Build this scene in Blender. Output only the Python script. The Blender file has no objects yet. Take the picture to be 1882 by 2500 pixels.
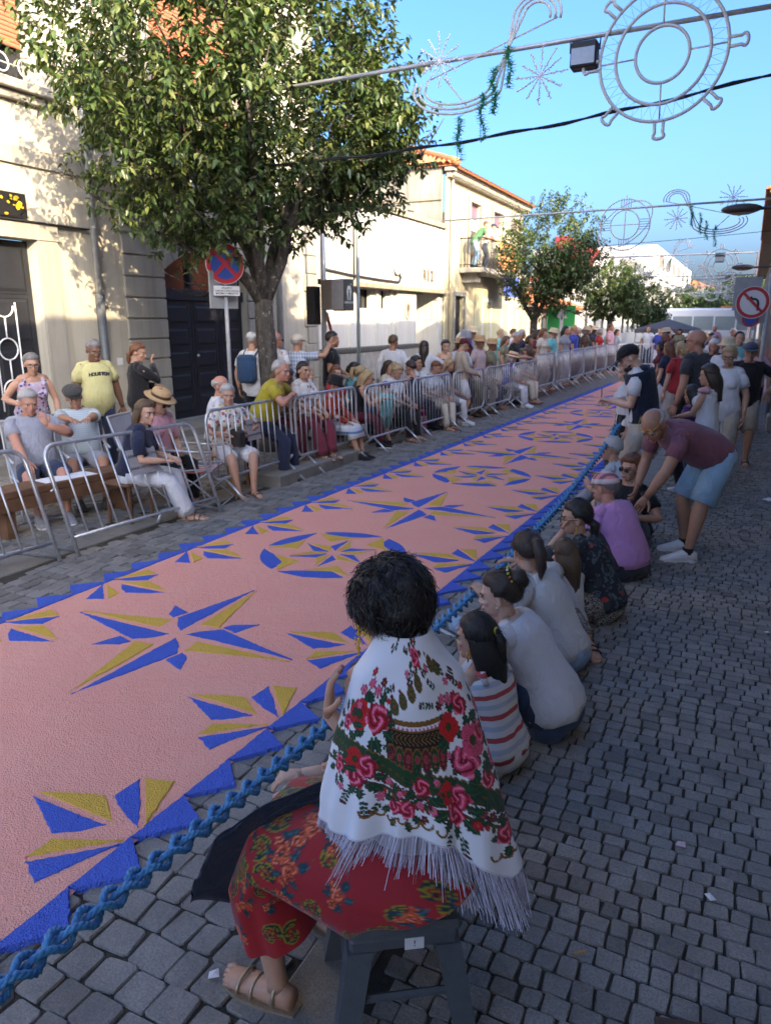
import bpy, bmesh, math, random
import numpy as np
from mathutils import Vector, Matrix, Euler, noise as mnoise
SC = bpy.context.scene
# ---------------------------------------------------------------- camera
cam = bpy.data.cameras.new('camera'); CAM = bpy.data.objects.new('camera', cam)
SC.collection.objects.link(CAM)
CAM.location = (0, 0, 2.05)
CAM.rotation_euler = (math.radians(90 - 14.823), 0, math.radians(25.949))
cam.sensor_fit = 'HORIZONTAL'; cam.sensor_width = 36; cam.lens = 33.97
cam.clip_end = 3000; cam.clip_start = .05
cam.dof.use_dof = True; cam.dof.focus_distance = 2.5; cam.dof.aperture_fstop = 8.5
SC.camera = CAM
# ---------------------------------------------------------------- sky, sun, exposure
SUN_EL, SUN_AZ = math.radians(22), math.atan2(.8, -.6)      # azimuth clockwise from +Y (street direction)
world = bpy.data.worlds.new('World'); SC.world = world; world.use_nodes = True
wn = world.node_tree.nodes; wl = world.node_tree.links
sky = wn.new('ShaderNodeTexSky'); sky.sky_type = 'NISHITA'; sky.sun_disc = False
sky.sun_elevation = SUN_EL; sky.sun_rotation = SUN_AZ
sky.air_density = .7; sky.dust_density = 6.5; sky.ozone_density = 7; sky.altitude = 20
hs = wn.new('ShaderNodeHueSaturation'); hs.inputs['Saturation'].default_value = 1.14; hs.inputs['Hue'].default_value = .504
wl.new(sky.outputs[0], hs.inputs['Color']); wl.new(hs.outputs[0], wn['Background'].inputs[0]); wn['Background'].inputs[1].default_value = .15
sl = bpy.data.lights.new('sun', 'SUN'); SUN = bpy.data.objects.new('sun', sl); SC.collection.objects.link(SUN)
sl.energy = 2.0; sl.angle = math.radians(.5); sl.color = (1, .9, .74)
SDIR = Vector((-math.sin(SUN_AZ) * math.cos(SUN_EL), -math.cos(SUN_AZ) * math.cos(SUN_EL), -math.sin(SUN_EL)))
SUN.rotation_euler = SDIR.to_track_quat('-Z', 'Y').to_euler()
SC.view_settings.view_transform = 'Standard'; SC.view_settings.look = 'None'
SC.view_settings.exposure = 2.55; SC.view_settings.gamma = 1
SC.view_settings.use_white_balance = True; SC.view_settings.white_balance_temperature = 8700; SC.view_settings.white_balance_tint = 10
SC.render.engine = 'CYCLES'
SC.cycles.use_denoising = True
SC.cycles.max_bounces = 8; SC.cycles.diffuse_bounces = 4; SC.cycles.glossy_bounces = 3
SC.cycles.transmission_bounces = 4; SC.cycles.transparent_max_bounces = 6
SC.cycles.sample_clamp_indirect = 6
# ---------------------------------------------------------------- helpers
RND = random.Random(7)
COL = SC.collection
def link(o, parent=None):
    COL.objects.link(o)
    if parent is not None: o.parent = parent
    return o
def thing(name, label, cat, loc=(0, 0, 0), rz=0, group=None):
    o = bpy.data.objects.new(name, None); COL.objects.link(o)
    o.empty_display_size = .1; o.location = loc; o.rotation_euler = (0, 0, rz)
    return tag(o, label, cat, group)
def tag(o, label=None, cat=None, group=None, kind=None):
    if label: o['label'] = label
    if cat: o['category'] = cat
    if group: o['group'] = group
    if kind: o['kind'] = kind
    return o
def copy_tree(o, parent=None):
    c = o.copy(); COL.objects.link(c)
    if parent is not None: c.parent = parent
    for ch in list(o.children): copy_tree(ch, c)
    return c
def V(*a): return np.array(a if len(a) > 1 else a[0], float)
def unit(v):
    v = np.asarray(v, float); n = np.linalg.norm(v); return v / n if n > 1e-9 else v
class MB:
    """collects closed shapes into one mesh"""
    def __init__(s): s.v = []; s.f = []; s.m = []; s.cur = 0
    def add(s, vs, fs):
        o = len(s.v); s.v.extend([tuple(map(float, p)) for p in vs])
        s.f.extend([tuple(i + o for i in f) for f in fs]); s.m.extend([s.cur] * len(fs)); return s
    def mat(s, i): s.cur = i; return s
    def box(s, x0, x1, y0, y1, z0, z1):
        return s.add([(x0,y0,z0),(x1,y0,z0),(x1,y1,z0),(x0,y1,z0),(x0,y0,z1),(x1,y0,z1),(x1,y1,z1),(x0,y1,z1)],
            [(0,3,2,1),(4,5,6,7),(0,1,5,4),(1,2,6,5),(2,3,7,6),(3,0,4,7)])
    def bbox(s, x0, x1, y0, y1, z0, z1, b=.01):
        """box with chamfered edges"""
        bm = bmesh.new(); bmesh.ops.create_cube(bm, size=1)
        for v in bm.verts:
            v.co = Vector(((x0+x1)/2 + v.co.x*(x1-x0), (y0+y1)/2 + v.co.y*(y1-y0), (z0+z1)/2 + v.co.z*(z1-z0)))
        bmesh.ops.bevel(bm, geom=list(bm.edges), offset=b, segments=1, affect='EDGES')
        bm.verts.index_update()
        s.add([v.co[:] for v in bm.verts], [[v.index for v in f.verts] for f in bm.faces]); bm.free(); return s
    def quad(s, a, b, c, d): return s.add([a, b, c, d], [(0, 1, 2, 3)])
    def prism(s, pts, n, t):
        """polygon pts (3d, planar) pushed along n by t"""
        n = V(n) * t; k = len(pts); a = [V(p) for p in pts]
        return s.add(a + [p + n for p in a], [tuple(range(k))[::-1], tuple(range(k, 2*k))] +
            [(i, (i+1) % k, k + (i+1) % k, k + i) for i in range(k)])
    def loft(s, rings, closed=False, cap=True):
        k = len(rings[0]); vs = [p for r in rings for p in r]; fs = []; n = len(rings)
        for j in range(n if closed else n - 1):
            a, b = j * k, ((j + 1) % n) * k
            for i in range(k):
                i2 = (i + 1) % k; fs.append((a + i, a + i2, b + i2, b + i))
        if cap and not closed:
            fs.append(tuple(range(k))[::-1]); fs.append(tuple(range((n-1)*k, n*k)))
        return s.add(vs, fs)
    def tube(s, pts, r, n=6, closed=False, cap=True, up=None):
        P = [V(p) for p in pts]; m = len(P); R = r if hasattr(r, '__len__') else [r] * m; rings = []
        u = None
        for i in range(m):
            if closed: t = unit(P[(i+1) % m] - P[i-1])
            else: t = unit(P[min(i+1, m-1)] - P[max(i-1, 0)])
            if u is None:
                u = V(up) if up is not None else (V(0,0,1) if abs(t[2]) < .9 else V(1,0,0))
            u = unit(u - t * (u @ t)); w = np.cross(t, u)
            rings.append([P[i] + R[i] * (math.cos(a) * u + math.sin(a) * w) for a in np.linspace(0, 2*math.pi, n, endpoint=False)])
        return s.loft(rings, closed, cap)
    def cyl(s, a, b, r, r2=None, n=10): return s.tube([a, b], [r, r if r2 is None else r2], n)
    def lathe(s, prof, n=16, c=(0, 0, 0), sx=1, sy=1):
        rings = [[(c[0] + sx*r*math.cos(a), c[1] + sy*r*math.sin(a), c[2] + z) for a in np.linspace(0, 2*math.pi, n, endpoint=False)] for r, z in prof]
        return s.loft(rings)
    def ell(s, c, r, M3=None, n=12, m=8):
        """ellipsoid, M3 = 3x3 axes matrix (columns)"""
        c = V(c); r = V(r) if hasattr(r, '__len__') else V(r, r, r); M3 = np.eye(3) if M3 is None else M3
        vs = [c + M3 @ V(0, 0, -r[2])]; fs = []
        for j in range(1, m):
            th = math.pi * j / m
            for i in range(n):
                ph = 2 * math.pi * i / n
                vs.append(c + M3 @ V(r[0]*math.sin(th)*math.cos(ph), r[1]*math.sin(th)*math.sin(ph), -r[2]*math.cos(th)))
        vs.append(c + M3 @ V(0, 0, r[2]))
        for i in range(n): fs.append((0, 1 + (i+1) % n, 1 + i))
        for j in range(m - 2):
            for i in range(n):
                a = 1 + j*n + i; b = 1 + j*n + (i+1) % n; fs.append((a, b, b + n, a + n))
        L = len(vs) - 1; o = 1 + (m-2)*n
        for i in range(n): fs.append((o + i, o + (i+1) % n, L))
        return s.add(vs, fs)
    def mesh(s, name='m', smooth=False, mats=()):
        me = bpy.data.meshes.new(name); me.from_pydata(s.v, [], s.f)
        for m in mats: me.materials.append(m)
        if any(s.m): me.polygons.foreach_set('material_index', s.m)
        if smooth: me.polygons.foreach_set('use_smooth', [True] * len(s.f))
        me.update(); return me
    def build(s, name, mat=None, parent=None, smooth=False, recalc=False):
        mats = mat if isinstance(mat, (list, tuple)) else ([mat] if mat else [])
        me = s.mesh(name, smooth, mats)
        if recalc:
            bm = bmesh.new(); bm.from_mesh(me); bmesh.ops.recalc_face_normals(bm, faces=bm.faces); bm.to_mesh(me); bm.free()
        return link(bpy.data.objects.new(name, me), parent)
def inst(name, me, parent=None, loc=(0,0,0), rot=(0,0,0), sc=(1,1,1)):
    o = bpy.data.objects.new(name, me); o.location = loc; o.rotation_euler = rot; o.scale = sc
    return link(o, parent)
def auto_smooth(o, ang=40):
    me = o.data; me.polygons.foreach_set('use_smooth', [True]*len(me.polygons))
    bm = bmesh.new(); bm.from_mesh(me); lim = math.radians(ang)
    for e in bm.edges:
        if len(e.link_faces) == 2 and e.calc_face_angle(0) > lim: e.smooth = False
    bm.to_mesh(me); bm.free(); return o
def text_obj(name, body, size, mat, parent, M4, ext=.002, align='CENTER', bold=0):
    cu = bpy.data.curves.new(name, 'FONT'); cu.body = body; cu.size = size; cu.align_x = align; cu.align_y = 'CENTER'
    cu.extrude = ext; cu.resolution_u = 2; cu.offset = bold
    t = bpy.data.objects.new(name + '_tmp', cu); COL.objects.link(t)
    bpy.context.view_layer.update()
    me = bpy.data.meshes.new_from_object(t.evaluated_get(bpy.context.evaluated_depsgraph_get()))
    bpy.data.objects.remove(t); me.materials.clear(); me.materials.append(mat)
    o = bpy.data.objects.new(name, me); link(o, parent); o.matrix_local = M4; return o
def frame(o, x, y, z=None):
    """4x4 with local x axis x, local y axis y"""
    x = Vector(x).normalized(); y = Vector(y).normalized(); z = x.cross(y)
    return Matrix(((x[0], y[0], z[0], o[0]), (x[1], y[1], z[1], o[1]), (x[2], y[2], z[2], o[2]), (0, 0, 0, 1)))
# ---------------------------------------------------------------- materials
def srgb(h):
    if isinstance(h, str):
        c = [int(h[i:i+2], 16) / 255 for i in (0, 2, 4)]
        return tuple(x / 12.92 if x <= .04045 else ((x + .055) / 1.055) ** 2.4 for x in c)
    return h
class NT:
    def __init__(s, name):
        s.m = bpy.data.materials.new(name); s.m.use_nodes = True; s.t = s.m.node_tree; s.n = s.t.nodes; s.l = s.t.links
        s.p = s.n['Principled BSDF']
    def node(s, typ, ins=None, **kw):
        n = s.n.new('ShaderNode' + typ)
        for k, v in kw.items(): setattr(n, k, v)
        for k, v in (ins or {}).items(): s.set(n.inputs[k], v)
        return n
    def set(s, sock, v):
        if hasattr(v, 'is_linked') or isinstance(v, bpy.types.NodeSocket): s.l.new(v, sock)
        else: sock.default_value = v
    def ramp(s, fac, stops, interp='LINEAR'):
        r = s.n.new('ShaderNodeValToRGB'); r.color_ramp.interpolation = interp; e = r.color_ramp.elements
        while len(e) < len(stops): e.new(.5)
        for q, (p, c) in zip(e, stops): q.position = p; q.color = tuple(c) + (1,) if len(c) == 3 else c
        s.set(r.inputs[0], fac); return r.outputs[0]
    def mix(s, f, a, b, mode='MIX'):
        n = s.n.new('ShaderNodeMix'); n.data_type = 'RGBA'; n.blend_type = mode
        s.set(n.inputs[0], f)
        for sock, v in ((n.inputs[6], a), (n.inputs[7], b)):
            s.set(sock, (tuple(v) + (1,)) if isinstance(v, tuple) and len(v) == 3 else v)
        return n.outputs[2]
    def math(s, op, a, b=0.):
        n = s.n.new('ShaderNodeMath'); n.operation = op; s.set(n.inputs[0], a); s.set(n.inputs[1], b); return n.outputs[0]
    def coord(s, kind='Object', scale=(1, 1, 1), loc=(0,0,0), rot=(0,0,0)):
        if kind == 'World': src = s.node('NewGeometry').outputs['Position']
        elif kind == 'Attr': src = s.node('Attribute', attribute_name='uvw').outputs['Vector']
        else: src = s.node('TexCoord').outputs[kind]
        mp = s.n.new('ShaderNodeMapping'); mp.inputs['Scale'].default_value = scale; mp.inputs['Location'].default_value = loc; mp.inputs['Rotation'].default_value = rot
        s.l.new(src, mp.inputs[0]); return mp.outputs[0]
    def noise(s, vec, scale=5, detail=4, rough=.6, dist=0):
        return s.node('TexNoise', {'Vector': vec, 'Scale': scale, 'Detail': detail, 'Roughness': rough, 'Distortion': dist}).outputs['Fac']
    def vor(s, vec, scale=5, feature='F1', out='Distance', rnd=1):
        return s.node('TexVoronoi', {'Vector': vec, 'Scale': scale, 'Randomness': rnd}, feature=feature).outputs[out]
    def bump(s, h, strength=.3, dist=.01):
        b = s.node('Bump', {'Height': h, 'Strength': strength, 'Distance': dist}); s.l.new(b.outputs[0], s.p.inputs['Normal']); return b
    def base(s, c): s.set(s.p.inputs['Base Color'], tuple(c) + (1,) if isinstance(c, tuple) and len(c) == 3 else c)
    def rough(s, r): s.set(s.p.inputs['Roughness'], r)
def mul(c, k): return tuple(min(1, x * k) for x in c)
MATS = {}
def plain(name, c, rough=.6, metal=0, var=.12, scale=12, bump=.1, bscale=60, bdist=.003, spec=.5, kind='Object'):
    if name in MATS: return MATS[name]
    c = srgb(c); t = NT(name); co = t.coord(kind)
    t.base(t.ramp(t.noise(co, scale, 4), [(.25, mul(c, 1 - var)), (.75, mul(c, 1 + var))]))
    t.rough(rough); t.p.inputs['Metallic'].default_value = metal; t.p.inputs['Specular IOR Level'].default_value = spec
    if bump: t.bump(t.noise(co, bscale, 3), bump, bdist)
    MATS[name] = t.m; return t.m
def plaster(name, c, dirt=(.2, .18, .15), streak=.5, blotch=.3, rough=.9):
    if name in MATS: return MATS[name]
    c = srgb(c); t = NT(name); w = t.coord('World')
    st = t.noise(t.coord('World', (2.2, 2.2, .16)), 2.2, 5, .65, .3)
    bl = t.noise(w, .9, 6, .65)
    fine = t.noise(w, 30, 3)
    a = t.mix(t.ramp(fine, [(.3, (0,)*3), (.7, (.25,)*3)]), mul(c, .93), mul(c, 1.06))
    b = t.mix(t.math('MULTIPLY', t.ramp(st, [(.48, (0,)*3), (.72, (1,)*3)]), streak), a, dirt)
    d = t.mix(t.math('MULTIPLY', t.ramp(bl, [(.5, (0,)*3), (.75, (1,)*3)]), blotch), b, mul(dirt, 1.4))
    t.base(d); t.rough(rough); t.p.inputs['Specular IOR Level'].default_value = .25
    t.bump(t.noise(w, 45, 4), .35, .006); MATS[name] = t.m; return t.m
def stone(name, c, c2, scale=25, rough=.8, bump=.5, bdist=.006, island=.35):
    if name in MATS: return MATS[name]
    c, c2 = srgb(c), srgb(c2); t = NT(name); w = t.coord('World')
    sp = t.noise(w, scale * 5, 3, .7); bl = t.noise(w, scale * .16, 4)
    base = t.mix(t.ramp(sp, [(.35, (0,)*3), (.65, (1,)*3)]), c, c2)
    base = t.mix(t.ramp(bl, [(.35, (0,)*3), (.7, (.55,)*3)]), base, mul(c, .6))
    ri = t.node('NewGeometry').outputs['Random Per Island']
    base = t.mix(1., base, t.ramp(ri, [(0, (1 - island,)*3), (.5, (1,)*3), (1, (1 + island*.0,)*3)]), 'MULTIPLY')
    t.base(base); t.rough(rough); t.p.inputs['Specular IOR Level'].default_value = .35
    t.bump(t.noise(w, scale * 1.6, 5, .65), bump, bdist); MATS[name] = t.m; return t.m
# ================================================================ ground, setts, kerbs
def carpet_x(y): return -3.22 + .028 * (y - 3)
m_dirt = stone('joint_dirt', (.035, .03, .024), (.085, .07, .052), 40, .95, .8, .01, 0)
m_sett = stone('granite_sett', (.19, .175, .155), (.31, .285, .255), 26, .72, .8, .008, .36)
m_sett2 = stone('granite_sett_warm', (.19, .175, .155), (.315, .29, .26), 26, .75, .8, .008, .32)
m_kerb = stone('granite_kerb', (.17, .155, .135), (.28, .26, .23), 30, .8, .5, .004, .15)
def road_mat():
    t = NT('far_setts'); w = t.coord('World', rot=(0, 0, math.radians(1)))
    b = t.node('TexBrick', {'Vector': w, 'Scale': 1., 'Mortar Size': .009, 'Mortar Smooth': .3, 'Brick Width': .13, 'Row Height': .11,
        'Color1': (.17, .155, .14, 1), 'Color2': (.24, .22, .2, 1), 'Mortar': (.045, .04, .035, 1)})
    c = t.mix(t.ramp(t.noise(w, 1.2, 5), [(.3, (0,)*3), (.75, (.5,)*3)]), b.outputs['Color'], (.12, .11, .10))
    t.base(c); t.rough(.8); t.bump(t.math('SUBTRACT', t.noise(w, 30, 3), t.math('MULTIPLY', b.outputs['Fac'], 2.)), .5, .01); return t.m
m_road = road_mat()
g = MB().quad((-400, -60, -.09), (400, -60, -.09), (400, 900, -.09), (-400, 900, -.09)).build('ground', m_road)
tag(g, 'grey sett paved ground', None, None, 'structure')
street = MB()
street.quad((-5.3, -6, -.010), (-1.1, -6, -.010), (-1.1, 90, -.010), (-5.3, 90, -.010))
street = street.build('street', m_dirt); tag(street, 'shaded street paved with grey granite setts', kind='structure')
far = MB()
for (x0, x1, y0) in ((-9.9, -1.1, 17.5), (-1.1, .8, 16.5)): far.quad((x0, y0, -.004), (x1, y0, -.004), (x1, 90, -.004), (x0, 90, -.004))
far.build('far_setts', m_road, street)
pav = MB().quad((-1.1, -6, -.0105), (.82, -6, -.0105), (.82, 90, -.0105), (-1.1, 90, -.0105)).build('pavement', m_dirt)
tag(pav, 'right hand pavement of small grey granite setts', kind='structure')
lpav = MB().quad((-9.9, -6, -.0105), (-5.3, -6, -.0105), (-5.3, 90, -.0105), (-9.9, 90, -.0105)).build('pavement', m_dirt)
tag(lpav, 'left hand pavement in front of the pale houses', kind='structure')
def sett_proto(r):
    """unit sett (1 x 1, height in metres): irregular chamfered block"""
    k = []
    for cx_, cy_ in ((-1, -1), (1, -1), (1, 1), (-1, 1)):
        jx, jy = r.uniform(-.05, .05), r.uniform(-.05, .05); c = r.uniform(.04, .11)
        a = (cx_ * .5 + jx, cy_ * .5 + jy)
        p1 = (a[0] - cx_ * c, a[1]); p2 = (a[0], a[1] - cy_ * c)
        k += [p1, p2] if cx_ * cy_ < 0 else [p2, p1]
    hs = [r.uniform(-.003, .003) for _ in k]
    vs = [(x * .94, y * .94, .0 + h) for (x, y), h in zip(k, hs)] + [(x, y, -.007 + h) for (x, y), h in zip(k, hs)] + [(x * 1.0, y * 1.0, -.03) for x, y in k]
    fs = [tuple(range(8))]
    for o in (0, 8): fs += [(o + i, o + 8 + i, o + 8 + (i+1) % 8, o + (i+1) % 8) for i in range(8)]
    return vs, fs
rs = random.Random(3)
PROT = [sett_proto(rs) for _ in range(14)]
PM = {}
def proto_mesh(i, mat):
    if (i, mat.name) not in PM:
        b = MB(); b.add(*PROT[i]); PM[(i, mat.name)] = b.mesh('sett', False, [mat])
    return PM[(i, mat.name)]
def lay(parent, mat, x0, x1, y0, y1, row, w0, w1, wav, seed, skip=None, near=None, gap=.004):
    r = random.Random(seed); spots = []; y = y0
    while y < y1:
        x = x0 - r.uniform(0, w1); rh = row * r.uniform(.9, 1.1)
        while x < x1:
            w = r.uniform(w0, w1); cx_ = x + w / 2
            cy_ = y + rh / 2 + wav * math.sin(cx_ * 1.7 + y * .35)
            if cx_ > x0 + w*.42 and cx_ < x1 - w*.3 and not (skip and skip(cx_, cy_)):
                spots.append((cx_, cy_, r.uniform(-.004, .004), w - gap - r.uniform(0, .005), rh - gap - r.uniform(0, .005), r.uniform(-.05, .05), r.randrange(14)))
            x += w
        y += rh
    n = near or 0
    spots.sort(key=lambda q: q[0]**2 + q[1]**2 + (1e6 if q[1] < 1.1 or q[0] > .55 or q[1] < -q[0]*.9 - .1 else 0))
    for (x, y, z, w, h, a, i) in spots[:n]:
        inst('sett', proto_mesh(i, mat), parent, (x, y, z), (r.uniform(-.02, .02), r.uniform(-.02, .02), a), (w, h, 1))
    b = MB(); vv = []; ff = []; o = 0
    for (x, y, z, w, h, a, i) in spots[n:]:
        vs, fs = PROT[i]; c, s = math.cos(a), math.sin(a); tx, ty = r.uniform(-.025, .025), r.uniform(-.025, .025)
        vv += [(x + c*px*w - s*py*h, y + s*px*w + c*py*h, z + pz + px*w*tx + py*h*ty) for px, py, pz in vs]
        ff += [tuple(q + o for q in f) for f in fs]; o += len(vs)
    me = bpy.data.meshes.new('setts'); me.from_pydata(vv, [], ff); me.materials.append(mat)
    me.update()
    tag(link(bpy.data.objects.new('sett_field', me), parent), kind='stuff'); return len(spots)
in_carpet = lambda x, y: abs(x - carpet_x(y)) < 1.18
lay(street, m_sett, -5.3, -1.06, .3, 17.5, .118, .10, .165, .01, 5, in_carpet, 150)
lay(pav, m_sett2, -.885, .8, .5, 16.5, .076, .066, .105, .012, 6, None, 150)
lay(lpav, m_sett2, -9.85, -5.72, 3.0, 17.5, .12, .11, .17, .012, 8, None, 0)
kb = MB()
def slabs(name, parent, x0, x1, y0, y1, z0, z1, ln, seed, b=.008):
    r = random.Random(seed); y = y0
    while y < y1:
        l = min(ln * r.uniform(.85, 1.15), y1 - y)
        if l > .1:
            k = MB(); k.bbox(x0 + r.uniform(-.004, .004), x1, y + .004, y + l - .004, z0, z1 + r.uniform(-.002, .002), b); k.build(name, m_kerb, parent)
        y += l
slabs('kerb_stone', pav, -1.1, -.88, -1, 30, -.1, .006, 1.1, 1)
slabs('kerb_stone', lpav, -5.7, -5.32, -1, 7.4, -.1, .008, 1.3, 2)
slabs('kerb_stone', lpav, -5.6, -5.28, 9.75, 17.6, -.1, .012, 1.3, 3)
slabs('kerb_stone', lpav, -5.55, -5.1, 7.45, 9.7, -.1, .15, 1.1, 4, .015)
slabs('kerb_stone', lpav, -5.4, -5.0, 17.7, 30, -.1, .13, 1.4, 9, .015)
k = MB().box(-9.9, -5.4, 17.7, 40, -.1, .12).build('raised_paving', m_road, lpav)
k = MB().bbox(-9.9, -8.9, 5, 16.4, -.1, .14, .015).build('door_step', m_kerb, lpav)
# ================================================================ salt carpet
def salt(name, c, c2, bs=1.):
    c, c2 = srgb(c), srgb(c2); t = NT(name); w = t.coord('World')
    gr = t.noise(w, 330, 2, .7); bl = t.noise(w, 2.2, 5, .6); gm = t.noise(w, 90, 3, .7)
    a = t.mix(t.ramp(gr, [(.3, (0,)*3), (.7, (1,)*3)]), c, c2)
    a = t.mix(t.ramp(bl, [(.45, (0,)*3), (.75, (.35,)*3)]), a, mul(c2, 1.1))
    t.base(a); t.rough(.92); t.p.inputs['Specular IOR Level'].default_value = .25
    h = t.math('ADD', t.math('MULTIPLY', t.vor(w, 130), 1.2), t.math('MULTIPLY', gm, 1.5))
    h = t.math('ADD', h, t.math('MULTIPLY', t.noise(w, 22, 4), 2.5))
    t.bump(h, .85 * bs, .007); return t.m
m_pink = salt('pink_salt', (1., .36, .27), (1., .48, .37))
m_blue = salt('blue_salt', (.035, .10, .50), (.08, .19, .72), 1.3)
m_ylw = salt('yellow_salt', (.74, .40, .055), (.88, .54, .11), 1.1)
carpet = thing('salt_carpet', 'pink salt carpet with blue and yellow stars, rosettes and zigzag border on the street', 'street carpet')
Y0c, Y1c = .2, 31.
def pink_base():
    ys = list(np.arange(Y0c, 7, .03)) + list(np.arange(7, 13, .08)) + list(np.arange(13, Y1c, .4)); xs = np.linspace(-1.25, 1.25, 84)
    vv = []; ff = []
    for y in ys:
        for x in xs:
            e = min(1, (1.25 - abs(x)) / .05)
            z = .004 + .010 * e + .004 * mnoise.noise((x * 2.2, y * 2.2, 0)) + .0035 * mnoise.noise((x * 9, y * 6, 3)) * e + .0025 * mnoise.noise((x * 28, y * 28, 3))
            vv.append((carpet_x(y) + x + (.008 * mnoise.noise((y * 14, x * 3, 1)) if abs(x) > 1.2 else 0), y, z))
    n = len(xs)
    for j in range(len(ys) - 1):
        for i in range(n - 1): ff.append((j*n+i, j*n+i+1, (j+1)*n+i+1, (j+1)*n+i))
    me = bpy.data.meshes.new('pink_field'); me.from_pydata(vv, [], ff); me.materials.append(m_pink)
    me.polygons.foreach_set('use_smooth', [True]*len(ff)); me.update(); link(bpy.data.objects.new('pink_field', me), carpet)
pink_base()
def patch(name, pts, mat, zt=.021, z0=.006, near=True, rough=.006):
    """a raised patch of coloured salt with a crumbly rim"""
    pts = [V(p[0], p[1]) for p in pts]
    A = sum(pts[i][0]*pts[(i+1) % len(pts)][1] - pts[(i+1) % len(pts)][0]*pts[i][1] for i in range(len(pts)))
    if A < 0: pts = pts[::-1]
    d = float(np.mean([p[1] for p in pts])); st = .022 if d < 4 else (.05 if d < 8 else (.12 if d < 13 else 9))
    ring = []
    for i, p in enumerate(pts):
        q = pts[(i+1) % len(pts)]; L = np.linalg.norm(q - p); n = max(1, int(L / st)); nn = V(q[1]-p[1], p[0]-q[0]) / max(L, 1e-6)
        for k in range(n):
            t = k / n; o = p + (q - p) * t
            ring.append(o + nn * (rough * (mnoise.noise((o[0]*45, o[1]*45, 7)) + .6 * mnoise.noise((o[0]*120, o[1]*120, 2))) if n > 1 else 0.))
    bm = bmesh.new()
    lo = [bm.verts.new((p[0], p[1], z0)) for p in ring]
    c = sum(ring) / len(ring)
    ins = []
    for i, p in enumerate(ring):
        a, b = ring[i-1], ring[(i+1) % len(ring)]; tdir = unit(b - a); nrm = V(-tdir[1], tdir[0])
        ins.append(p + nrm * .007)
    hi = [bm.verts.new((p[0], p[1], zt - .002 + .002*mnoise.noise((p[0]*50, p[1]*50, 1)))) for p in ins]
    n = len(ring)
    for i in range(n): bm.faces.new((lo[i], lo[(i+1) % n], hi[(i+1) % n], hi[i]))
    f = bm.faces.new(hi)
    bmesh.ops.triangulate(bm, faces=[f])
    me = bpy.data.meshes.new(name); bm.to_mesh(me); bm.free(); me.materials.append(mat)
    return link(bpy.data.objects.new(name, me), carpet)
def rot2(pts, a, s=1, c=(0, 0), mir=False):
    ca, sa = math.cos(a), math.sin(a)
    return [(c[0] + s*(ca*(-x if mir else x) - sa*y), c[1] + s*(sa*(-x if mir else x) + ca*y)) for x, y in pts]
ARM_B = [(.045, .02), (.1, .1), (.22, .195), (.9, .012), (.5, .015)]; ARM_Y = [(.19, -.03), (.2, -.185), (.42, -.13), (.9, -.014), (.5, -.02)]
DIA = [(.2, .215), (.235, .29), (.40, .37), (.33, .185)]
rc = random.Random(11)
def star(y):
    c = (carpet_x(y) + rc.uniform(-.02, .02), y)
    for k in range(4):
        a = k * math.pi / 2 + rc.uniform(-.02, .02)
        patch('star_point', rot2(ARM_B, a, 1, c), m_blue); patch('star_point', rot2(ARM_Y, a, 1, c), m_ylw)
        patch('diamond', rot2(DIA, a, 1, c), m_blue)
def rosette(y):
    c = (carpet_x(y), y); R = .66
    for k in range(6):
        a = k * math.pi / 3 + .25 + rc.uniform(-.015, .015)
        arc = [(R * math.cos(t), R * math.sin(t)) for t in np.linspace(0, .92, 8)]
        patch('ring_segment', rot2(arc + [(.50 * math.cos(.78), .50 * math.sin(.78)), (.535 * math.cos(.25), .535 * math.sin(.25))], a, 1, c), m_blue)
        patch('ring_segment', rot2([(.515 * math.cos(.28), .515 * math.sin(.28)), (.488 * math.cos(.76), .488 * math.sin(.76)), (.64 * math.cos(1.0), .64 * math.sin(1.0)), (.36 * math.cos(.9), .36 * math.sin(.9))], a, 1, c), m_ylw)
        b = a + .4
        patch('petal', rot2([(.06, .012), (.17, .10), (.40, .008), (.2, .008)], b, 1, c), m_blue); patch('petal', rot2([(.06, -.012), (.17, -.10), (.40, -.008), (.2, -.008)], b, 1, c), m_ylw)
FAN = [('y', [(-.61, .02), (-.44, .1), (-.32, .14), (-.14, .02), (-.3, .02)]), ('b', [(-.61, -.01), (-.16, 0), (-.23, -.08), (-.33, -.14)]),
       ('b', [(-.29, .15), (-.28, .3), (-.14, .17), (-.03, .045), (-.15, .075)]), ('y', [(-.265, .31), (-.12, .36), (-.012, .06)]),
       ('y', [(-.3, -.29), (-.3, -.16), (-.03, -.035)]), ('b', [(-.28, -.3), (-.02, -.05), (-.15, -.36)])]
def fan(y, side):
    a = rc.uniform(-.03, .03); c = (carpet_x(y) + side * 1.24, y)
    for col, pts in FAN: patch('petal', rot2(pts, a, 1, c, side < 0), m_blue if col == 'b' else m_ylw)
for k in range(6): star(3.43 + 3.78 * k)
for k in range(6): rosette(5.41 + 3.80 * k)
for k in range(20): fan(1.82 + .98 * k - (.03 * max(0, k - 3)), 1)
for k in range(21): fan(1.08 + .965 * k, -1)
for k in range(80):
    for side in (1, -1):
        y = .9 + .306 * k
        if y > Y1c - .4: continue
        x = carpet_x(y) + side * 1.245
        ap = rc.uniform(.14, .185)
        pts = [(x - side * .03, y - .008), (x + .028*.3 - side * .03, y + .312), (x + side * .0, y + .3), (x + side * ap, y + (.19 + rc.uniform(-.04, .04) if side > 0 else .13)), (x + side*.005, y)]
        patch('border_triangle', pts, m_blue, .02, -.012)
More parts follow.
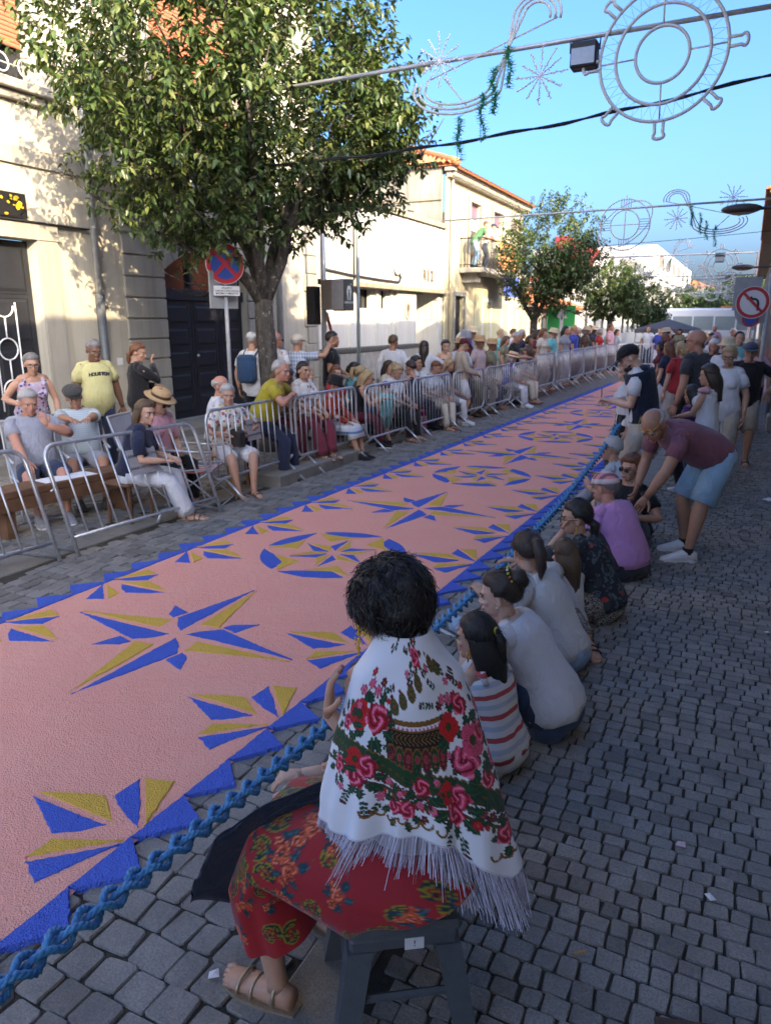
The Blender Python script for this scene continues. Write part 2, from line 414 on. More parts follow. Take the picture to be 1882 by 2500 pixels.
# ================================================================ houses
XW = -9.9
m_cream = plaster('cream_render', (.47, .435, .365), (.24, .21, .17), .45, .35)
m_granite = plaster('granite_ashlar', (.36, .335, .29), (.15, .135, .115), .5, .45, .85)
m_gray_plas = plaster('grey_cement', (.33, .31, .27), (.11, .10, .085), .9, .7)
m_white_dirty = plaster('stained_white_wall', (.50, .49, .455), (.14, .135, .12), .95, .6)
m_white = plaster('white_wall', (.56, .55, .52), (.28, .27, .24), .35, .3)
m_yellow = plaster('yellow_render', (.55, .475, .315), (.30, .26, .17), .4, .3)
m_ledge = plaster('weathered_ledge', (.36, .30, .22), (.10, .09, .07), .6, .8)
m_door = plain('black_door_paint', (.012, .014, .02), .6, 0, .3, 5, .25, 30, .004)
m_glassd = plain('dark_glass', (.02, .022, .026), .12, 0, .2, 3, 0)
m_shutter = plain('red_shutter', (.42, .13, .07), .6, 0, .1, 10, .05)
m_steel = plain('galvanised_steel', (.52, .54, .56), .36, .75, .18, 18, .12, 80, .002)
m_zinc = plain('zinc_pipe', (.42, .44, .45), .45, .6, .2, 6, .1)
m_dark = plain('dark_iron', (.03, .03, .033), .5, .3, .2, 20, .1)
m_wpaint = plain('white_paint', (.72, .72, .72), .5, 0, .06)
m_tile = None
def tile_mat():
    t = NT('terracotta_tile'); w = t.coord('World'); ri = t.node('NewGeometry').outputs['Random Per Island']
    c = t.ramp(ri, [(0, (.30, .09, .035)), (.5, (.47, .16, .065)), (1, (.58, .24, .11))])
    c = t.mix(t.ramp(t.noise(w, 3, 5), [(.45, (0,)*3), (.8, (.6,)*3)]), c, (.16, .10, .07)); t.base(c); t.rough(.85); t.bump(t.noise(w, 40), .3); return t.m
m_tile = tile_mat()
def wall_yz(b, X, y0, y1, z0, z1, ops, depth=.22, face=1):
    """wall in the plane x = X facing face*(+x) with rectangular openings (y0,y1,z0,z1) and reveals"""
    ys = sorted(set([y0, y1] + [v for o in ops for v in o[:2]])); zs = sorted(set([z0, z1] + [v for o in ops for v in o[2:4]]))
    ys = [y for y in ys if y0 <= y <= y1]; zs = [z for z in zs if z0 <= z <= z1]
    for i in range(len(ys) - 1):
        for j in range(len(zs) - 1):
            cy_, cz = (ys[i] + ys[i+1]) / 2, (zs[j] + zs[j+1]) / 2
            if any(o[0] < cy_ < o[1] and o[2] < cz < o[3] for o in ops): continue
            b.quad((X, ys[i], zs[j]), (X, ys[i+1], zs[j]), (X, ys[i+1], zs[j+1]), (X, ys[i], zs[j+1]))
    D_ = X - face * depth
    for (a, c, d, e) in [o[:4] for o in ops]:
        b.quad((X, a, d), (X, a, e), (D_, a, e), (D_, a, d)); b.quad((X, c, d), (D_, c, d), (D_, c, e), (X, c, e))
        b.quad((X, a, e), (X, c, e), (D_, c, e), (D_, a, e)); b.quad((X, a, d), (D_, a, d), (D_, c, d), (X, c, d))
    return b
def panel_door(parent, X, y0, y1, z0, z1, leaves, rows, mat, arch=None):
    """paneled door leaves with raised fields"""
    w = (y1 - y0) / leaves
    for k in range(leaves):
        a, c = y0 + k * w + .008, y0 + (k + 1) * w - .008
        d = MB().box(X - .05, X, a, c, z0, z1).build('door_leaf', mat, parent)
        st = .1; hz = (z1 - z0 - st) / rows
        for r in range(rows):
            q0 = z0 + st + r * hz; q1 = q0 + hz - st
            p = MB()
            p.box(X + .001, X + .012, a + st - .03, c - st + .03, q0 - .03, q0); p.box(X + .001, X + .012, a + st - .03, c - st + .03, q1, q1 + .03)
            p.box(X + .001, X + .012, a + st - .03, a + st, q0, q1); p.box(X + .001, X + .012, c - st, c - st + .03, q0, q1)
            in_ = .05
            p.add([(X + .001, a+st, q0), (X + .001, c-st, q0), (X + .001, c-st, q1), (X + .001, a+st, q1), (X + .022, a+st+in_, q0+in_), (X + .022, c-st-in_, q0+in_), (X + .022, c-st-in_, q1-in_), (X + .022, a+st+in_, q1-in_)],
                  [(4,5,6,7), (0,1,5,4), (1,2,6,5), (2,3,7,6), (3,0,4,7)])
            p.build('door_panel', mat, d)
    return d
def slat_shutter(parent, X, y0, y1, z0, z1, mat, pitch=.062):
    n = int((z1 - z0) / pitch); me = None
    for k in range(n):
        z = z0 + k * pitch
        if me is None:
            me = MB().prism([(0, 0, 0), (.012, 0, .008), (.016, 0, pitch * .5), (.006, 0, pitch - .006), (0, 0, pitch - .004)], (0, 1, 0), y1 - y0).mesh('slat', False, [mat])
        inst('slat', me, parent, (X, y0, z))
# ---- near left house: rusticated arch door, black doors, roller shutters
H1 = thing('town_house', 'cream rendered house with rusticated arched black door behind the big tree', 'house', (XW, 10, 0))
def L(o): o.location = o.location - H1.location if o.parent == H1 else o.location; return o
H1.location = (0, 0, 0)
ops1 = [(6.5, 8.21, .12, 3.22), (10.93, 13.45, .12, 3.36), (6.9, 8.47, 5.36, 7.6), (10.95, 13.4, 4.75, 7.9)]
b = MB(); wall_yz(b, XW, 3.0, 16.35, -.05, 9.3, ops1, .3)
b.quad((XW, 16.35, -.05), (XW - 8, 16.35, -.05), (XW - 8, 16.35, 9.3), (XW, 16.35, 9.3)); b.quad((XW - 8, 3, -.05), (XW, 3, -.05), (XW, 3, 9.3), (XW - 8, 3, 9.3))
b.quad((XW, 3, 9.3), (XW, 16.35, 9.3), (XW - 8, 16.35, 9.3), (XW - 8, 3, 9.3))
b.build('wall', m_cream, H1)
MB().box(XW - .02, XW + .16, 2.9, 16.45, 10.3, 9.32).box(XW - .02, XW + .26, 2.9, 16.5, 9.32, 10.8).build('cornice', m_granite, H1)
MB().box(XW + .002, XW + .045, 3.0, 9.2, 4.25, 4.49).build('string_course', m_granite, H1)
MB().box(XW + .002, XW + .045, 9.36, 9.8, 4.25, 4.49).build('string_course', m_granite, H1)
lb = MB().box(XW + .002, XW + .30, 9.75, 14.7, 4.36, 4.5).box(XW + .002, XW + .2, 9.85, 14.6, 4.26, 4.357).box(XW + .002, XW + .1, 9.92, 14.5, 4.16, 4.257); lb.build('balcony_ledge', m_granite, H1)
MB().box(XW + .002, XW + .06, 14.75, 16.3, 4.25, 4.49).build('string_course', m_granite, H1)
# plinth
MB().box(XW + .002, XW + .07, 8.6, 10.9, .1, .62).build('plinth', m_granite, H1)
MB().box(XW + .002, XW + .07, 14.2, 16.3, .1, .62).build('plinth', m_granite, H1)
# corner pilaster / quoin at the right end
zq = .62; kq = 0
while zq < 8.9:
    hq = .42; wq = .55 if kq % 2 else .42
    MB().bbox(XW + .001, XW + .06, 16.32 - wq, 16.37, zq + .008, zq + hq - .008, .012).build('quoin', m_granite, H1); zq += hq; kq += 1
# rusticated blocks around the arch: each block proud of the wall
yc, hw, zs_, rise = 12.19, 1.26, 2.98, .38
Rr = (hw**2 + rise**2) / (2 * rise); zc = zs_ + rise - Rr
def arch_z(y, extra=0): return zc + math.sqrt(max(.0, (Rr + extra)**2 - (y - yc)**2))
rows_z = [.63, .99, 1.35, 1.71, 2.07, 2.43, 2.79, 3.15, 3.5, 3.84, 4.15]
for a, c in zip(rows_z[:-1], rows_z[1:]):
    for side in (-1, 1):
        y_in = yc + side * (hw + (.0 if c < 3.0 else 0)); y_out = yc + side * 2.28
        if c < 3.2:
            lo, hi = sorted((y_in + side * .01, y_out)); MB().bbox(XW + .001, XW + .055, lo, hi, a + .011, c - .011, .014).build('stone_block', m_granite, H1)
        else:
            yi = yc + side * (hw - .02 + .1)
            lo, hi = sorted((yc + side * (1.5 if c < 3.6 else 1.22 + .1), y_out)); MB().bbox(XW + .001, XW + .055, lo, hi, a + .011, c - .011, .014).build('stone_block', m_granite, H1)
# voussoirs
th0 = math.asin(hw / Rr)
tl = np.linspace(-th0 - .02, th0 + .02, 10)
for i in range(9):
    t0, t1 = tl[i] + .006, tl[i+1] - .006
    P = [(yc + Rr * math.sin(t), zc + Rr * math.cos(t)) for t in np.linspace(t0, t1, 4)]
    ro = Rr + .2
    Q = [(yc + ro * math.sin(t), zc + ro * math.cos(t)) for t in np.linspace(t1, t0, 4)]
    MB().prism([(XW + .001, y, z) for y, z in P + Q], (1, 0, 0), .085).build('voussoir', m_granite, H1, recalc=True)
for i in range(7):
    t0, t1 = np.linspace(-.30, .30, 8)[i] + .004, np.linspace(-.30, .30, 8)[i+1] - .004
    y0_, y1_ = yc + (Rr + .21) * math.sin(t0), yc + (Rr + .21) * math.sin(t1); yt0, yt1 = yc + (4.14 - zc) * math.tan(t0) * .92, yc + (4.14 - zc) * math.tan(t1) * .92
    MB().prism([(XW + .001, y0_, zc + (Rr + .215) * math.cos(t0)), (XW + .001, y1_, zc + (Rr + .215) * math.cos(t1)), (XW + .001, yt1, 4.14), (XW + .001, yt0, 4.14)], (1, 0, 0), .06).build('stone_block', m_granite, H1, recalc=True)
# spandrel between arch and square opening
sp = MB(); ya = np.linspace(yc - hw, yc + hw, 17)
for i in range(16): sp.prism([(XW - .16, ya[i], arch_z(ya[i])), (XW - .16, ya[i+1], arch_z(ya[i+1])), (XW - .16, ya[i+1], 3.365), (XW - .16, ya[i], 3.365)], (1, 0, 0), .158)
sp.build('arch_head', m_granite, H1, recalc=True)
# arched door: transom window, frame, three leaves
MB().box(XW - .2, XW - .08, 10.94, 13.44, 2.42, 2.62).build('transom_bar', m_door, H1)
MB().box(XW - .2, XW - .17, 10.94, 13.44, 2.62, 3.36).build('transom_glass', m_glassd, H1)
MB().box(XW - .18, XW - .1, 11.76, 11.83, 2.62, 3.3).box(XW - .18, XW - .1, 12.56, 12.63, 2.62, 3.3).build('glazing_bar', m_door, H1)
panel_door(H1, XW - .13, 10.95, 13.43, .14, 2.42, 3, 5, m_door)
MB().lathe([(.0, 0), (.03, .01), (.035, .03), (.02, .05), (0, .055)], 10).build('door_knob', m_steel, H1)
kn = bpy.data.objects[-1] if False else None
for o in list(H1.children):
    if o.name.startswith('door_knob'): o.rotation_euler = (0, math.radians(90), 0); o.location = (XW - .1, 11.86, 1.35)
# left black door with iron grille
MB().box(XW + .002, XW + .05, 8.215, 8.58, .1, 3.21).build('door_jamb', m_granite, H1)
MB().box(XW + .002, XW + .06, 6.1, 8.6, 3.22, 3.45).build('lintel', m_granite, H1)
MB().box(XW - .02, XW + .1, 6.1, 9.2, 3.455, 3.475).build('cable_tray', m_dark, H1)
panel_door(H1, XW - .18, 6.52, 8.2, .14, 3.2, 2, 4, m_door)
gr = MB()
for zz, kind in ((2.25, 0), (1.62, 1), (1.0, 1)):
    a = np.linspace(math.pi, 2*math.pi, 13) if kind == 0 else np.linspace(0, 2*math.pi, 25)
    gr.tube([(XW - .13, 7.62 + .16*math.cos(t), zz + .16*math.sin(t)) for t in a], .012, 6)
for z0_, z1_ in ((1.78, 2.09), (1.16, 1.46)): gr.cyl((XW - .13, 7.62, z0_), (XW - .13, 7.62, z1_), .012)
gr.cyl((XW - .13, 7.82, .7), (XW - .13, 7.82, 2.3), .012).cyl((XW - .13, 7.42, .7), (XW - .13, 7.42, 2.3), .012)
gr.build('iron_grille', m_wpaint, H1, True)
# windows: roller shutters
for (y0_, y1_, z0_, z1_, zs0) in ((6.9, 8.47, 5.36, 7.6, 5.86), (10.95, 13.4, 4.75, 7.9, 5.2)):
    MB().box(XW - .28, XW - .25, y0_, y1_, z0_, z1_).build('window_glass', m_glassd, H1)
    MB().box(XW - .25, XW - .18, y0_, y0_ + .06, z0_, z1_).box(XW - .25, XW - .18, y1_ - .06, y1_, z0_, z1_).build('window_frame', m_dark, H1)
    s = MB().box(XW - .16, XW - .15, y0_ + .01, y1_ - .01, zs0, z1_).build('roller_shutter', m_shutter, H1)
    slat_shutter(s, XW - .149, y0_ + .012, y1_ - .012, zs0, z1_, m_shutter)
MB().bbox(XW + .001, XW + .2, 6.5, 8.75, 5.22, 5.35, .012).build('window_sill', m_granite, H1)
MB().bbox(XW + .001, XW + .1, 6.6, 8.6, 5.1, 5.217, .012).build('window_sill', m_granite, H1)
r_ = MB()
for y_ in (7.0, 7.5, 8.0, 8.4): r_.tube([(XW - .02, y_ + .12*math.cos(t), 5.58 + .12*math.sin(t)) for t in np.linspace(0, 2*math.pi, 17)], .012, 6)
r_.cyl((XW - .02, 6.92, 5.58), (XW - .02, 8.45, 5.58), .01); r_.build('window_rail', m_wpaint, H1, True)
for sgn, yy in ((-1, 10.95), (1, 13.4)):
    lo, hi = sorted((yy, yy + sgn * .3)); MB().bbox(XW + .001, XW + .07, lo, hi, 4.5, 7.9, .01).build('window_surround', m_granite, H1)
MB().bbox(XW + .001, XW + .08, 9.3, 13.75, 7.905, 8.25, .01).build('window_surround', m_granite, H1)
# downpipes
dp = MB().tube([(XW + .09, 9.28, 8.9), (XW + .09, 9.28, 2.4)], .055, 10); dp.build('downpipe', m_zinc, H1, True)
MB().tube([(XW + .09, 9.28, 2.45), (XW + .09, 9.28, .14)], .075, 10).build('downpipe_shoe', plain('cast_iron_grey', (.10, .11, .12), .55, .3), H1, True)
for z_ in (9, 7.2, 5.2, 3.5): MB().tube([(XW + .09 + .066*math.cos(a), 9.28 + .066*math.sin(a), z_) for a in np.linspace(0, 2*math.pi, 12, endpoint=False)], .008, 5, True).build('pipe_clip', m_zinc, H1, True)
MB().tube([(XW + .09, 14.62, 8.9), (XW + .09, 14.62, .14)], .06, 10).build('downpipe', m_zinc, H1, True)
MB().box(XW + .001, XW + .012, 9.62, 9.74, 1.28, 1.4).build('number_plate', m_wpaint, H1)
# yellow and black poster over the left door
po = thing('wall_poster', 'yellow and black printed panel above the left black door', 'poster')
m_pyel = plain('poster_yellow', (.62, .42, .03), .5, 0, .35, 25, 0); m_pblk = plain('poster_black', (.012, .011, .012), .5, 0, .2)
MB().box(XW + .11, XW + .118, 6.9, 8.03, 3.5, 3.83).build('panel', m_pblk, po)
pb = MB(); rq = random.Random(4)
for k in range(26):
    y_, z_ = rq.uniform(6.95, 7.98), rq.uniform(3.53, 3.79); q = rq.uniform(.02, .06)
    pb.prism([(XW + .1185, y_ + q*math.cos(a)*rq.uniform(.6, 1.2), z_ + .6*q*math.sin(a)*rq.uniform(.6, 1.2)) for a in np.linspace(0, 2*math.pi, 7, endpoint=False)], (1, 0, 0), .0004 + k * .00002)
pb.build('print', m_pyel, po, recalc=True)
po2 = MB().box(XW - .125, XW - .115, 6.62, 7.0, .9, 1.7).build('door_notice', plain('notice_print', (.25, .33, .5), .5, 0, .6, 30, 0), None)
tag(po2, 'pale framed notice on the left black door', 'notice')
# ---- low white municipal building with concrete letters
H2 = thing('low_building', 'low stained white building with slit windows and grey coping', 'building')
ops2 = [(17.76, 18.15, 2.37, 2.9), (18.81, 19.63, 2.37, 2.9), (20.32, 20.68, 2.37, 2.9)]
MB().box(XW - 7, XW, 16.4, 25.0, 3.05, 5.08).build('upper_wall', m_white_dirty, H2)
MB().box(XW - .3, XW + .09, 16.38, 25.0, 5.085, 5.24).build('coping', m_ledge, H2)
b = MB(); wall_yz(b, XW - .14, 16.4, 22.6, 1.2, 2.92, [(o[0], o[1], o[2], o[3]) for o in ops2], .12); b.build('lower_wall', m_white, H2)
MB().bbox(XW - .3, XW + .22, 17.25, 25.0, 2.92, 3.048, .01).build('ledge', m_ledge, H2)
MB().box(XW - .35, XW - .3, 17.5, 21, 2.3, 2.95).build('window_glass', m_glassd, H2)
fr = MB()
for o in ops2: fr.box(XW - .25, XW - .22, (o[0]+o[1])/2 - .02, (o[0]+o[1])/2 + .02, o[2], o[3])
fr.build('window_frame', m_dark, H2)
# tapered fins between the windows
for y_ in (18.45, 19.95, 20.95): MB().prism([(XW - .139, y_ - .16, 1.22), (XW - .139, y_ + .2, 1.22), (XW - .139, y_ + .08, 2.91), (XW - .139, y_ - .06, 2.91)], (1, 0, 0), .07).build('fin', m_white, H2, recalc=True)
MB().box(XW - .2, XW + .02, 21.2, 22.6, 1.2, 2.915).build('porch_pier', m_white, H2)
MB().box(XW - 1.2, XW - 1.1, 22.6, 24.7, .1, 2.92).build('porch_back', m_white, H2)
MB().box(XW - 1.08, XW - 1.04, 22.8, 23.5, .1, 2.2).build('porch_door', plain('blue_grey_door', (.22, .28, .33), .4), H2)
MB().box(XW - 1.1, XW - .02, 24.6, 25.0, .1, 2.915).build('porch_wall', m_white, H2)
m_conc = plain('concrete', (.28, .27, .25), .85, 0, .25, 6, .4, 30)
for k in range(4): MB().bbox(XW - .1, XW + .3, 16.45 + k*1.52, 16.44 + (k+1)*1.52, .1, 1.18, .01).build('wall_panel', m_conc, H2)
MB().bbox(XW - .14, XW + .33, 16.42, 22.5, 1.185, 1.3, .012).build('wall_cap', plain('dark_cap', (.07, .068, .065), .8), H2)
m_letter = plain('bronze_letter', (.12, .095, .06), .6)
for ch, y_ in (('R', 23.28), ('I', 23.6), ('2', 23.92)):
    text_obj('letter', ch, .5, m_letter, H2, frame((XW + .012, y_, 3.46), (0, 1, 0), (0, 0, 1)), .01, 'CENTER', .008)
sh = [(22.2 + x, 2.36 + z) for x, z in ((-.24, .28), (.24, .28), (.24, -.05), (.17, -.2), (0, -.31), (-.17, -.2), (-.24, -.05))]
# crest shield on the porch pier
cr = MB().prism([(XW + .021, y - .35, z) for y, z in sh], (1, 0, 0), .04).build('crest_shield', plain('crest_stone', (.40, .35, .27), .8), H2, recalc=True)
MB().prism([(XW + .062, 21.85 + .09*math.cos(a), 2.42 + .11*math.sin(a)) for a in np.linspace(0, 2*math.pi, 9, endpoint=False)], (1, 0, 0), .02).box(XW + .062, XW + .075, 21.83, 21.87, 2.15, 2.55).build('emblem', m_letter, cr, recalc=True)
MB().tube([(XW + .03, 16.6, 3.3), (XW + .04, 18, 3.22), (XW + .04, 20, 3.17), (XW + .04, 21.2, 3.16), (XW + .05, 21.32, 3.3), (XW + .05, 21.2, 3.42)], .035, 6).build('wall_cable', m_dark, H2, True)
MB().lathe([(0, 0), (.16, .02), (.2, .06), (.16, .08), (0, .09)], 12, (0, 0, 0)).build('wall_lamp', m_white, H2, True)
for o in list(H2.children):
    if o.name.startswith('wall_lamp'): o.location = (XW + .01, 21.05, 3.55); o.rotation_euler = (0, math.radians(90), 0)
MB().tube([(XW + .02, 18.35, 5.2), (XW + .02, 18.35, 3.1)], .022, 6).build('conduit', m_dark, H2, True)
# ---- yellow house with balcony and tiled hip roof
H3 = thing('yellow_house', 'yellow two storey house with balcony, grey gable and terracotta hip roof', 'house')
y3a, y3b, ze = 25.0, 34.7, 7.05
wins3 = [(27.55, 28.7, 3.95, 6.3), (30.3, 31.6, 3.95, 6.3), (33.0, 34.1, 3.95, 6.3), (26.1, 27.1, .2, 2.9), (29.3, 30.3, .9, 2.75), (31.9, 32.8, .9, 2.75), (33.4, 34.2, .2, 2.75)]
b = MB(); wall_yz(b, XW, y3a, y3b, -.05, ze, wins3, .2)
b.quad((XW, y3b, -.05), (XW - 9, y3b, -.05), (XW - 9, y3b, ze), (XW, y3b, ze)); b.build('wall', m_yellow, H3)
MB().box(XW - 9, XW - .12, y3a - .02, y3a + .1, -.05, ze + .05).build('gable_wall', m_gray_plas, H3)
MB().box(XW - 9, XW - .1, y3a - .08, y3a - .021, 6.03, 6.1).build('drip_ledge', m_ledge, H3)
MB().bbox(XW + .001, XW + .05, y3a, y3a + .35, .1, ze, .01).build('corner_strip', m_yellow, H3)
MB().tube([(XW + .1, y3a + .5, ze - .1), (XW + .1, y3a + .42, ze - .7), (XW + .1, y3a + .42, .2)], .05, 8).build('downpipe', m_yellow, H3, True)
co = MB().box(XW + .001, XW + .35, y3a - .1, y3b + .35, ze - .12, ze).box(XW + .001, XW + .2, y3a, y3b + .2, ze - .3, ze - .123); co.build('cornice', m_granite, H3)
dn = MB().box(0, .14, 0, .09, 0, .1).mesh('dentil', False, [m_granite])
for k in range(44): inst('dentil', dn, H3, (XW + .202, y3a + .1 + k * .22, ze - .25))
MB().box(XW + .001, XW + .03, 28.3, y3b, .12, 3.2).build('dado', plaster('olive_render', (.45, .42, .28), (.2, .18, .12), .4, .3), H3)
for i, (a, c, z0_, z1_) in enumerate(wins3):
    s = MB(); q = .2 if i < 3 else .14
    s.box(XW + .031, XW + .06, a - q, a, z0_ - .02, z1_ + q).box(XW + .031, XW + .06, c, c + q, z0_ - .02, z1_ + q).box(XW + .031, XW + .061, a, c, z1_, z1_ + q)
    s.build('window_surround', m_granite if i < 4 else m_white, H3)
    MB().box(XW - .2, XW - .17, a, c, z0_, z1_).build('window_glass', m_glassd, H3)
    if i < 3:
        f = MB().box(XW - .16, XW - .13, a, c, z1_ - .55, z1_).build('shutter_box', plain('mauve_shutter', (.17, .10, .14), .6), H3)
        MB().box(XW - .15, XW - .12, a, c, z1_ - (1.35 if i else .95), z1_ - .56).build('roller_blind', plain('cream_blind', (.68, .62, .5), .7), H3)
        MB().box(XW - .165, XW - .14, a + .12, a + .35, z0_, z1_ - 1.3).build('curtain', plain('wine_curtain', (.25, .03, .05), .8), H3)
    elif i in (4, 5, 6):
        f = MB()
        for y_ in (a, (a + c)/2 - .03, c - .07): f.box(XW - .165, XW - .1, y_, y_ + .07, z0_, z1_)
        f.box(XW - .165, XW - .1, a, c, z0_, z0_ + .07).box(XW - .165, XW - .1, a, c, z1_ - .07, z1_).box(XW - .16, XW - .11, a, c, 1.7, 1.75); f.build('window_frame', m_wpaint, H3)
    else:
        panel_door(H3, XW - .14, a, c, z0_, z1_, 1, 4, m_dark)
# balcony
bal = MB().bbox(XW + .001, XW + .95, 26.5, 32.4, 3.72, 3.9, .02).box(XW + .001, XW + .6, 26.9, 27.2, 3.4, 3.72).box(XW + .001, XW + .6, 31.7, 32.0, 3.4, 3.72).build('balcony_slab', m_granite, H3)
bar = MB().cyl((0, 0, 0), (0, 0, 1.0), .012, n=6).mesh('baluster', True, [m_dark])
for k in range(48): inst('baluster', bar, H3, (XW + .9, 26.56 + k * .122, 3.9))
for k in range(7): inst('baluster', bar, H3, (XW + .06 + k * .125, 26.56, 3.9)); inst('baluster', bar, H3, (XW + .06 + k * .125, 32.34, 3.9))
MB().tube([(XW, 26.56, 4.92), (XW + .9, 26.56, 4.92), (XW + .9, 32.34, 4.92), (XW, 32.34, 4.92)], .025, 6).tube([(XW, 26.56, 4.0), (XW + .9, 26.56, 4.0), (XW + .9, 32.34, 4.0), (XW, 32.34, 4.0)], .015, 6).build('handrail', m_dark, H3, True)
def banner(name, label, col, y0_, y1_, z0_, z1_):
    o = MB(); n = 7
    for j in range(n):
        ya_, yb_ = y0_ + (y1_-y0_)*j/n, y0_ + (y1_-y0_)*(j+1)/n; xa, xb = XW + .935 + .02*math.sin(j*2.1), XW + .935 + .02*math.sin((j+1)*2.1)
        o.add([(xa, ya_, z0_), (xb, yb_, z0_), (xb, yb_, z1_), (xa, ya_, z1_), (xa - .006, ya_, z0_), (xb - .006, yb_, z0_), (xb - .006, yb_, z1_), (xa - .006, ya_, z1_)], [(0,1,2,3), (7,6,5,4), (0,4,5,1), (3,2,6,7)])
    tag(o.build(name, col, None), label, 'cloth')
banner('hanging_cloth', 'orange cloth hung over the balcony railing', plain('orange_cloth', (.62, .25, .10), .8), 28.3, 30.6, 3.95, 4.95)
banner('hanging_cloth', 'blue cloth hanging below the balcony beside the orange cloth', plain('blue_cloth', (.05, .10, .42), .8), 29.2, 31.2, 2.95, 3.90)
# hip roof tiles
def roof_slope(H, y0, y1, x0, x1, z0, z1, cols, rows, keep, inset=0., thick=.02):
    """half round tiles laid in columns up a slope from (x0,z0) eave to (x1,z1) ridge; inset = hip: ridge shorter"""
    sl = math.hypot(x1 - x0, z1 - z0); ang = math.atan2(z1 - z0, x1 - x0); tl_ = sl / rows; w = (y1 - y0) / cols
    bt = MB(); n = 5
    rg = []
    for (t, r) in ((-.03, .52), (tl_ + .05, .42)):
        rg.append([(t, math.cos(a) * r * w * 1.06, math.sin(a) * r * w * .9 + (.03 if t < 0 else .0)) for a in np.linspace(math.pi, 0, n)])
    for (t, r) in ((-.03, .45), (tl_ + .05, .36)): rg.append([(t, math.cos(a) * r * w * 1.06, math.sin(a) * r * w * .9 + (.03 if t < 0 else 0.)) for a in np.linspace(math.pi, 0, n)])
    vs = [p for q in rg for p in q]; fs = [(i, i+1, n+i+1, n+i) for i in range(n-1)] + [(i, 2*n+i, 2*n+i+1, i+1) for i in range(n-1)]
    bt.add(vs, fs); me = bt.mesh('tile', True, [m_tile]); cnt = 0; rest = MB()
    base = MB(); base.add([(x0, y0, z0), (x0, y1, z0), (x1, y1 - inset, z1), (x1, y0 + inset, z1)], [(0, 1, 2, 3)]).build('roof_deck', m_tile, H)
    for r in range(rows):
        for c in range(cols):
            y = y0 + (c + .5) * w; t = (r + .5) / rows
            if inset and not (y0 + inset * t < y < y1 - inset * t): continue
            P = V(x0 + (x1-x0)*r/rows, y, z0 + (z1-z0)*r/rows + .02)
            if r < keep:
                inst('roof_tile', me, H, P, (0, -ang, 0))
            else:
                ca, sa = math.cos(ang), math.sin(ang)
                rest.add([(P[0] + ca*p[0] - sa*p[2], P[1] + p[1], P[2] + sa*p[0] + ca*p[2]) for p in vs], fs)
    if rest.v: tag(rest.build('roof_tiles', m_tile, H, True), kind='stuff')
roof_slope(H3, y3a - .15, y3b + .45, XW + .5, XW - 4.2, ze + .02, ze + 1.75, 48, 12, 5, 3.2)
# side hip facing the camera
hp = MB(); hp.add([(XW + .5, y3a - .15, ze + .02), (XW - 9, y3a - .15, ze + .02), (XW - 5.2, y3a + 3.05, ze + 1.75), (XW - 4.2, y3a + 3.05, ze + 1.75)], [(0, 1, 2, 3)]); hp.build('hip_slope', m_tile, H3)
ht = MB()
for c in range(40):
    x = XW + .35 - c * .235; tmax = min(1, (XW + .5 - x) / 4.7) if x > XW - 4.2 else min(1, max(0, (x - (XW - 9)) / 4.0))
    P0 = V(x, y3a - .2, ze + .05); P1 = V(x, y3a - .15 + 3.2 * tmax, ze + .04 + 1.73 * tmax)
    nseg = max(1, int(6 * tmax))
    for s_ in range(nseg):
        A_, B_ = P0 + (P1 - P0) * s_ / nseg, P0 + (P1 - P0) * (s_ + 1.06) / nseg
        k5 = [(math.cos(a) * .11, math.sin(a) * .09) for a in np.linspace(math.pi, 0, 5)]
        ht.add([(A_[0] + u*1.05, A_[1], A_[2] + v + .025) for u, v in k5] + [(B_[0] + u*.85, B_[1], B_[2] + v) for u, v in k5], [(i, i+1, 6+i, 5+i) for i in range(4)])
tag(ht.build('roof_tiles', m_tile, H3, True), kind='stuff')
MB().tube([V(XW + .5, y3a - .15, ze + .1) + (V(XW - 4.2, y3a + 3.05, ze + 1.85) - V(XW + .5, y3a - .15, ze + .1)) * t for t in np.linspace(0, 1, 18)], [.12 + .015 * (i % 2) for i in range(18)], 7).build('hip_ridge', m_tile, H3, True)
MB().tube([(XW - 4.2, y, ze + 1.85) for y in np.linspace(y3a + 3, y3b - 2.75, 20)], [.12 + .015 * (i % 2) for i in range(20)], 7).build('ridge', m_tile, H3, True)
# ---- low tiled house beyond
H4 = thing('tiled_cottage', 'low pale cottage with orange tiled roof beyond the yellow house', 'house')
o4 = [(35.6, 36.6, .2, 2.3), (37.6, 38.7, .8, 2.2), (40.2, 41.1, .2, 2.3), (43.2, 44.2, .8, 2.2)]
b = MB(); wall_yz(b, XW + .3, 35.1, 47, -.05, 2.65, o4, .15); b.quad((XW + .3, 35.1, 0), (XW - 7, 35.1, 0), (XW - 7, 35.1, 2.65), (XW + .3, 35.1, 2.65)); b.build('wall', m_cream, H4)
MB().box(XW + .1, XW + .14, 35.2, 46.9, 0, 2.6).build('window_glass', plain('blue_grey_door', (.2, .2, .2)), H4)
for o in o4: MB().box(XW + .301, XW + .34, o[0] - .1, o[0], o[2], o[3] + .1).box(XW + .301, XW + .34, o[1], o[1] + .1, o[2], o[3] + .1).box(XW + .301, XW + .341, o[0], o[1], o[3], o[3] + .1).build('window_surround', m_granite, H4)
roof_slope(H4, 35.0, 47.1, XW + .8, XW - 2.6, 2.7, 4.0, 46, 8, 3, 0)
MB().add([(XW + .75, 35.1, 2.66), (XW - 2.6, 35.1, 3.95), (XW - 6, 35.1, 2.66)], [(0, 1, 2)]).build('gable', m_cream, H4)
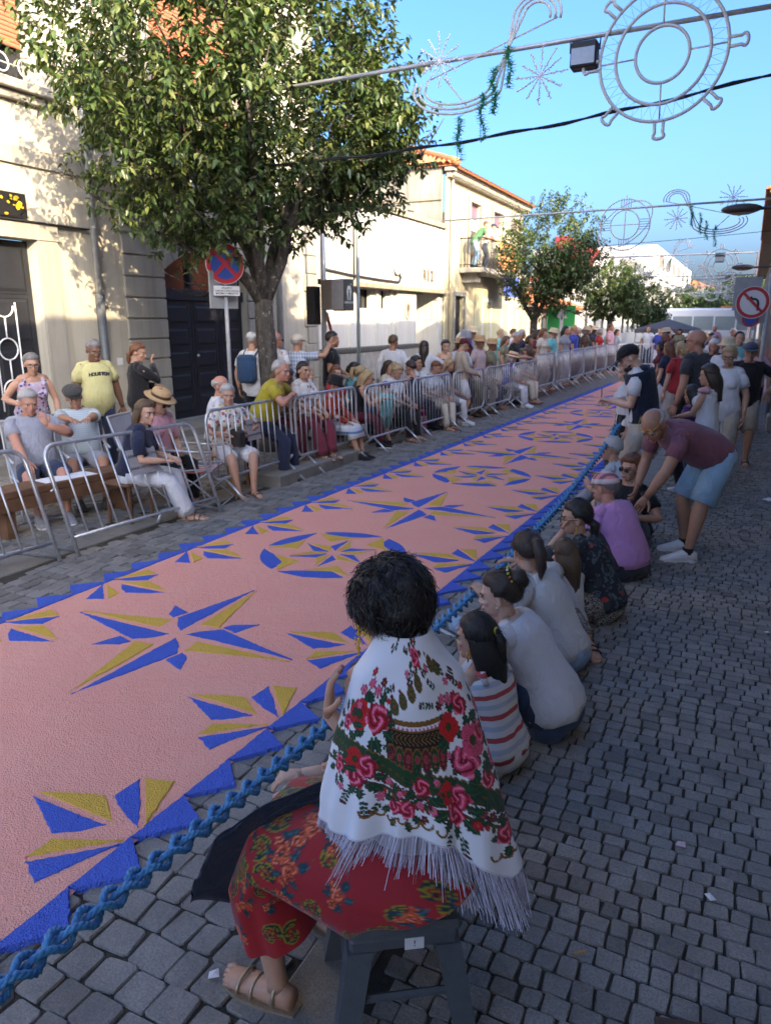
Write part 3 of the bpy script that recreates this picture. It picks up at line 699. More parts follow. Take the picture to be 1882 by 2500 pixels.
# ---- far houses
def far_house(label, x1, x0, y0, y1, z1, wallm, win=(), roof=None, roofm=None, name='house', winm=None):
    H = thing(name, label, 'house')
    MB().box(x0, x1, y0, y1, -.05, z1).build('wall', wallm, H)
    for (a, c, z0_, z2) in win:
        w = MB().box(x1 + .002, x1 + .05, a - .12, c + .12, z0_ - .12, z2 + .12).build('window', m_white if winm is None else winm, H)
        MB().box(x1 + .051, x1 + .06, a, c, z0_, z2).build('pane', m_glassd, w)
    if roof:
        ov = .4; r = MB(); zt = z1 + roof
        r.add([(x1 + ov, y0 - .2, z1), (x1 + ov, y1 + .2, z1), ((x0 + x1)/2, y1 + .2, zt), ((x0 + x1)/2, y0 - .2, zt), (x0 - ov, y0 - .2, z1), (x0 - ov, y1 + .2, z1)], [(0, 1, 2, 3), (3, 2, 5, 4), (0, 3, 4), (1, 5, 2)])
        r.build('roof', roofm or m_tile, H)
    return H
H5 = far_house('white gabled house with a dark red metal roof storey', XW + .2, XW - 8, 47.5, 60, 4.4, m_white, [(49, 50, 1, 2.5), (52, 53, 1, 2.5), (55, 56, 1, 2.5), (58, 59, 1, 2.5)])
m_redmetal = plain('red_metal_cladding', (.30, .035, .045), .45, .1, .12, 3)
rib = MB()
for k in range(26): rib.box(XW - .6, XW - .5, 46.6 + k * .4, 46.75 + k * .4, 5.3, 6.9)
for k in range(2): rib.box(XW - 1.3 + k * .4, XW - 1.15 + k * .4, 46.4, 46.5, 5.3, 6.9)
MB().box(XW - 1.3, XW - .6, 46.5, 57, 4.4, 6.9).build('metal_storey', m_redmetal, H5); rib.build('cladding_rib', m_redmetal, H5)
gb = MB().prism([(XW + .3, 50, 4.4), (XW + .3, 60, 4.4), (XW + .3, 56.5, 6.6), (XW + .3, 55.8, 6.6)], (-1, 0, 0), .6).build('gable', m_white, H5, recalc=True)
far_house('low white house with orange tiles before the modern block', XW + .4, XW - 8, 61, 80, 5.0, m_white, [(63 + 3*k, 64.2 + 3*k, 1 + 0 * k, 2.6) for k in range(5)] + [(63 + 3*k, 64.2 + 3*k, 3.4, 4.6) for k in range(5)], 1.1)
H6 = far_house('modern white three storey apartment block at the street end', XW + .6, XW - 12, 81, 128, 9.3, m_white, [], None, None, 'apartment_block')
MB().box(XW - 11.9, XW + .3, 80.9, 80.99, 0, 9.0).build('side_wall', plain('grey_side_wall', (.30, .31, .34), .85), H6)
for k in range(6):
    for s_ in range(3):
        w = MB().box(XW + .605, XW + .62, 84 + 7*k, 88.5 + 7*k, .6 + 2.9*s_, 2.8 + 2.9*s_).build('loggia', plain('loggia_shade', (.14, .13, .12), .8), H6)
        MB().box(XW + .621, XW + .9, 84 + 7*k, 88.5 + 7*k, .4 + 2.9*s_, 1.4 + 2.9*s_).build('parapet', m_cream if k % 2 else m_white, w)
far_house('distant pale house closing the view on the left', -6, -16, 135, 150, 7, m_cream, [(137, 139, 2, 4), (141, 143, 2, 4)], 2)
# ================================================================ right hand row (mostly beside and behind the camera) : unseen near house added to cast the street shade
XR = .82
m_right = plaster('ochre_render', (.42, .36, .28), (.2, .17, .13), .4, .3)
m_rgray = plaster('grey_render_right', (.30, .29, .28), (.14, .13, .12), .5, .3)
m_brick = plaster('brick_red_render', (.36, .10, .05), (.16, .06, .04), .3, .3)
def right_house(label, y0, y1, zt, mat, eave=.78, z2=None, wins=True):
    H = thing('row_house', label, 'house')
    ops = []
    if wins:
        n = max(1, int((y1 - y0) / 3))
        for k in range(n):
            a = y0 + (k + .5) * (y1 - y0) / n; ops += [(a - .5, a + .5, .1 if k % 2 else .9, 2.4), (a - .5, a + .5, 4.0, 5.9)]
    b = MB(); wall_yz(b, XR, y0, y1, -.05, zt, ops, .18, -1)
    b.quad((XR, y0, -.05), (XR + 9, y0, -.05), (XR + 9, y0, zt), (XR, y0, zt)); b.quad((XR, y1, -.05), (XR + 9, y1, -.05), (XR + 9, y1, zt), (XR, y1, zt))
    b.quad((XR + 9, y0, -.05), (XR + 9, y1, -.05), (XR + 9, y1, zt), (XR + 9, y0, zt)); b.build('wall', mat, H)
    for (a, c, z0, z1) in ops:
        MB().box(XR + .16, XR + .18, a, c, z0, z1).build('window_glass', m_glassd, H)
        MB().box(XR - .03, XR - .002, a - .12, a, z0, z1 + .12).box(XR - .03, XR - .002, c, c + .12, z0, z1 + .12).box(XR - .031, XR - .002, a, c, z1, z1 + .12).build('window_surround', m_granite, H)
    MB().box(XR - eave, XR + 9.4, y0 - .05, y1 + .05, zt, zt + .12).build('eave', plain('eave_board', (.16, .11, .07), .8), H)
    r = MB(); r.add([(XR - eave - .05, y0 - .1, zt + .125), (XR - eave - .05, y1 + .1, zt + .125), (XR + 4.5, y1 + .1, zt + 1.9), (XR + 4.5, y0 - .1, zt + 1.9), (XR + 9.5, y0 - .1, zt + .125), (XR + 9.5, y1 + .1, zt + .125)], [(0, 1, 2, 3), (3, 2, 5, 4), (0, 3, 4), (1, 5, 2)]); r.build('roof', m_tile, H)
    tm = MB().loft([[(t, math.cos(a) * .1, math.sin(a) * .085) for a in np.linspace(math.pi, 0, 5)] for t in (-.06, .45)], cap=False).mesh('roof_tile', True, [m_tile])
    for k in range(int((y1 - y0) / .24)): inst('roof_tile', tm, H, (XR - eave - .05, y0 + .12 + k * .24, zt + .14), (0, -math.radians(20), 0))
    return H
right_house('long ochre row house beside the photographer with deep tiled eaves', -4.6, 9.5, 6.85, m_right)
right_house('grey row house with deep brown eaves past the no left turn sign', 9.6, 17.5, 6.8, m_rgray)
right_house('brick red row house before the side street on the right', 17.6, 24.0, 6.7, m_brick)
right_house('orange row house after the side street on the right', 29.5, 48, 6.2, m_brick, .75)
right_house('grey far row house on the right', 48.2, 90, 6.2, m_rgray, .7)
# ================================================================ trees
def leaf_mat(name, a, b, c):
    t = NT(name); ri = t.node('NewGeometry').outputs['Random Per Island']
    col = t.ramp(ri, [(0, a), (.55, b), (1, c)])
    t.base(col); t.rough(.38); t.p.inputs['Specular IOR Level'].default_value = .5
    tr = t.node('BsdfTranslucent', {'Color': t.mix(1., col, (.9, 1., .35), 'MULTIPLY')})
    mx = t.node('MixShader', {'Fac': .2}); t.l.new(t.p.outputs[0], mx.inputs[1]); t.l.new(tr.outputs[0], mx.inputs[2])
    t.l.new(mx.outputs[0], t.n['Material Output'].inputs[0]); return t.m
m_leaf = leaf_mat('pear_leaf', (.03, .062, .02), (.062, .108, .032), (.15, .18, .058))
m_leaf2 = leaf_mat('dark_leaf', (.02, .045, .018), (.04, .08, .028), (.09, .12, .045))
def bark_mat():
    t = NT('lichen_bark'); w = t.coord('World'); z = t.coord('World', (1, 1, .35))
    c = t.mix(t.ramp(t.noise(z, 18, 5), [(.35, (0,)*3), (.65, (1,)*3)]), (.035, .03, .027), (.10, .085, .072))
    c = t.mix(t.ramp(t.noise(w, 14, 4, .6), [(.58, (0,)*3), (.66, (.85,)*3)]), c, (.26, .25, .22))
    t.base(c); t.rough(.92); t.bump(t.noise(z, 30, 5), .9, .02); return t.m
m_bark = bark_mat()
def tree(label, base, H, trunk_h, r0, crown_c, crown_r, n_twigs, leaves, lsize, seed, limbs, name='street_tree', group=None, leafm=None, squash=1.):
    """limbs: list of unit-ish directions for the main boughs"""
    r = random.Random(seed); nr = np.random.RandomState(seed)
    T = thing(name, label, 'tree', base, 0, group)
    tr = MB(); bx, by = r.uniform(-.05, .05), r.uniform(-.05, .05)
    tp = [V(bx * t * 2 + .03 * math.sin(t * 5), by * t * 2, trunk_h * t) for t in np.linspace(0, 1, 9)]
    tr.tube(tp, [r0 * (1.35 if i == 0 else 1.12 if i == 1 else 1 - .02 * i + .03 * math.sin(i * 2.3)) for i in range(9)], 12)
    fork = tp[-1]; ends = []; brs = MB(); cc = V(crown_c); cr = V(crown_r)
    def bough(p0, d, ln, rad, depth):
        p = p0.copy(); d = unit(d); pts = [p.copy()]; rr = [rad]; n = 6
        for i in range(n):
            d = unit(d + nr.normal(0, .13, 3) + V(0, 0, .07 if depth < 2 else .12)); p = p + d * ln / n; pts.append(p.copy()); rr.append(rad * (1 - .62 * (i + 1) / n))
        (tr if depth == 0 else brs).tube(pts, rr, 8 if depth == 0 else 5)
        if depth >= 1: ends.extend(pts[3:])
        if depth < 2:
            k = 6 if depth == 0 else 4
            for j in range(k):
                q = pts[r.randint(2, n)]; out = unit(q - V(fork[0], fork[1], q[2])) if np.linalg.norm((q - fork)[:2]) > .1 else unit(nr.normal(0, 1, 3))
                dd = unit(d * .5 + out * .45 + nr.normal(0, .5, 3) + V(0, 0, .1))
                bough(q, dd, ln * r.uniform(.5, .75), rr[3] * .6, depth + 1)
    for d, ln in limbs: bough(fork - V(0, 0, .08), V(d), ln, r0 * .62, 0)
    t_o = tr.build('trunk', m_bark, T, True); brs.build('branches', m_bark, t_o, True)
    ends = np.array(ends)
    # fill the crown volume with twig roots near branch ends
    inside = np.sum(((ends - cc) / cr) ** 2, 1) < 1.15; ends = ends[inside] if inside.sum() > 10 else ends
    tw = MB(); lv = []; lf = []
    def leaf(p, d, s):
        up = V(0, 0, 1); side = unit(np.cross(d, up) + nr.normal(0, .35, 3)); nrm = unit(np.cross(side, d))
        o = len(lv); w = s * .30; b = -.06 * s
        lv.extend([p, p + d * s * .35 + side * w + nrm * .1 * s, p + d * s * .35 - side * w + nrm * .1 * s, p + d * s * .42 + nrm * b, p + d * s * .8 + side * w * .62, p + d * s * .8 - side * w * .62, p + d * s * 1.08 - nrm * .16 * s])
        lf.extend([(o, o+3, o+1), (o, o+2, o+3), (o+1, o+3, o+4), (o+3, o+2, o+5), (o+3, o+6, o+4), (o+3, o+5, o+6)])
    for k in range(n_twigs):
        # shell biased position in the crown
        u = unit(nr.normal(0, 1, 3)); rad = r.uniform(.35, 1.0) ** .5
        c = cc + cr * u * rad * (1 + .16 * mnoise.noise((u[0]*2.2 + seed, u[1]*2.2, u[2]*2.2)))
        if r.random() < .55: c = ends[r.randrange(len(ends))] + nr.normal(0, .22, 3) * cr / max(cr)
        e2 = np.sum(((c - cc) / cr) ** 2)
        if e2 > 1.3: continue
        d = unit((c - cc) / cr * .6 + V(0, 0, .75) + nr.normal(0, .42, 3)); ln = r.uniform(.22, .5) * (cr[0] / 2.6) ** .5 * (1.7 if e2 > .8 and c[2] > cc[2] and r.random() < .45 else 1)
        pts = [c + d * ln * t + V(0, 0, -.05 * t * t) for t in (0, .5, 1)]
        tw.tube(pts, [.006, .004, .002], 3, cap=False)
        nl = int(leaves * r.uniform(.7, 1.3))
        for j in range(nl):
            t = (j + r.random()) / nl; p = c + d * ln * t
            a = j * 2.4 + r.random(); s1 = unit(np.cross(d, V(.3, .2, 1))); s2 = np.cross(d, s1)
            ld = unit(s1 * math.cos(a) + s2 * math.sin(a) + d * .25 + V(0, 0, -.55 - .25 * r.random()))
            leaf(p, ld, lsize * r.uniform(.75, 1.25))
    tag(tw.build('twigs', m_bark, t_o), kind='stuff')
    me = bpy.data.meshes.new('crown'); me.from_pydata([tuple(p) for p in lv], [], lf); me.materials.append(leafm or m_leaf)
    me.polygons.foreach_set('use_smooth', [True] * len(lf)); me.update()
    tag(link(bpy.data.objects.new('crown', me), T), kind='stuff'); return T
tree('large leafy pear tree with forked mottled trunk before the arched black door', (-6.75, 9.7, 0), 7.6, 2.35, .17, (-.15, -.25, 5.35), (2.2, 3.0, 2.35), 2500, 14, .105, 21,
     [((-.35, -.85, 1.0), 2.3), ((.1, -.3, 1.2), 2.5), ((.15, .6, 1.15), 2.5), ((.5, .1, 1.1), 2.2), ((-.5, .35, 1.1), 2.2)], group='trees along the left pavement')
tree('round pear tree with slanting trunk in front of the yellow house', (-6.3, 23.9, 0), 5.6, 2.1, .14, (.35, .5, 3.95), (1.65, 1.7, 1.75), 1300, 11, .10, 33,
     [((-.4, -.4, 1), 1.5), ((.5, .4, 1), 1.7), ((.1, -.2, 1.2), 1.6), ((.3, -.4, 1), 1.4)], group='trees along the left pavement')
tree('dense rounded street tree past the green arrow sign', (-6.1, 37.5, 0), 4.8, 2.0, .16, (0, 0, 3.45), (1.75, 1.75, 1.35), 900, 11, .13, 45,
     [((-.4, -.3, 1), 1.1), ((.4, .3, 1), 1.2), ((.1, -.3, 1), 1.2)], group='trees along the left pavement')
tree('loose dark street tree beside the white houses', (-6.3, 52, 0), 4.2, 1.4, .12, (0, 0, 2.8), (1.5, 1.6, 1.6), 600, 10, .16, 52,
     [((-.4, -.3, 1), 1.0), ((.4, .3, 1), 1.0), ((.1, -.3, 1), 1.1)], group='trees along the left pavement', leafm=m_leaf2)
tree('rounded green tree before the modern white block', (-6.0, 88, 0), 6, 1.6, .25, (0, 0, 3.4), (3.2, 3.2, 2.2), 700, 10, .3, 61,
     [((-.4, -.3, 1), 1.6), ((.4, .3, 1), 1.6), ((.1, -.3, 1), 1.5)], leafm=m_leaf2)
tree('olive green tree at the far end of the street on the right', (-2.2, 105, 0), 7, 1.8, .3, (0, 0, 4.6), (4.2, 4.2, 2.9), 700, 10, .36, 72,
     [((-.4, -.3, 1), 1.9), ((.4, .3, 1), 1.9), ((.1, -.3, 1), 1.9)], leafm=m_leaf2)
tree('far green tree left of the distant olive tree', (-7.5, 120, 0), 6, 1.8, .3, (0, 0, 3.6), (4.0, 4.0, 2.6), 450, 9, .42, 77,
     [((-.4, -.3, 1), 1.9), ((.4, .3, 1), 1.9)], leafm=m_leaf2)
# ================================================================ festival lights over the street
m_rope_light = plain('light_tube', (.62, .62, .6), .35, .1, .15, 40, .2, 200)
m_alu = plain('aluminium_beam', (.55, .56, .57), .4, .5, .1, 10, .1)
m_tinsel = plain('green_tinsel', (.02, .50, .24), .35, .3, .3, 60, 0)
m_ice = plain('clear_led_string', (.75, .76, .78), .25, 0, .1)
m_wire = plain('blue_grey_wire', (.10, .14, .22), .5, 0, .1)
m_cable = plain('black_cable', (.02, .022, .026), .6)
def ring(c, r, n=48, sq=1): return [(c[0] + r * math.cos(a), c[1], c[2] + r * sq * math.sin(a)) for a in np.linspace(0, 2*math.pi, n, endpoint=False)]
def ship_wheel(T, c, R, th=.018):
    for rr in (1., .74, .42): MB().tube(ring(c, R * rr), th, 6, True).build('ring', m_rope_light, T, True)
    for k in range(8):
        a = k * math.pi / 4 + .04; u = V(math.cos(a), 0, math.sin(a)); w = V(-math.sin(a), 0, math.cos(a)); C = V(c)
        lo = [C + u * R + w * R * .07, C + u * R * 1.18 + w * R * .065] + [C + u * R * (1.23 + .045 * math.cos(t)) + w * R * .09 * math.sin(t) for t in np.linspace(1.9, -1.9, 9)] + [C + u * R * 1.18 - w * R * .065, C + u * R - w * R * .07]
        MB().tube(lo, th, 6).build('handle', m_rope_light, T, True)
        if k % 2 == 0: MB().cyl(C + u * R * .42, C + u * R, th * .55, n=5).build('spoke', m_rope_light, T, True)
    zz = [V(c) + R * (.98 if i % 2 else .76) * V(math.cos(i * math.pi / 36), 0, math.sin(i * math.pi / 36)) for i in range(72)]
    MB().tube(zz, th * .25, 4, True).build('zigzag_wire', m_wire, T)
    MB().ell(c, .001) if False else None
def starburst(T, c, R, n=12, seed=0):
    r = random.Random(seed); b = MB()
    for k in range(n):
        a = 2 * math.pi * k / n + r.uniform(-.05, .05); l = R * r.uniform(.8, 1.08); u = V(math.cos(a), r.uniform(-.15, .15), math.sin(a)); C = V(c)
        b.cyl(C, C + u * l, .006, n=4)
        for j in range(3, 11):
            p = C + u * l * j / 10 + V(r.uniform(-1, 1), r.uniform(-1, 1), r.uniform(-1, 1)) * .012; b.ell(p, .011, None, 5, 3)
    b.build('starburst', m_ice, T)
def swoosh(T, c, W, Hh, flip=1, th=.014):
    """an S curve of three parallel light tubes"""
    for k, off in enumerate((-.045, 0, .045)):
        P = []
        for t in np.linspace(0, 1, 44):
            if t < .3: a = math.pi * (1.15 - 1.0 * t / .3); q = V(.32 + .16 * math.cos(a) * (1 + off*2), 0, .30 + (.17 + off) * math.sin(a))
            elif t > .62: a = math.pi + (math.pi * 1.15) * (t - .62) / .38; q = V(-.28 - .27 * math.cos(a - math.pi) * -1 * (1 + off * 2), 0, -.28 + (.2 + off) * math.sin(a)); q = V(-.27 + (.27 + off) * -math.cos(a), 0, -.26 + (.2 + off) * math.sin(a))
            else: continue
            P.append(q)
        # joined S: upper hook, diagonal, lower bowl
        hook = [V(.36 + (.13 + off*.8) * math.cos(a), 0, .30 + (.16 + off*.8) * math.sin(a)) for a in np.linspace(-.25, math.pi * .92, 14)]
        bowl = [V(-.20 + (.30 + off) * math.cos(a), 0, -.22 + (.20 + off) * math.sin(a)) for a in np.linspace(-.35, -math.pi * 1.12, 18)]
        S = hook + [hook[-1] + (bowl[0] - hook[-1]) * t for t in np.linspace(.12, .88, 8)] + bowl
        MB().tube([V(c) + V(flip * p[0] * W, 0, p[2] * Hh) for p in S], th, 5).build('light_tube', m_rope_light, T, True)
    MB().cyl(V(c) + V(-flip * .45 * W, .02, -.12 * Hh), V(c) + V(flip * .5 * W, .02, .27 * Hh), .009, n=5).build('brace', m_rope_light, T)
    MB().cyl(V(c) + V(-flip * .12 * W, .02, -.42 * Hh), V(c) + V(-flip * .32 * W, .02, -.1 * Hh), .009, n=5).build('brace', m_rope_light, T)
def garland(T, top, ln, seed):
    r = random.Random(seed); b = MB(); n = int(ln * 260)
    for k in range(n):
        t = k / n; p = V(top) + V(.018 * math.sin(t * 9 + seed) + .03*t, .01 * math.cos(t * 7), -ln * t); a = k * 2.39
        u = unit(V(math.cos(a), math.sin(a), r.uniform(-.5, .4))); w = unit(np.cross(u, V(0, 0, 1))) * .006
        l = .065; w = w * 2.4; b.add([p + w, p - w, p + u * l - w * .3, p + u * l + w * .3], [(0, 1, 2, 3)])
    b.cyl(top, V(top) - V(0, 0, ln), .004, n=4); b.build('tinsel', m_tinsel, T)
def flood(T, c, s=.26):
    b = MB().bbox(c[0] - s/2, c[0] + s/2, c[1] - .08, c[1] + .08, c[2] - s*.62, c[2] + s*.3, .015).build('floodlight', plain('flood_black', (.02, .02, .022), .5), T)
    MB().box(c[0] - s*.44, c[0] + s*.44, c[1] - .095, c[1] - .081, c[2] - s*.52, c[2] + s*.05).build('lens', plain('flood_lens', (.34, .35, .36), .2, .4), b)
    MB().tube([(c[0] - s*.55, c[1], c[2]), (c[0] - s*.58, c[1], c[2] + s*.5), (c[0] + s*.58, c[1], c[2] + s*.5), (c[0] + s*.55, c[1], c[2])], .012, 5).build('bracket', m_dark, b)
def beam(T, a, b_, r=.024):
    MB().cyl(a, b_, r, n=8).build('beam', m_alu, T, True)
LG = 'festival light figures strung over the street'
# nearest string
T = thing('light_string', 'nearest festival light beam with big ship wheel and silver wave against the sky', 'light string', (-2, 8.3, 4.8), 0, LG); T.location = (0, 0, 0)
beam(T, (-7.2, 8.3, 4.75), (.75, 8.3, 4.80)); 
ship_wheel(T, (-1.06, 8.26, 4.52), .585, .016); swoosh(T, (-2.85, 8.26, 4.72), 1.5, 1.05, 1)
starburst(T, (-3.36, 8.24, 4.77), .26, 12, 1); starburst(T, (-2.24, 8.24, 4.48), .27, 12, 2); flood(T, (-1.81, 8.3, 4.66))
for i, (x, z, l) in enumerate(((-3.12, 4.19, .45), (-2.86, 4.38, .46), (-2.74, 4.62, .44), (-2.58, 4.80, .40))): garland(T, (x, 8.22, z), l, i)
# second string
T = thing('light_string', 'second festival light beam with globe figure and wave right of it', 'light string', (0, 0, 0), 0, LG)
Y2 = 17.5; beam(T, (-7, Y2, 4.36), (.3, Y2, 4.40), .022)
c2 = (-2.72, Y2, 4.05)
for rr in (.52, .3): MB().tube(ring(c2, rr), .014, 5, True).build('ring', m_rope_light, T, True)
MB().tube([(c2[0] + .62 * math.cos(a) * math.cos(.5) - .2 * math.sin(a) * math.sin(.5), Y2, c2[2] + .62 * math.cos(a) * math.sin(.5) + .42 * math.sin(a) * math.cos(.5)) for a in np.linspace(0, 2*math.pi, 40, endpoint=False)], .012, 5, True).build('orbit', m_rope_light, T, True)
MB().cyl((c2[0], Y2, c2[2] - .55), (c2[0], Y2, c2[2] + .6), .012, n=5).cyl((c2[0] - .5, Y2, c2[2]), (c2[0] + .5, Y2, c2[2]), .01, n=5).build('cross_bar', m_rope_light, T)
for k in range(4):
    a = k * math.pi / 2; u = V(math.cos(a), 0, math.sin(a)); w = V(-math.sin(a), 0, math.cos(a)); b = MB()
    for j in (-.1, -.05, 0, .05, .1): b.cyl(V(c2) + u * .3 + w * j, V(c2) + u * .54 + w * j, .006, n=4)
    b.build('rung', m_wire, T)
swoosh(T, (-1.15, Y2, 4.22), 1.55, .95, -1, .012); starburst(T, (-1.66, Y2 - .02, 4.12), .24, 12, 4); starburst(T, (-.62, Y2 - .02, 4.47), .26, 12, 5)
for i, (x, z, l) in enumerate(((-1.38, 4.36, .4), (-1.2, 4.2, .42), (-1.08, 4.05, .38), (-.9, 3.95, .42))): garland(T, (x, Y2 - .03, z), l, 10 + i)
# third and further strings
def far_string(label, Y, z, x0, seed, wheel=True):
    T = thing('light_string', label, 'light string', (0, 0, 0), 0, LG); beam(T, (-7, Y, z), (x0, Y, z), .025)
    if wheel: ship_wheel(T, (-1.12, Y, z - .38), .52, .016); flood(T, (-1.16, Y - .05, z - .12), .26)
    swoosh(T, (-2.9, Y, z - .1), 1.6, 1.2, 1, .014); starburst(T, (-2.2, Y, z - .3), .3, 12, seed); starburst(T, (-3.9, Y, z + .1), .3, 12, seed + 1)
    for i in range(3): garland(T, (-3.1 + .2 * i, Y, z - .1), .4, seed + i)
    MB().cyl((x0, Y, 0), (x0, Y, z), .03, n=6).build('post', m_alu, T)
far_string('third festival light beam with small ship wheel and floodlight', 27.5, 4.15, -.06, 20)
far_string('fourth festival light beam, small in the distance', 38, 4.0, -.02, 30)
far_string('fifth festival light beam, far down the street', 52, 4.1, 0, 40)
far_string('farthest festival light beam above the distant crowd', 68, 4.2, 0, 50)
# slack cables
def cable(label, a, b_, sag, r=.012, twin=True):
    o = MB()
    for k in range(2 if twin else 1):
        o.tube([V(a) + (V(b_) - V(a)) * t + V(0, 0, -sag * 4 * t * (1 - t) + .02 * k * math.sin(t * 40)) for t in np.linspace(0, 1, 36)], r, 4)
    tag(o.build('overhead_cable', m_cable, None), label, 'cable')
cable('twisted dark cable crossing below the big ship wheel', (-6.4, 8.8, 4.05), (.8, 8.8, 4.5), .18)
cable('thin wire crossing the street below the second light beam', (-6.4, 19, 3.72), (.3, 19, 3.95), .05, .006, False)
cable('wire crossing the far street by the distant strings', (-6.4, 33, 3.6), (.3, 33, 3.7), .08, .01, False)
# ================================================================ street furniture
m_sign_gray = plain('sign_back_grey', (.34, .35, .36), .5, .2); m_ink = plain('black_ink', (.02, .02, .022), .6, 0, .1, 5, 0)
m_red = plain('sign_red', (.50, .03, .04), .4, 0, .08, 5, 0); m_sblue = plain('sign_blue', (.02, .08, .34), .4, 0, .08, 5, 0); m_swhite = plain('sign_white', (.66, .66, .66), .4, 0, .05, 5, 0)
def barrier(label, y0, y1, x0, x1, tilt=0., sign=False, kindA=False, z=0., bars=13):
    T = thing('crowd_barrier', label, 'barrier', (x0, y0, z), math.atan2(x0 - x1, y1 - y0), 'steel barriers along the left kerb'); L_ = math.hypot(x1 - x0, y1 - y0)
    zt, zb = (.96, .16) if kindA else (1.06, .26)
    def q(y, zz): return (-tilt * zz, y, zz)
    cr = .13; pts = [q(0, 0 if kindA else zb)]
    if kindA:
        pts = [q(0, 0), q(0, zt - cr)] + [q(cr - cr * math.cos(a), zt - cr + cr * math.sin(a)) for a in np.linspace(.25, math.pi/2, 6)] + [q(L_ - cr + cr * math.sin(a), zt - cr + cr * math.cos(a)) for a in np.linspace(0.1, math.pi/2, 6)] + [q(L_, 0)]
        MB().tube(pts, .019, 8).build('frame', m_steel, T, True); MB().cyl(q(0, zb), q(L_, zb), .016, n=8).build('bottom_rail', m_steel, T, True)
        for ye in (.02, L_ - .02):
            MB().tube([(-.02, ye, .04), (-.18, ye - .28, .13), (-.22, ye - .62, .12), (-.2, ye - .70, .02)], .016, 7).build('foot', m_steel, T, True)
            MB().prism([(-.05, ye, .15), (-.3, ye - .05, .02), (-.3, ye - .05, -.0), (-.05, ye, .11)], (0, 1, 0), .012).build('foot_plate', m_steel, T, recalc=True)
    else:
        c2 = [(cr, zb, -1, -1), (cr, zt, -1, 1)]
        pts = []
        for (cy_, cz, a0) in ((cr, zb + cr, math.pi), (L_ - cr, zb + cr, 1.5 * math.pi), (L_ - cr, zt - cr, 0), (cr, zt - cr, .5 * math.pi)):
            pts += [q(cy_ + cr * math.cos(a), cz + cr * math.sin(a)) for a in np.linspace(a0, a0 + math.pi/2, 6)]
        MB().tube(pts, .019, 8, True).build('frame', m_steel, T, True)
        for ye in (.22, L_ - .22):
            MB().tube([q(ye, zb), (.30, ye, .0)], .017, 7).build('foot', m_steel, T, True); MB().tube([q(ye, zb), (-.34, ye + .05, .0)], .017, 7).build('foot', m_steel, T, True)
    bm_ = MB().cyl((0, 0, 0), (-tilt * (zt - zb), 0, zt - zb), .0095, n=7).mesh('bar', True, [m_steel])
    for k in range(1, bars): inst('bar', bm_, T, q(L_ * k / bars, zb))
    MB().tube([(-tilt * .6 + .03, -.03, .62), (-tilt * .6, .0, .60), (-tilt * .6 + .02, -.06, .58)], .009, 5).build('hook', m_steel, T, True)
    if sign:
        y0_, y1_ = L_ * sign[0], L_ * sign[1]; z0_, z1_ = sign[2], sign[3]
        s = MB(); s.add([(-tilt*z0_ + .012, y0_, z0_), (-tilt*z0_ + .012, y1_, z0_), (-tilt*z1_ + .012, y1_, z1_), (-tilt*z1_ + .012, y0_, z1_), (-tilt*z0_ + .016, y0_, z0_), (-tilt*z0_ + .016, y1_, z0_), (-tilt*z1_ + .016, y1_, z1_), (-tilt*z1_ + .016, y0_, z1_)], [(4,5,6,7), (3,2,1,0), (0,1,5,4), (1,2,6,5), (2,3,7,6), (3,0,4,7)])
        so = s.build('sign_plate', plain('plate_steel', (.36, .35, .37), .5, .3), T)
        for tx, zz in (('CÂMARA MUNICIPAL', .74), ('DE', .5), ('VIANA DO CASTELO', .26)):
            zc_ = z0_ + (z1_ - z0_) * zz; text_obj('lettering', tx, (y1_ - y0_) * .115, m_ink, so, frame((-tilt * zc_ + .018, (y0_ + y1_) / 2, zc_), (0, 1, 0), (-tilt, 0, 1)), .0006)
    return T
barrier('leftmost steel crowd barrier cut off by the picture edge', 2.3, 4.2, -5.42, -5.22, .38, False, True)
barrier('leaning steel barrier with council plate in front of the long bench', 4.38, 6.18, -5.19, -5.02, .38, (.46, .66, .56, .80), True, bars=11)
barrier('steel barrier with council plate before the floral shirt woman', 6.42, 8.15, -5.30, -5.32, .06, (.42, .58, .62, .88))
BX = [(8.2, 9.88, -5.30, -5.28, 'steel barrier on the raised kerb before the maroon skirt woman'), (9.92, 11.58, -5.14, -5.12, 'steel barrier in front of the child in turquoise'), (11.62, 13.28, -5.08, -5.02, 'steel barrier before the navy vest spectator'), (13.34, 15.0, -5.0, -4.95, 'steel barrier the beige jacket man leans on'), (15.05, 16.7, -4.92, -4.86, 'steel barrier before the stacked silver chairs'), (16.75, 18.4, -4.82, -4.75, 'steel barrier before the woman in white trousers')]
for (a, c, xa, xb, lb_) in BX: barrier(lb_, a, c, xa, xb, .04)
for k in range(6): barrier(['first', 'second', 'third', 'fourth', 'fifth', 'sixth'][k] + ' steel barrier on the far raised kerb past the white trousers', 18.6 + 1.72 * k, 20.25 + 1.72 * k, -4.75 + .055 * k, -4.7 + .055 * k, .03, z=.13)
# far white barrier in the sun across the street
T = barrier('white barrier standing in the sun at the end of the left row', 0, 1.7, 0, 0, .03); T.location = (-4.75, 31.6, .02); T.rotation_euler = (0, 0, math.radians(-58)); del T['group']
for o in T.children: 
    for ms in [o.data]:
        ms.materials.clear(); ms.materials.append(m_wpaint)
tag(MB().prism([(-4.5 + .5*math.cos(a)*.35, 31.62 + .3*math.cos(a)*.35, .62 + .22*math.sin(a)) for a in np.linspace(0, 2*math.pi, 10, endpoint=False)], (-.3, -.8, 0), .02).build('orange_cloth', plain('orange_vest', (.75, .22, .03), .7), None, recalc=True), 'orange cloth hanging on the white barrier', 'cloth')
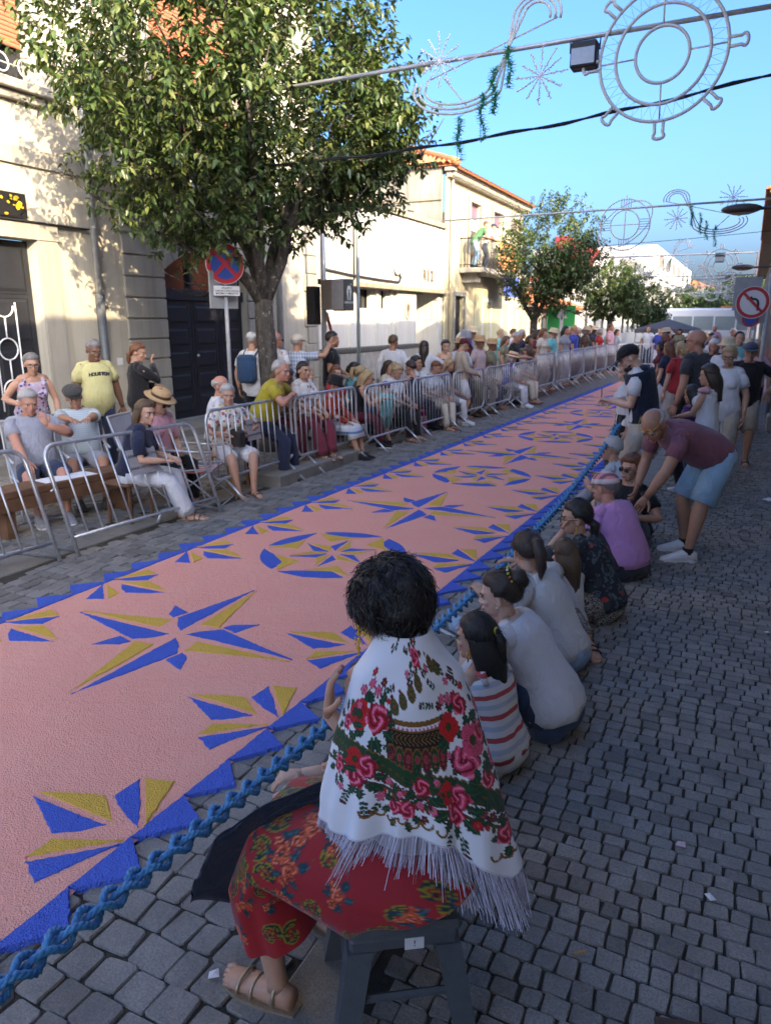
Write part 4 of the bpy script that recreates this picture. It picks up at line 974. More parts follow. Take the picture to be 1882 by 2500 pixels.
# ---- no stopping sign on its post
T = thing('road_sign', 'round blue and red no stopping sign on grey post before the arched door', 'road sign', (-6.95, 8.95, 0))
def disc(r, x, n=40): return [(x, r * math.cos(a), r * math.sin(a)) for a in np.linspace(0, 2*math.pi, n, endpoint=False)]
SZ = 2.83; fa_ = math.radians(-35)
def sg(b, name, m, par, z=SZ):
    o = b.build(name, m, par, recalc=True); o.location = (0, 0, z); o.rotation_euler = (0, 0, fa_); return o
MB().tube([(0, 0, 0), (0, 0, 3.05)], .03, 10).build('post', m_sign_gray, T, True)
d = sg(MB().prism(disc(.285, .033), (1, 0, 0), .012), 'disc', m_swhite, T)
sg(MB().prism(disc(.276, .0455), (1, 0, 0), .002), 'red_face', m_red, T)
for k in range(4):
    a0 = k * math.pi / 2 - math.pi/4 + .0; pts = []; w_ = .028
    u, v = (math.cos(a0 + math.pi/4), math.sin(a0 + math.pi/4)), (-math.sin(a0 + math.pi/4), math.cos(a0 + math.pi/4))
    R_ = .215; tm = math.pi/4 - math.asin(w_ / R_ * 1.0)
    pts = [(w_ * 1.414 * u[0], w_ * 1.414 * u[1])] + [(R_ * math.cos(a0 + math.pi/4 + t), R_ * math.sin(a0 + math.pi/4 + t)) for t in np.linspace(-tm, tm, 12)]
    sg(MB().prism([(.048, p[0], p[1]) for p in pts], (1, 0, 0), .002), 'blue_quadrant', m_sblue, T)
pl = sg(MB().box(.033, .07, -.19, .19, -.44, -.305), 'text_plate', m_swhite, T)
for tx, zz in (('EXCEPTO', -.338), ('CARGAS E DESCARGAS', -.376), ('MÁXIMO 15 MINUTOS', -.412)):
    t_ = text_obj('lettering', tx, .034, m_ink, pl, frame((.0715, 0, zz), (0, 1, 0), (0, 0, 1)), .0005, 'CENTER', .0006)
MB().box(-.06, -.03, -.26, .26, SZ - .62, SZ - .1).build('rear_plate', m_sign_gray, T).rotation_euler = (0, 0, fa_ * .3)
# ---- poles on the left pavement
T = thing('flag_pole', 'slim grey pole in front of the white building', 'pole', (-7.5, 14.1, 0)); MB().tube([(0, 0, 0), (0, 0, 2.0), (.0, 0, 5.6)], [.045, .04, .03], 8).build('shaft', plain('blue_grey_pole', (.22, .27, .29), .5, .3), T, True)
T = thing('utility_pole', 'grey pole carrying the speaker boxes at the corner of the cream house', 'pole', (-7.9, 13.35, 0)); MB().tube([(0, 0, 0), (0, 0, 2.2), (0, 0, 5.2)], [.06, .055, .045], 9).build('shaft', m_zinc, T, True)
for k in range(3): MB().tube([(.03, .05 * k, 2.2), (.1, .08 + .04 * k, 1.8), (.12, .02 + .06 * k, 1.5), (.04, 0, 1.25)], .012, 5).build('cable_loop', [m_red, m_cable, plain('orange_cable', (.5, .1, .03), .5)][k], T, True)
T = thing('speaker_box', 'grey loudspeaker box with white emblem strapped to the pole', 'loudspeaker', (-7.78, 13.3, 2.24)); T.rotation_euler = (0, 0, math.radians(-22))
MB().bbox(-.02, .34, -.16, .16, 0, .58, .012).build('cabinet', plain('speaker_grey', (.24, .22, .20), .7), T); MB().box(-.012, .35, .161, .40, -.015, .6).build('front_panel', plain('speaker_face', (.07, .07, .075), .6), T)
# emblem: rounded arch mark and name on the face turned to the street
fm = plain('emblem_white', (.62, .68, .66), .5, 0, .05, 5, 0)
def face_poly(pts, m, nm): MB().prism([(.3515, .28 + a * .8, .3 + b_) for a, b_ in pts], (1, 0, 0), .002).build(nm, m, T, recalc=True)
out = [(-.04, -.11), (-.075, .06), (-.045, .17), (.045, .17), (.075, .06), (.04, -.11), (.02, -.11), (.03, .05), (.02, .1), (-.02, .1), (-.03, .05), (-.02, -.11)]
face_poly(out, fm, 'emblem'); face_poly([(.012 * math.cos(a), .05 + .016 * math.sin(a)) for a in np.linspace(0, 2*math.pi, 10, endpoint=False)], fm, 'emblem'); face_poly([(.06 + .012 * math.cos(a), .2 + .015 * math.sin(a)) for a in np.linspace(0, 2*math.pi, 10, endpoint=False)], fm, 'emblem')
text_obj('lettering', 'USOUND', .06, fm, T, frame((.352, .28, .145), (0, 1, 0), (0, 0, 1)), .0008, 'CENTER', .001)
T = thing('speaker_box', 'dark narrow box behind the grey loudspeaker', 'loudspeaker', (-8.05, 13.2, 1.95)); MB().bbox(-.1, .1, -.12, .12, 0, .75, .01).build('cabinet', m_blackl if 'm_blackl' in globals() else m_dark, T); MB().box(.101, .106, -.1, .1, .03, .72).build('grille', m_dark, T)
# ---- green arrow sign and no entry sign
T = thing('direction_sign', 'green direction panel with white up arrow on a white pole', 'road sign', (-5.6, 24.8, 0)); MB().cyl((0, 0, 0), (0, 0, 3.4), .04, n=8).build('post', m_wpaint, T, True)
MB().box(.045, .06, -.55, .42, 1.6, 2.5).build('panel', plain('sign_green', (.02, .42, .10), .45), T); MB().prism([(.061, a, b_) for a, b_ in ((-.12, 1.62), (.0, 1.62), (.0, 2.1), (.14, 2.1), (-.06, 2.45), (-.26, 2.1), (-.12, 2.1))], (1, 0, 0), .004).build('arrow', m_swhite, T, recalc=True)
for o in T.children: o.rotation_euler = (0, 0, math.radians(-52))
T = thing('road_sign', 'small red no entry sign beyond the slanting tree', 'road sign', (-6.6, 29, 0)); MB().cyl((0, 0, 0), (0, 0, 2.5), .035, n=8).build('post', m_sign_gray, T, True)
o = MB().prism(disc(.28, .04, 24), (1, 0, 0), .01).build('disc', m_red, T, recalc=True); o.location = (0, 0, 2.1); o.rotation_euler = (0, 0, -.9); o = MB().box(.051, .056, -.2, .2, -.05, .05).build('white_bar', m_swhite, T); o.location = (0, 0, 2.1); o.rotation_euler = (0, 0, -.9)
# ---- no left turn sign on the right
T = thing('road_sign', 'round no left turn sign high on the right hand pole', 'road sign', (.22, 14.2, 0)); MB().cyl((0, 0, 0), (0, 0, 2.8), .035, n=8).build('post', m_sign_gray, T, True)
def sR(b, name, m, z=2.33): o = b.build(name, m, T, recalc=True); o.location = (-.24, -.04, z); o.rotation_euler = (0, 0, math.radians(-82)); return o
sR(MB().prism(disc(.265, .02), (1, 0, 0), .01), 'disc', m_swhite); 
rr = MB(); n_ = 40
for i in range(n_):
    a, b_ = 2*math.pi*i/n_, 2*math.pi*(i+1)/n_; rr.add([(.0315, .2*math.cos(a), .2*math.sin(a)), (.0315, .2*math.cos(b_), .2*math.sin(b_)), (.0315, .253*math.cos(b_), .253*math.sin(b_)), (.0315, .253*math.cos(a), .253*math.sin(a))], [(0, 1, 2, 3)])
sR(rr, 'red_ring', m_red); ar = [(.09 , -.12), (.09, -.0)] 
pth = [(.0325, .085, -.13), (.0325, .085, -.02), (.0325, .07, .03), (.0325, .035, .055), (.0325, -.03, .06)]
sR(MB().tube(pth, .018, 4), 'arrow', m_ink); sR(MB().prism([(.031, -.02, .105), (.031, -.02, .015), (.031, -.11, .06)], (1, 0, 0), .006), 'arrow_head', m_ink)
sR(MB().prism([(.038, -.175, .145), (.038, -.145, .175), (.038, .175, -.145), (.038, .145, -.175)], (1, 0, 0), .004), 'slash', m_red)
sR(MB().prism(disc(.13, -.01, 24), (1, 0, 0), .01), 'lower_disc', m_red, 2.06); sR(MB().prism(disc(.10, .001, 24), (1, 0, 0), .003), 'lower_face', m_sblue, 2.06); sR(MB().prism(disc(.26, -.05, 24), (1, 0, 0), .01), 'back_disc', m_sign_gray, 2.2)
sR(MB().box(-.06, -.05, -.3, .12, .0, .55), 'back_plate', m_sign_gray, 2.2)
# ---- wall lamps and stays on the right
def lamp(label, Y, z, x_out=-.42):
    T = thing('street_lamp', label, 'street lamp', (XR - .02, Y, z))
    MB().tube([(0, 0, .0), (x_out - XR + .25, 0, -.02)], .03, 7).build('arm', m_dark, T, True); o = MB().ell((0, 0, 0), (.34, .15, .09), None, 16, 8).build('lamp_head', plain('lamp_brown', (.07, .055, .045), .45, .3), T, True); o.location = (x_out - XR, 0, -.01)
    o2 = MB().ell((0, 0, -.03), (.26, .11, .075), None, 14, 6).build('diffuser', plain('lamp_glass', (.32, .28, .24), .3), T, True); o2.location = (x_out - XR, 0, -.012)
    MB().tube([(-.05, 0, -.9), (-.05, 0, 1.2)], .03, 6).build('bracket', m_dark, T, True)
lamp('street lamp with brown shade above the no left turn sign', 15.2, 3.96, -.36); lamp('smaller street lamp further down the right houses', 27, 3.68, -.42)
T = thing('drain_pipe', 'dark vertical pipe on the right hand houses', 'pipe', (.55, 18.2, 0)); MB().tube([(0, 0, 0), (0, 0, 6.4)], .05, 8).build('shaft', m_zinc, T, True)
T = thing('stone_pier', 'grey stone door pier on the right beside the man in the black polo', 'pier', (.62, 15.7, 0)); MB().bbox(-.1, .2, -.25, .25, 0, 2.55, .02).bbox(-.14, .2, -.3, .3, 2.551, 2.72, .02).build('shaft', m_rgray, T); MB().bbox(-.15, .2, -.31, .31, 0, .3, .02).build('base', m_granite, T)
# ---- grey gazebo and bus far away
T = thing('gazebo', 'dark grey market gazebo at the end of the street', 'gazebo', (-3.25, 35, 0))
MB().add([(-1.25, -1.25, 1.66), (1.25, -1.25, 1.66), (1.25, 1.25, 1.66), (-1.25, 1.25, 1.66), (0, 0, 2.08), (-1.25, -1.25, 1.5), (1.25, -1.25, 1.5), (1.25, 1.25, 1.5), (-1.25, 1.25, 1.5)], [(0, 1, 4), (1, 2, 4), (2, 3, 4), (3, 0, 4), (0, 5, 6, 1), (1, 6, 7, 2), (2, 7, 8, 3), (3, 8, 5, 0)]).build('canopy', plain('gazebo_cloth', (.10, .098, .105), .8), T)
for sx in (-1.2, 1.2):
    for sy in (-1.2, 1.2): MB().cyl((sx, sy, 0), (sx, sy, 1.6), .025, n=6).build('leg', m_alu, T)
T = thing('bus', 'pale coach parked across the far street end', 'bus', (-2.4, 62, 0)); MB().bbox(-4.6, 2.8, -.1, 2.4, .4, 2.9, .15).build('body', m_wpaint, T); MB().box(-4.4, 2.7, -.125, -.101, 1.3, 2.3).build('window_band', plain('bus_glass', (.28, .33, .32), .2), T)
for x_ in (-3.2, -1.7, -.2, 1.3): MB().box(x_, x_ + .12, -.14, -.126, 1.3, 2.3).build('pillar', m_wpaint, T)
for x_ in (-3.4, 1.6): o = MB().cyl((x_, -.15, .45), (x_, .2, .45), .45, n=16).build('wheel', m_dark, T)
MB().bbox(.2, 1.4, .2, 2, 2.91, 3.05, .03).build('roof_hatch', plain('orange_hatch', (.7, .2, .06), .5), T)
# ---- long wooden bench with papers
m_wood = plain('old_bench_wood', (.14, .065, .032), .75, 0, .4, 8, .6, 40, .006)
T = thing('wooden_bench', 'long worn wooden bench behind the leaning barriers', 'bench', (-6.25, 4.9, 0), math.radians(-6))
MB().bbox(-.17, .17, -1.5, 1.35, .40, .47, .008).build('seat', m_wood, T); MB().bbox(.13, .165, -1.45, 1.3, .27, .399, .006).build('apron', m_wood, T)
for y_ in (-.42, .95): MB().bbox(-.15, .125, y_ - .05, y_ + .06, 0, .399, .006).build('leg', m_wood, T)
o = MB().box(-.13, .12, -.0, .58, .472, .474).build('paper_sheet', plain('paper', (.72, .72, .74), .7), None); o.location = (-6.25, 4.9, 0); o.rotation_euler = (0, 0, math.radians(-9)); tag(o, 'white paper sheet lying on the wooden bench', 'paper')
# ---- folding chairs
def lawn_chair(label, loc, rz, mat, back=22, name='folding_chair', legs=True):
    T = thing(name, label, 'chair', loc, math.radians(rz)); w = .25; bt = math.radians(back); top_ = V(0, -.22 - .62 * math.sin(bt), .42 + .62 * math.cos(bt))
    for s in (-1, 1):
        MB().tube([(s*w, .24, .43), (s*w, -.22, .40), (s*w, top_[1], top_[2])], .011, 6).build('side_rail', m_alu, T, True); MB().tube([(s*w, .24, .42), (s*w, .02, .28), (s*w, -.34, .0)], .010, 6).build('rear_leg', m_alu, T, True); MB().tube([(s*w, -.25, .42), (s*w, .02, .26), (s*w, .32, .0)], .010, 6).build('front_leg', m_alu, T, True)
        MB().tube([(s*(w + .02), .22, .62), (s*(w + .02), -.33, .64)], .016, 6).build('arm_rest', m_steel, T, True)
    MB().cyl((-w, .32, .01), (w, .32, .01), .010, n=6).build('foot_bar', m_alu, T); MB().cyl((-w, top_[1], top_[2]), (w, top_[1], top_[2]), .011, n=6).build('top_bar', m_alu, T)
    s_ = MB(); n = 8
    for j in range(n):
        a, b_ = j / n, (j + 1) / n; ya, yb = .24 - .46 * a, .24 - .46 * b_; za, zb = .43 - .05 * math.sin(a * math.pi), .43 - .05 * math.sin(b_ * math.pi) - (.0)
        s_.add([(-w, ya, za), (w, ya, za), (w, yb, zb), (-w, yb, zb), (-w, ya, za - .006), (w, ya, za - .006), (w, yb, zb - .006), (-w, yb, zb - .006)], [(0,1,2,3), (7,6,5,4), (0,4,5,1), (2,6,7,3)])
    s_.build('seat', mat, T); bk = MB(); P0 = V(0, -.22, .42)
    for j in range(n):
        A_, B_ = P0 + (top_ - P0) * j / n, P0 + (top_ - P0) * (j + 1) / n; A_ = A_ - V(0, .03 * math.sin(math.pi * j / n), 0); B_ = B_ - V(0, .03 * math.sin(math.pi * (j + 1) / n), 0)
        bk.add([A_ + V(-w, 0, 0), A_ + V(w, 0, 0), B_ + V(w, 0, 0), B_ + V(-w, 0, 0), A_ + V(-w, -.006, 0), A_ + V(w, -.006, 0), B_ + V(w, -.006, 0), B_ + V(-w, -.006, 0)], [(0,1,2,3), (7,6,5,4), (0,4,5,1), (2,6,7,3)])
    bk.build('backrest', mat, T); return T
# ================================================================ people: builder
JOBS = []            # (object, voxel, smooth iterations, wrinkle amplitude, extra geometry)
def job(o, vox, it=4, wr=0., extra=None, seed=0): JOBS.append((o, vox, it, wr, extra, seed)); return o
def remesh_mods(o, vox, it):
    m = o.modifiers.new('r', 'REMESH'); m.mode = 'VOXEL'; m.voxel_size = vox; m.adaptivity = 0.
    if it:
        s = o.modifiers.new('s', 'SMOOTH'); s.factor = .5; s.iterations = it
def sinnoise(P, seed, n=7, f=9., aniso=(1, 1, 1)):
    r = np.random.RandomState(seed); out = np.zeros(len(P)); Q = P * np.array(aniso)
    for k in range(n):
        d = r.normal(0, 1, 3); d /= np.linalg.norm(d); fr = f * (1 + .55 * k); ph = r.uniform(0, 6.28)
        w = .35 * np.sin(Q @ (r.normal(0, 1, 3)) * f * .5 + r.uniform(0, 6))
        out += np.sin(Q @ d * fr + ph + w * 3) / (1 + .5 * k)
    return out / 2.2
def bake_jobs():
    bpy.context.view_layer.update(); dg = bpy.context.evaluated_depsgraph_get()
    for (o, vox, it, wr, extra, seed) in JOBS:
        me = bpy.data.meshes.new_from_object(o.evaluated_get(dg)); mats = [m for m in o.data.materials]
        n = len(me.vertices); co = np.empty(n * 3); me.vertices.foreach_get('co', co); co = co.reshape(-1, 3)
        if wr:
            no = np.empty(n * 3); me.vertices.foreach_get('normal', no); no = no.reshape(-1, 3)
            a = sinnoise(co, seed, 5, 19., (1, 1, .55)); fold = .75 - np.abs(sinnoise(co, seed + 5, 4, 27., (.8, .8, 1.0))) * 1.5
            co = co + no * (wr * (.55 * a + .8 * fold))[:, None]
        if extra is not None:
            ev, ef = extra; off = n
            faces = [tuple(p.vertices) for p in me.polygons] + [tuple(i + off for i in f) for f in ef]
            m2 = bpy.data.meshes.new(o.name); m2.from_pydata(np.vstack([co, np.asarray(ev)]).tolist(), [], faces); bpy.data.meshes.remove(me); me = m2
        else: me.vertices.foreach_set('co', co.ravel())
        me.materials.clear()
        for m in mats: me.materials.append(m)
        me.polygons.foreach_set('use_smooth', [True] * len(me.polygons)); me.update()
        if o.name.startswith('hair') and vox < .008 and n > 500:
            rr2 = np.random.RandomState(seed + 1); no = np.empty(n * 3); me.vertices.foreach_get('normal', no); no = no.reshape(-1, 3); pick = rr2.choice(n, min(n, 1500), False); R_, T_2 = [], []
            for i_ in pick:
                d_ = no[i_]; p_ = co[i_]; fl = V(p_[0] * .6, -.35 if p_[2] > .05 else -.1, -1 if p_[2] < .09 else -.35) + rr2.normal(0, .12, 3); fl = unit(fl - d_ * (fl @ d_)); R_.append(p_ + d_ * .001); T_2.append(p_ + fl * rr2.uniform(.025, .055) + d_ * rr2.uniform(.0005, .004))
            q_ = strands('hair_strands', R_, T_2, 'black', o.parent, o.matrix_local.copy(), len(R_), .0010, 3, .003, seed); q_.data.materials.clear(); q_.data.materials.append(mats[0])
        o.modifiers.clear(); old = o.data; o.data = me
        if old.users == 0: bpy.data.meshes.remove(old)
    JOBS.clear()
# ---- skin, hair and cloth materials
def skin_mat(name, c):
    t = NT(name); w = t.coord('Object'); c = srgb(c)
    t.base(t.ramp(t.noise(w, 22, 4), [(.3, mul(c, .86)), (.5, c), (.72, (min(1, c[0]*1.06), c[1]*.95, c[2]*.92))]))
    t.rough(.48); t.p.inputs['Subsurface Weight'].default_value = .12; t.p.inputs['Subsurface Radius'].default_value = (.012, .005, .003)
    t.p.inputs['Specular IOR Level'].default_value = .4
    t.bump(t.noise(w, 160, 3), .12, .002); return t.m
SKIN = {'light': skin_mat('skin_light', (.60, .36, .26)), 'mid': skin_mat('skin_tan', (.50, .275, .185)), 'ruddy': skin_mat('skin_ruddy', (.50, .24, .165)), 'brown': skin_mat('skin_brown', (.20, .095, .06)), 'dark': skin_mat('skin_deep_tan', (.38, .19, .12))}
def hair_mat(name, c, c2):
    t = NT(name); w = t.coord('Object', (1, 1, .12)); n = t.noise(w, 210, 3, .7, .6); n2 = t.noise(t.coord('Object', (1, 1, .3)), 30, 3)
    c = t.mix(t.ramp(n, [(.3, (0,)*3), (.75, (1,)*3)]), c, c2); t.base(t.mix(t.ramp(n2, [(.4, (0,)*3), (.7, (.5,)*3)]), c, c2))
    t.rough(.42); t.p.inputs['Specular IOR Level'].default_value = .45; t.bump(n, .8, .004); return t.m
HAIR = {'black': hair_mat('hair_black', (.008, .007, .007), (.03, .024, .02)), 'dark': hair_mat('hair_dark_brown', (.018, .011, .008), (.055, .034, .022)), 'brown': hair_mat('hair_brown', (.06, .032, .017), (.14, .08, .042)),
        'red': hair_mat('hair_auburn', (.10, .034, .015), (.2, .075, .035)), 'grey': hair_mat('hair_grey', (.24, .225, .21), (.45, .43, .41)), 'blond': hair_mat('hair_blond', (.28, .18, .08), (.50, .36, .19)), 'white': hair_mat('hair_white', (.5, .49, .47), (.72, .7, .68)), 'salt': hair_mat('hair_salt_pepper', (.07, .065, .06), (.28, .26, .25))}
def fabric(name, c, rough=.85, var=.1, weave=900):
    if name in MATS: return MATS[name]
    c = srgb(c); t = NT(name); w = t.coord('Object')
    t.base(t.ramp(t.noise(w, 7, 5), [(.3, mul(c, 1 - var)), (.7, mul(c, 1 + var * .5))])); t.rough(rough); t.p.inputs['Specular IOR Level'].default_value = .25
    t.p.inputs['Sheen Weight'].default_value = .15
    t.bump(t.math('ADD', t.math('MULTIPLY', t.noise(w, weave, 2), .25), t.math('MULTIPLY', t.noise(t.coord('Object', (1, 1, .6)), 13, 4, .5, 1.2), 2.4)), .6, .018)
    MATS[name] = t.m; return t.m
def stripes(name, cols, per, axis=2, rot=(0, 0, 0), noise=.0):
    """bands: cols = [(width fraction, colour)]"""
    if name in MATS: return MATS[name]
    t = NT(name); co = t.coord('Object', (1 / per,) * 3, (0, 0, 0), rot); sp = t.node('SeparateXYZ', {0: co}).outputs[axis]
    if noise: sp = t.math('ADD', sp, t.math('MULTIPLY', t.noise(t.coord('Object'), 4, 2), noise))
    fr = t.math('FRACT', sp); st = []; a = 0
    for w, c in cols: st.append((a, srgb(c))); a += w
    t.base(t.ramp(fr, st, 'CONSTANT')); t.rough(.85); t.bump(t.noise(t.coord('Object'), 20, 4), .3, .01); MATS[name] = t.m; return t.m
def plaid(name, base, c1, c2, per=.05):
    if name in MATS: return MATS[name]
    t = NT(name); co = t.coord('Object', (1/per, 1/per, 1/per)); s = t.node('SeparateXYZ', {0: co})
    fx = t.math('GREATER_THAN', t.math('FRACT', t.math('ADD', s.outputs[0], s.outputs[1])), .55); fz = t.math('GREATER_THAN', t.math('FRACT', s.outputs[2]), .55)
    c = t.mix(t.math('MULTIPLY', fx, .75), srgb(base), srgb(c1)); t.base(t.mix(t.math('MULTIPLY', fz, .6), c, srgb(c2))); t.rough(.85); t.bump(t.noise(t.coord('Object'), 18, 4), .3, .01); MATS[name] = t.m; return t.m
def blobs(name, base, cols, scale=16, thr=.38, rnd=1., leaf=None, warp=.4):
    """printed cloth: cells of random colour on a ground"""
    if name in MATS: return MATS[name]
    t = NT(name); co = t.coord('Object'); wv = t.node('TexNoise', {'Vector': co, 'Scale': scale * 2.2, 'Detail': 2.}).outputs['Color']
    v2 = t.n.new('ShaderNodeVectorMath'); v2.operation = 'SCALE'; v2.inputs['Scale'].default_value = warp / scale; t.l.new(wv, v2.inputs[0])
    v3 = t.n.new('ShaderNodeVectorMath'); v3.operation = 'ADD'; t.l.new(co, v3.inputs[0]); t.l.new(v2.outputs[0], v3.inputs[1])
    vo = t.node('TexVoronoi', {'Vector': v3.outputs[0], 'Scale': scale, 'Randomness': rnd}); d = vo.outputs['Distance']; cr = t.node('SeparateXYZ', {0: vo.outputs['Color']}).outputs[0]
    st = [(i / len(cols), srgb(c)) for i, c in enumerate(cols)]; pc = t.ramp(cr, st, 'CONSTANT')
    b = srgb(base)
    if leaf: b = t.mix(t.ramp(t.noise(co, scale * 1.6, 3, .6, 1.5), [(.53, (0,)*3), (.56, (1,)*3)]), srgb(base), srgb(leaf))
    pc = t.mix(t.ramp(d, [(thr * .18, (.9,)*3), (thr * .35, (0,)*3)]), pc, t.mix(.5, pc, (.02, .015, .02)))
    t.base(t.mix(t.ramp(d, [(thr, (1,)*3), (thr + .03, (0,)*3)]), b, pc)); t.rough(.85); t.bump(t.noise(co, 18, 4), .3, .012); MATS[name] = t.m; return t.m
def animal(name, a, b, scale=30):
    if name in MATS: return MATS[name]
    t = NT(name); co = t.coord('Object'); t.base(t.ramp(t.noise(co, scale, 3, .6, 2.2), [(.46, srgb(a)), (.5, srgb(b))])); t.rough(.85); t.bump(t.noise(co, 18, 4), .3, .012); MATS[name] = t.m; return t.m
m_eyew = plain('eye_white', (.62, .58, .54), .2, 0, .02, 5, 0); m_iris = plain('eye_dark', (.018, .012, .009), .15, 0, .1, 5, 0)
m_lip = plain('lip', (.42, .14, .12), .4, 0, .1, 30, .1); m_lens = plain('sunglass_lens', (.012, .011, .012), .08, 0, .1, 5, 0); m_gold = plain('gold', (.75, .46, .08), .28, .95, .15, 40, .2)
m_sole = fabric('white_rubber', (.70, .69, .66), .6, .04); m_leather = plain('brown_leather', (.11, .055, .03), .5); m_blackl = plain('black_leather', (.014, .013, .014), .4)
# ---- head template (metres, faces +y, origin between the ears)
def head_prims(b, fem):
    k = .94 if fem else 1.
    b.ell((0, -.010, .030), (.0745, .094, .090), None, 18, 12)
    b.ell((0, .028, -.030), (.060 * k, .062, .082), None, 16, 10)
    b.ell((0, .034, -.066), (.048 * k, .052 * k, .046), None, 14, 9)
    b.ell((0, .072, -.094), (.021 * k, .018, .017), None, 10, 7)
    b.ell((0, .072, .026), (.050, .019, .013), None, 12, 7)
    for s in (-1, 1):
        b.ell((s * .040, .060, -.022), (.021, .022, .018), None, 10, 7)
        M = Euler((0, 0, s * .35)).to_matrix(); b.ell((s * .077, -.008, -.006), (.008, .019, .031), np.array(M), 9, 8)
        b.ell((s * .011, .094, -.034), (.0085, .010, .008), None, 8, 6)
    b.loft([[(x * w, y, z) for x, y in ((-1, 0), (0, 0), (1, 0))] for w, y, z in ()] or [[(-.007, .080, .016), (0, .092, .016), (.007, .080, .016), (0, .06, .016)], [(-.010, .084, -.012), (0, .105, -.012), (.010, .084, -.012), (0, .06, -.012)], [(-.013, .088, -.032), (0, .117, -.030), (.013, .088, -.032), (0, .06, -.034)], [(-.010, .088, -.040), (0, .100, -.041), (.010, .088, -.040), (0, .06, -.042)]])
    b.ell((0, .086, -.058), (.023, .010, .0065), None, 10, 6); b.ell((0, .084, -.070), (.019, .011, .0075), None, 10, 6)
    b.tube([(0, -.012, -.04), (0, -.022, -.10), (0, -.034, -.165)], [.050 * k, .050 * k, .055 * k], 14)
HEADS = {}
def make_heads():
    tmp = []
    for fem in (0, 1):
        for lod, vox, it in ((0, .0042, 3), (1, .0065, 2), (2, .011, 1)):
            b = MB(); head_prims(b, fem); o = b.build('tmp_head', None, None); remesh_mods(o, vox, it); tmp.append((fem, lod, o))
    bpy.context.view_layer.update(); dg = bpy.context.evaluated_depsgraph_get()
    for fem, lod, o in tmp:
        me = bpy.data.meshes.new_from_object(o.evaluated_get(dg)); n = len(me.vertices); co = np.empty(n * 3); me.vertices.foreach_get('co', co)
        HEADS[(fem, lod)] = (co.reshape(-1, 3), [tuple(p.vertices) for p in me.polygons]); bpy.data.meshes.remove(me)
    for _, _, o in tmp: bpy.data.objects.remove(o)
make_heads()
def face_meshes():
    ey = []
    for s in (-1, 1):
        e = MB(); e.mat(0); e.ell((s * .031, .0775, -.0015), (.0145, .008, .0068), None, 10, 6); e.mat(1); e.ell((s * .031, .0815, -.001), (.0062, .0062, .0062), None, 8, 6)
        e.mat(2); e.tube([(s * .047, .0745, .0035), (s * .040, .0835, .0068), (s * .031, .0865, .0075), (s * .022, .0845, .006), (s * .015, .079, .001)], [.0022] * 5, 5); ey.append(e.mesh('eye', True, [m_eyew, m_iris, m_iris]))
    br = MB()
    for s in (-1, 1): br.tube([(s * .051, .070, .018), (s * .042, .083, .0235), (s * .028, .0905, .0235), (s * .014, .0905, .019)], [.0025, .0042, .0045, .003], 5)
    lp = MB(); lp.tube([(-.023, .083, -.0625), (-.012, .0925, -.0585), (0, .0955, -.060), (.012, .0925, -.0585), (.023, .083, -.0625)], [.002, .0048, .0050, .0048, .002], 6)
    lp.tube([(-.021, .083, -.065), (-.010, .0925, -.0705), (0, .0945, -.0715), (.010, .0925, -.0705), (.021, .083, -.065)], [.002, .0052, .006, .0052, .002], 6)
    return ey, br, lp.mesh('lips', True, [m_lip])
EYES, BROW, LIPS = face_meshes(); BROWS = {}
def brow_mesh(col):
    if col not in BROWS: BROWS[col] = BROW.mesh('eyebrows', True, [HAIR[col]])
    return BROWS[col]
# skull radius along a direction (for hair shells, caps)
def skull(d):
    r = V(.0765, .096, .092); return 1 / math.sqrt(np.sum((d / r) ** 2))
def shell(b, mask, thick, c=(0, -.010, .030), n=30, m=20, jit=0., seed=0, lump=0.):
    """hair shell: outer surface where mask(dir)>0, closed against the skull"""
    r = np.random.RandomState(seed); vs = []; c = V(c)
    for j in range(m + 1):
        th = math.pi * j / m
        for i in range(n):
            ph = 2 * math.pi * i / n; d = V(math.sin(th) * math.cos(ph), math.sin(th) * math.sin(ph), math.cos(th)); w = mask(d)
            t = (thick * min(1, w) if w > 0 else -.012) + (r.uniform(-jit, jit) + lump * mnoise.noise(tuple(d * 4 + seed)) if w > .3 else 0)
            vs.append(c + d * (skull(d) + t))
    fs = [(j*n+i, j*n+(i+1) % n, (j+1)*n+(i+1) % n, (j+1)*n+i)[::-1] for j in range(m) for i in range(n)]
    return b.add(vs, fs)
def sstep(a, b_, x): t = min(1, max(0, (x - a) / (b_ - a))); return t * t * (3 - 2 * t)
def hairline(d, front=.30, side=-.15, nape=-.62):
    """>0 where hair grows. d unit vector, y forward"""
    az = math.atan2(abs(d[0]), d[1]) / math.pi                    # 0 front .5 side 1 back
    lim = front + (side - front) * sstep(.28, .45, az) + (nape - side) * sstep(.55, .8, az)
    return (d[2] - lim) * 5
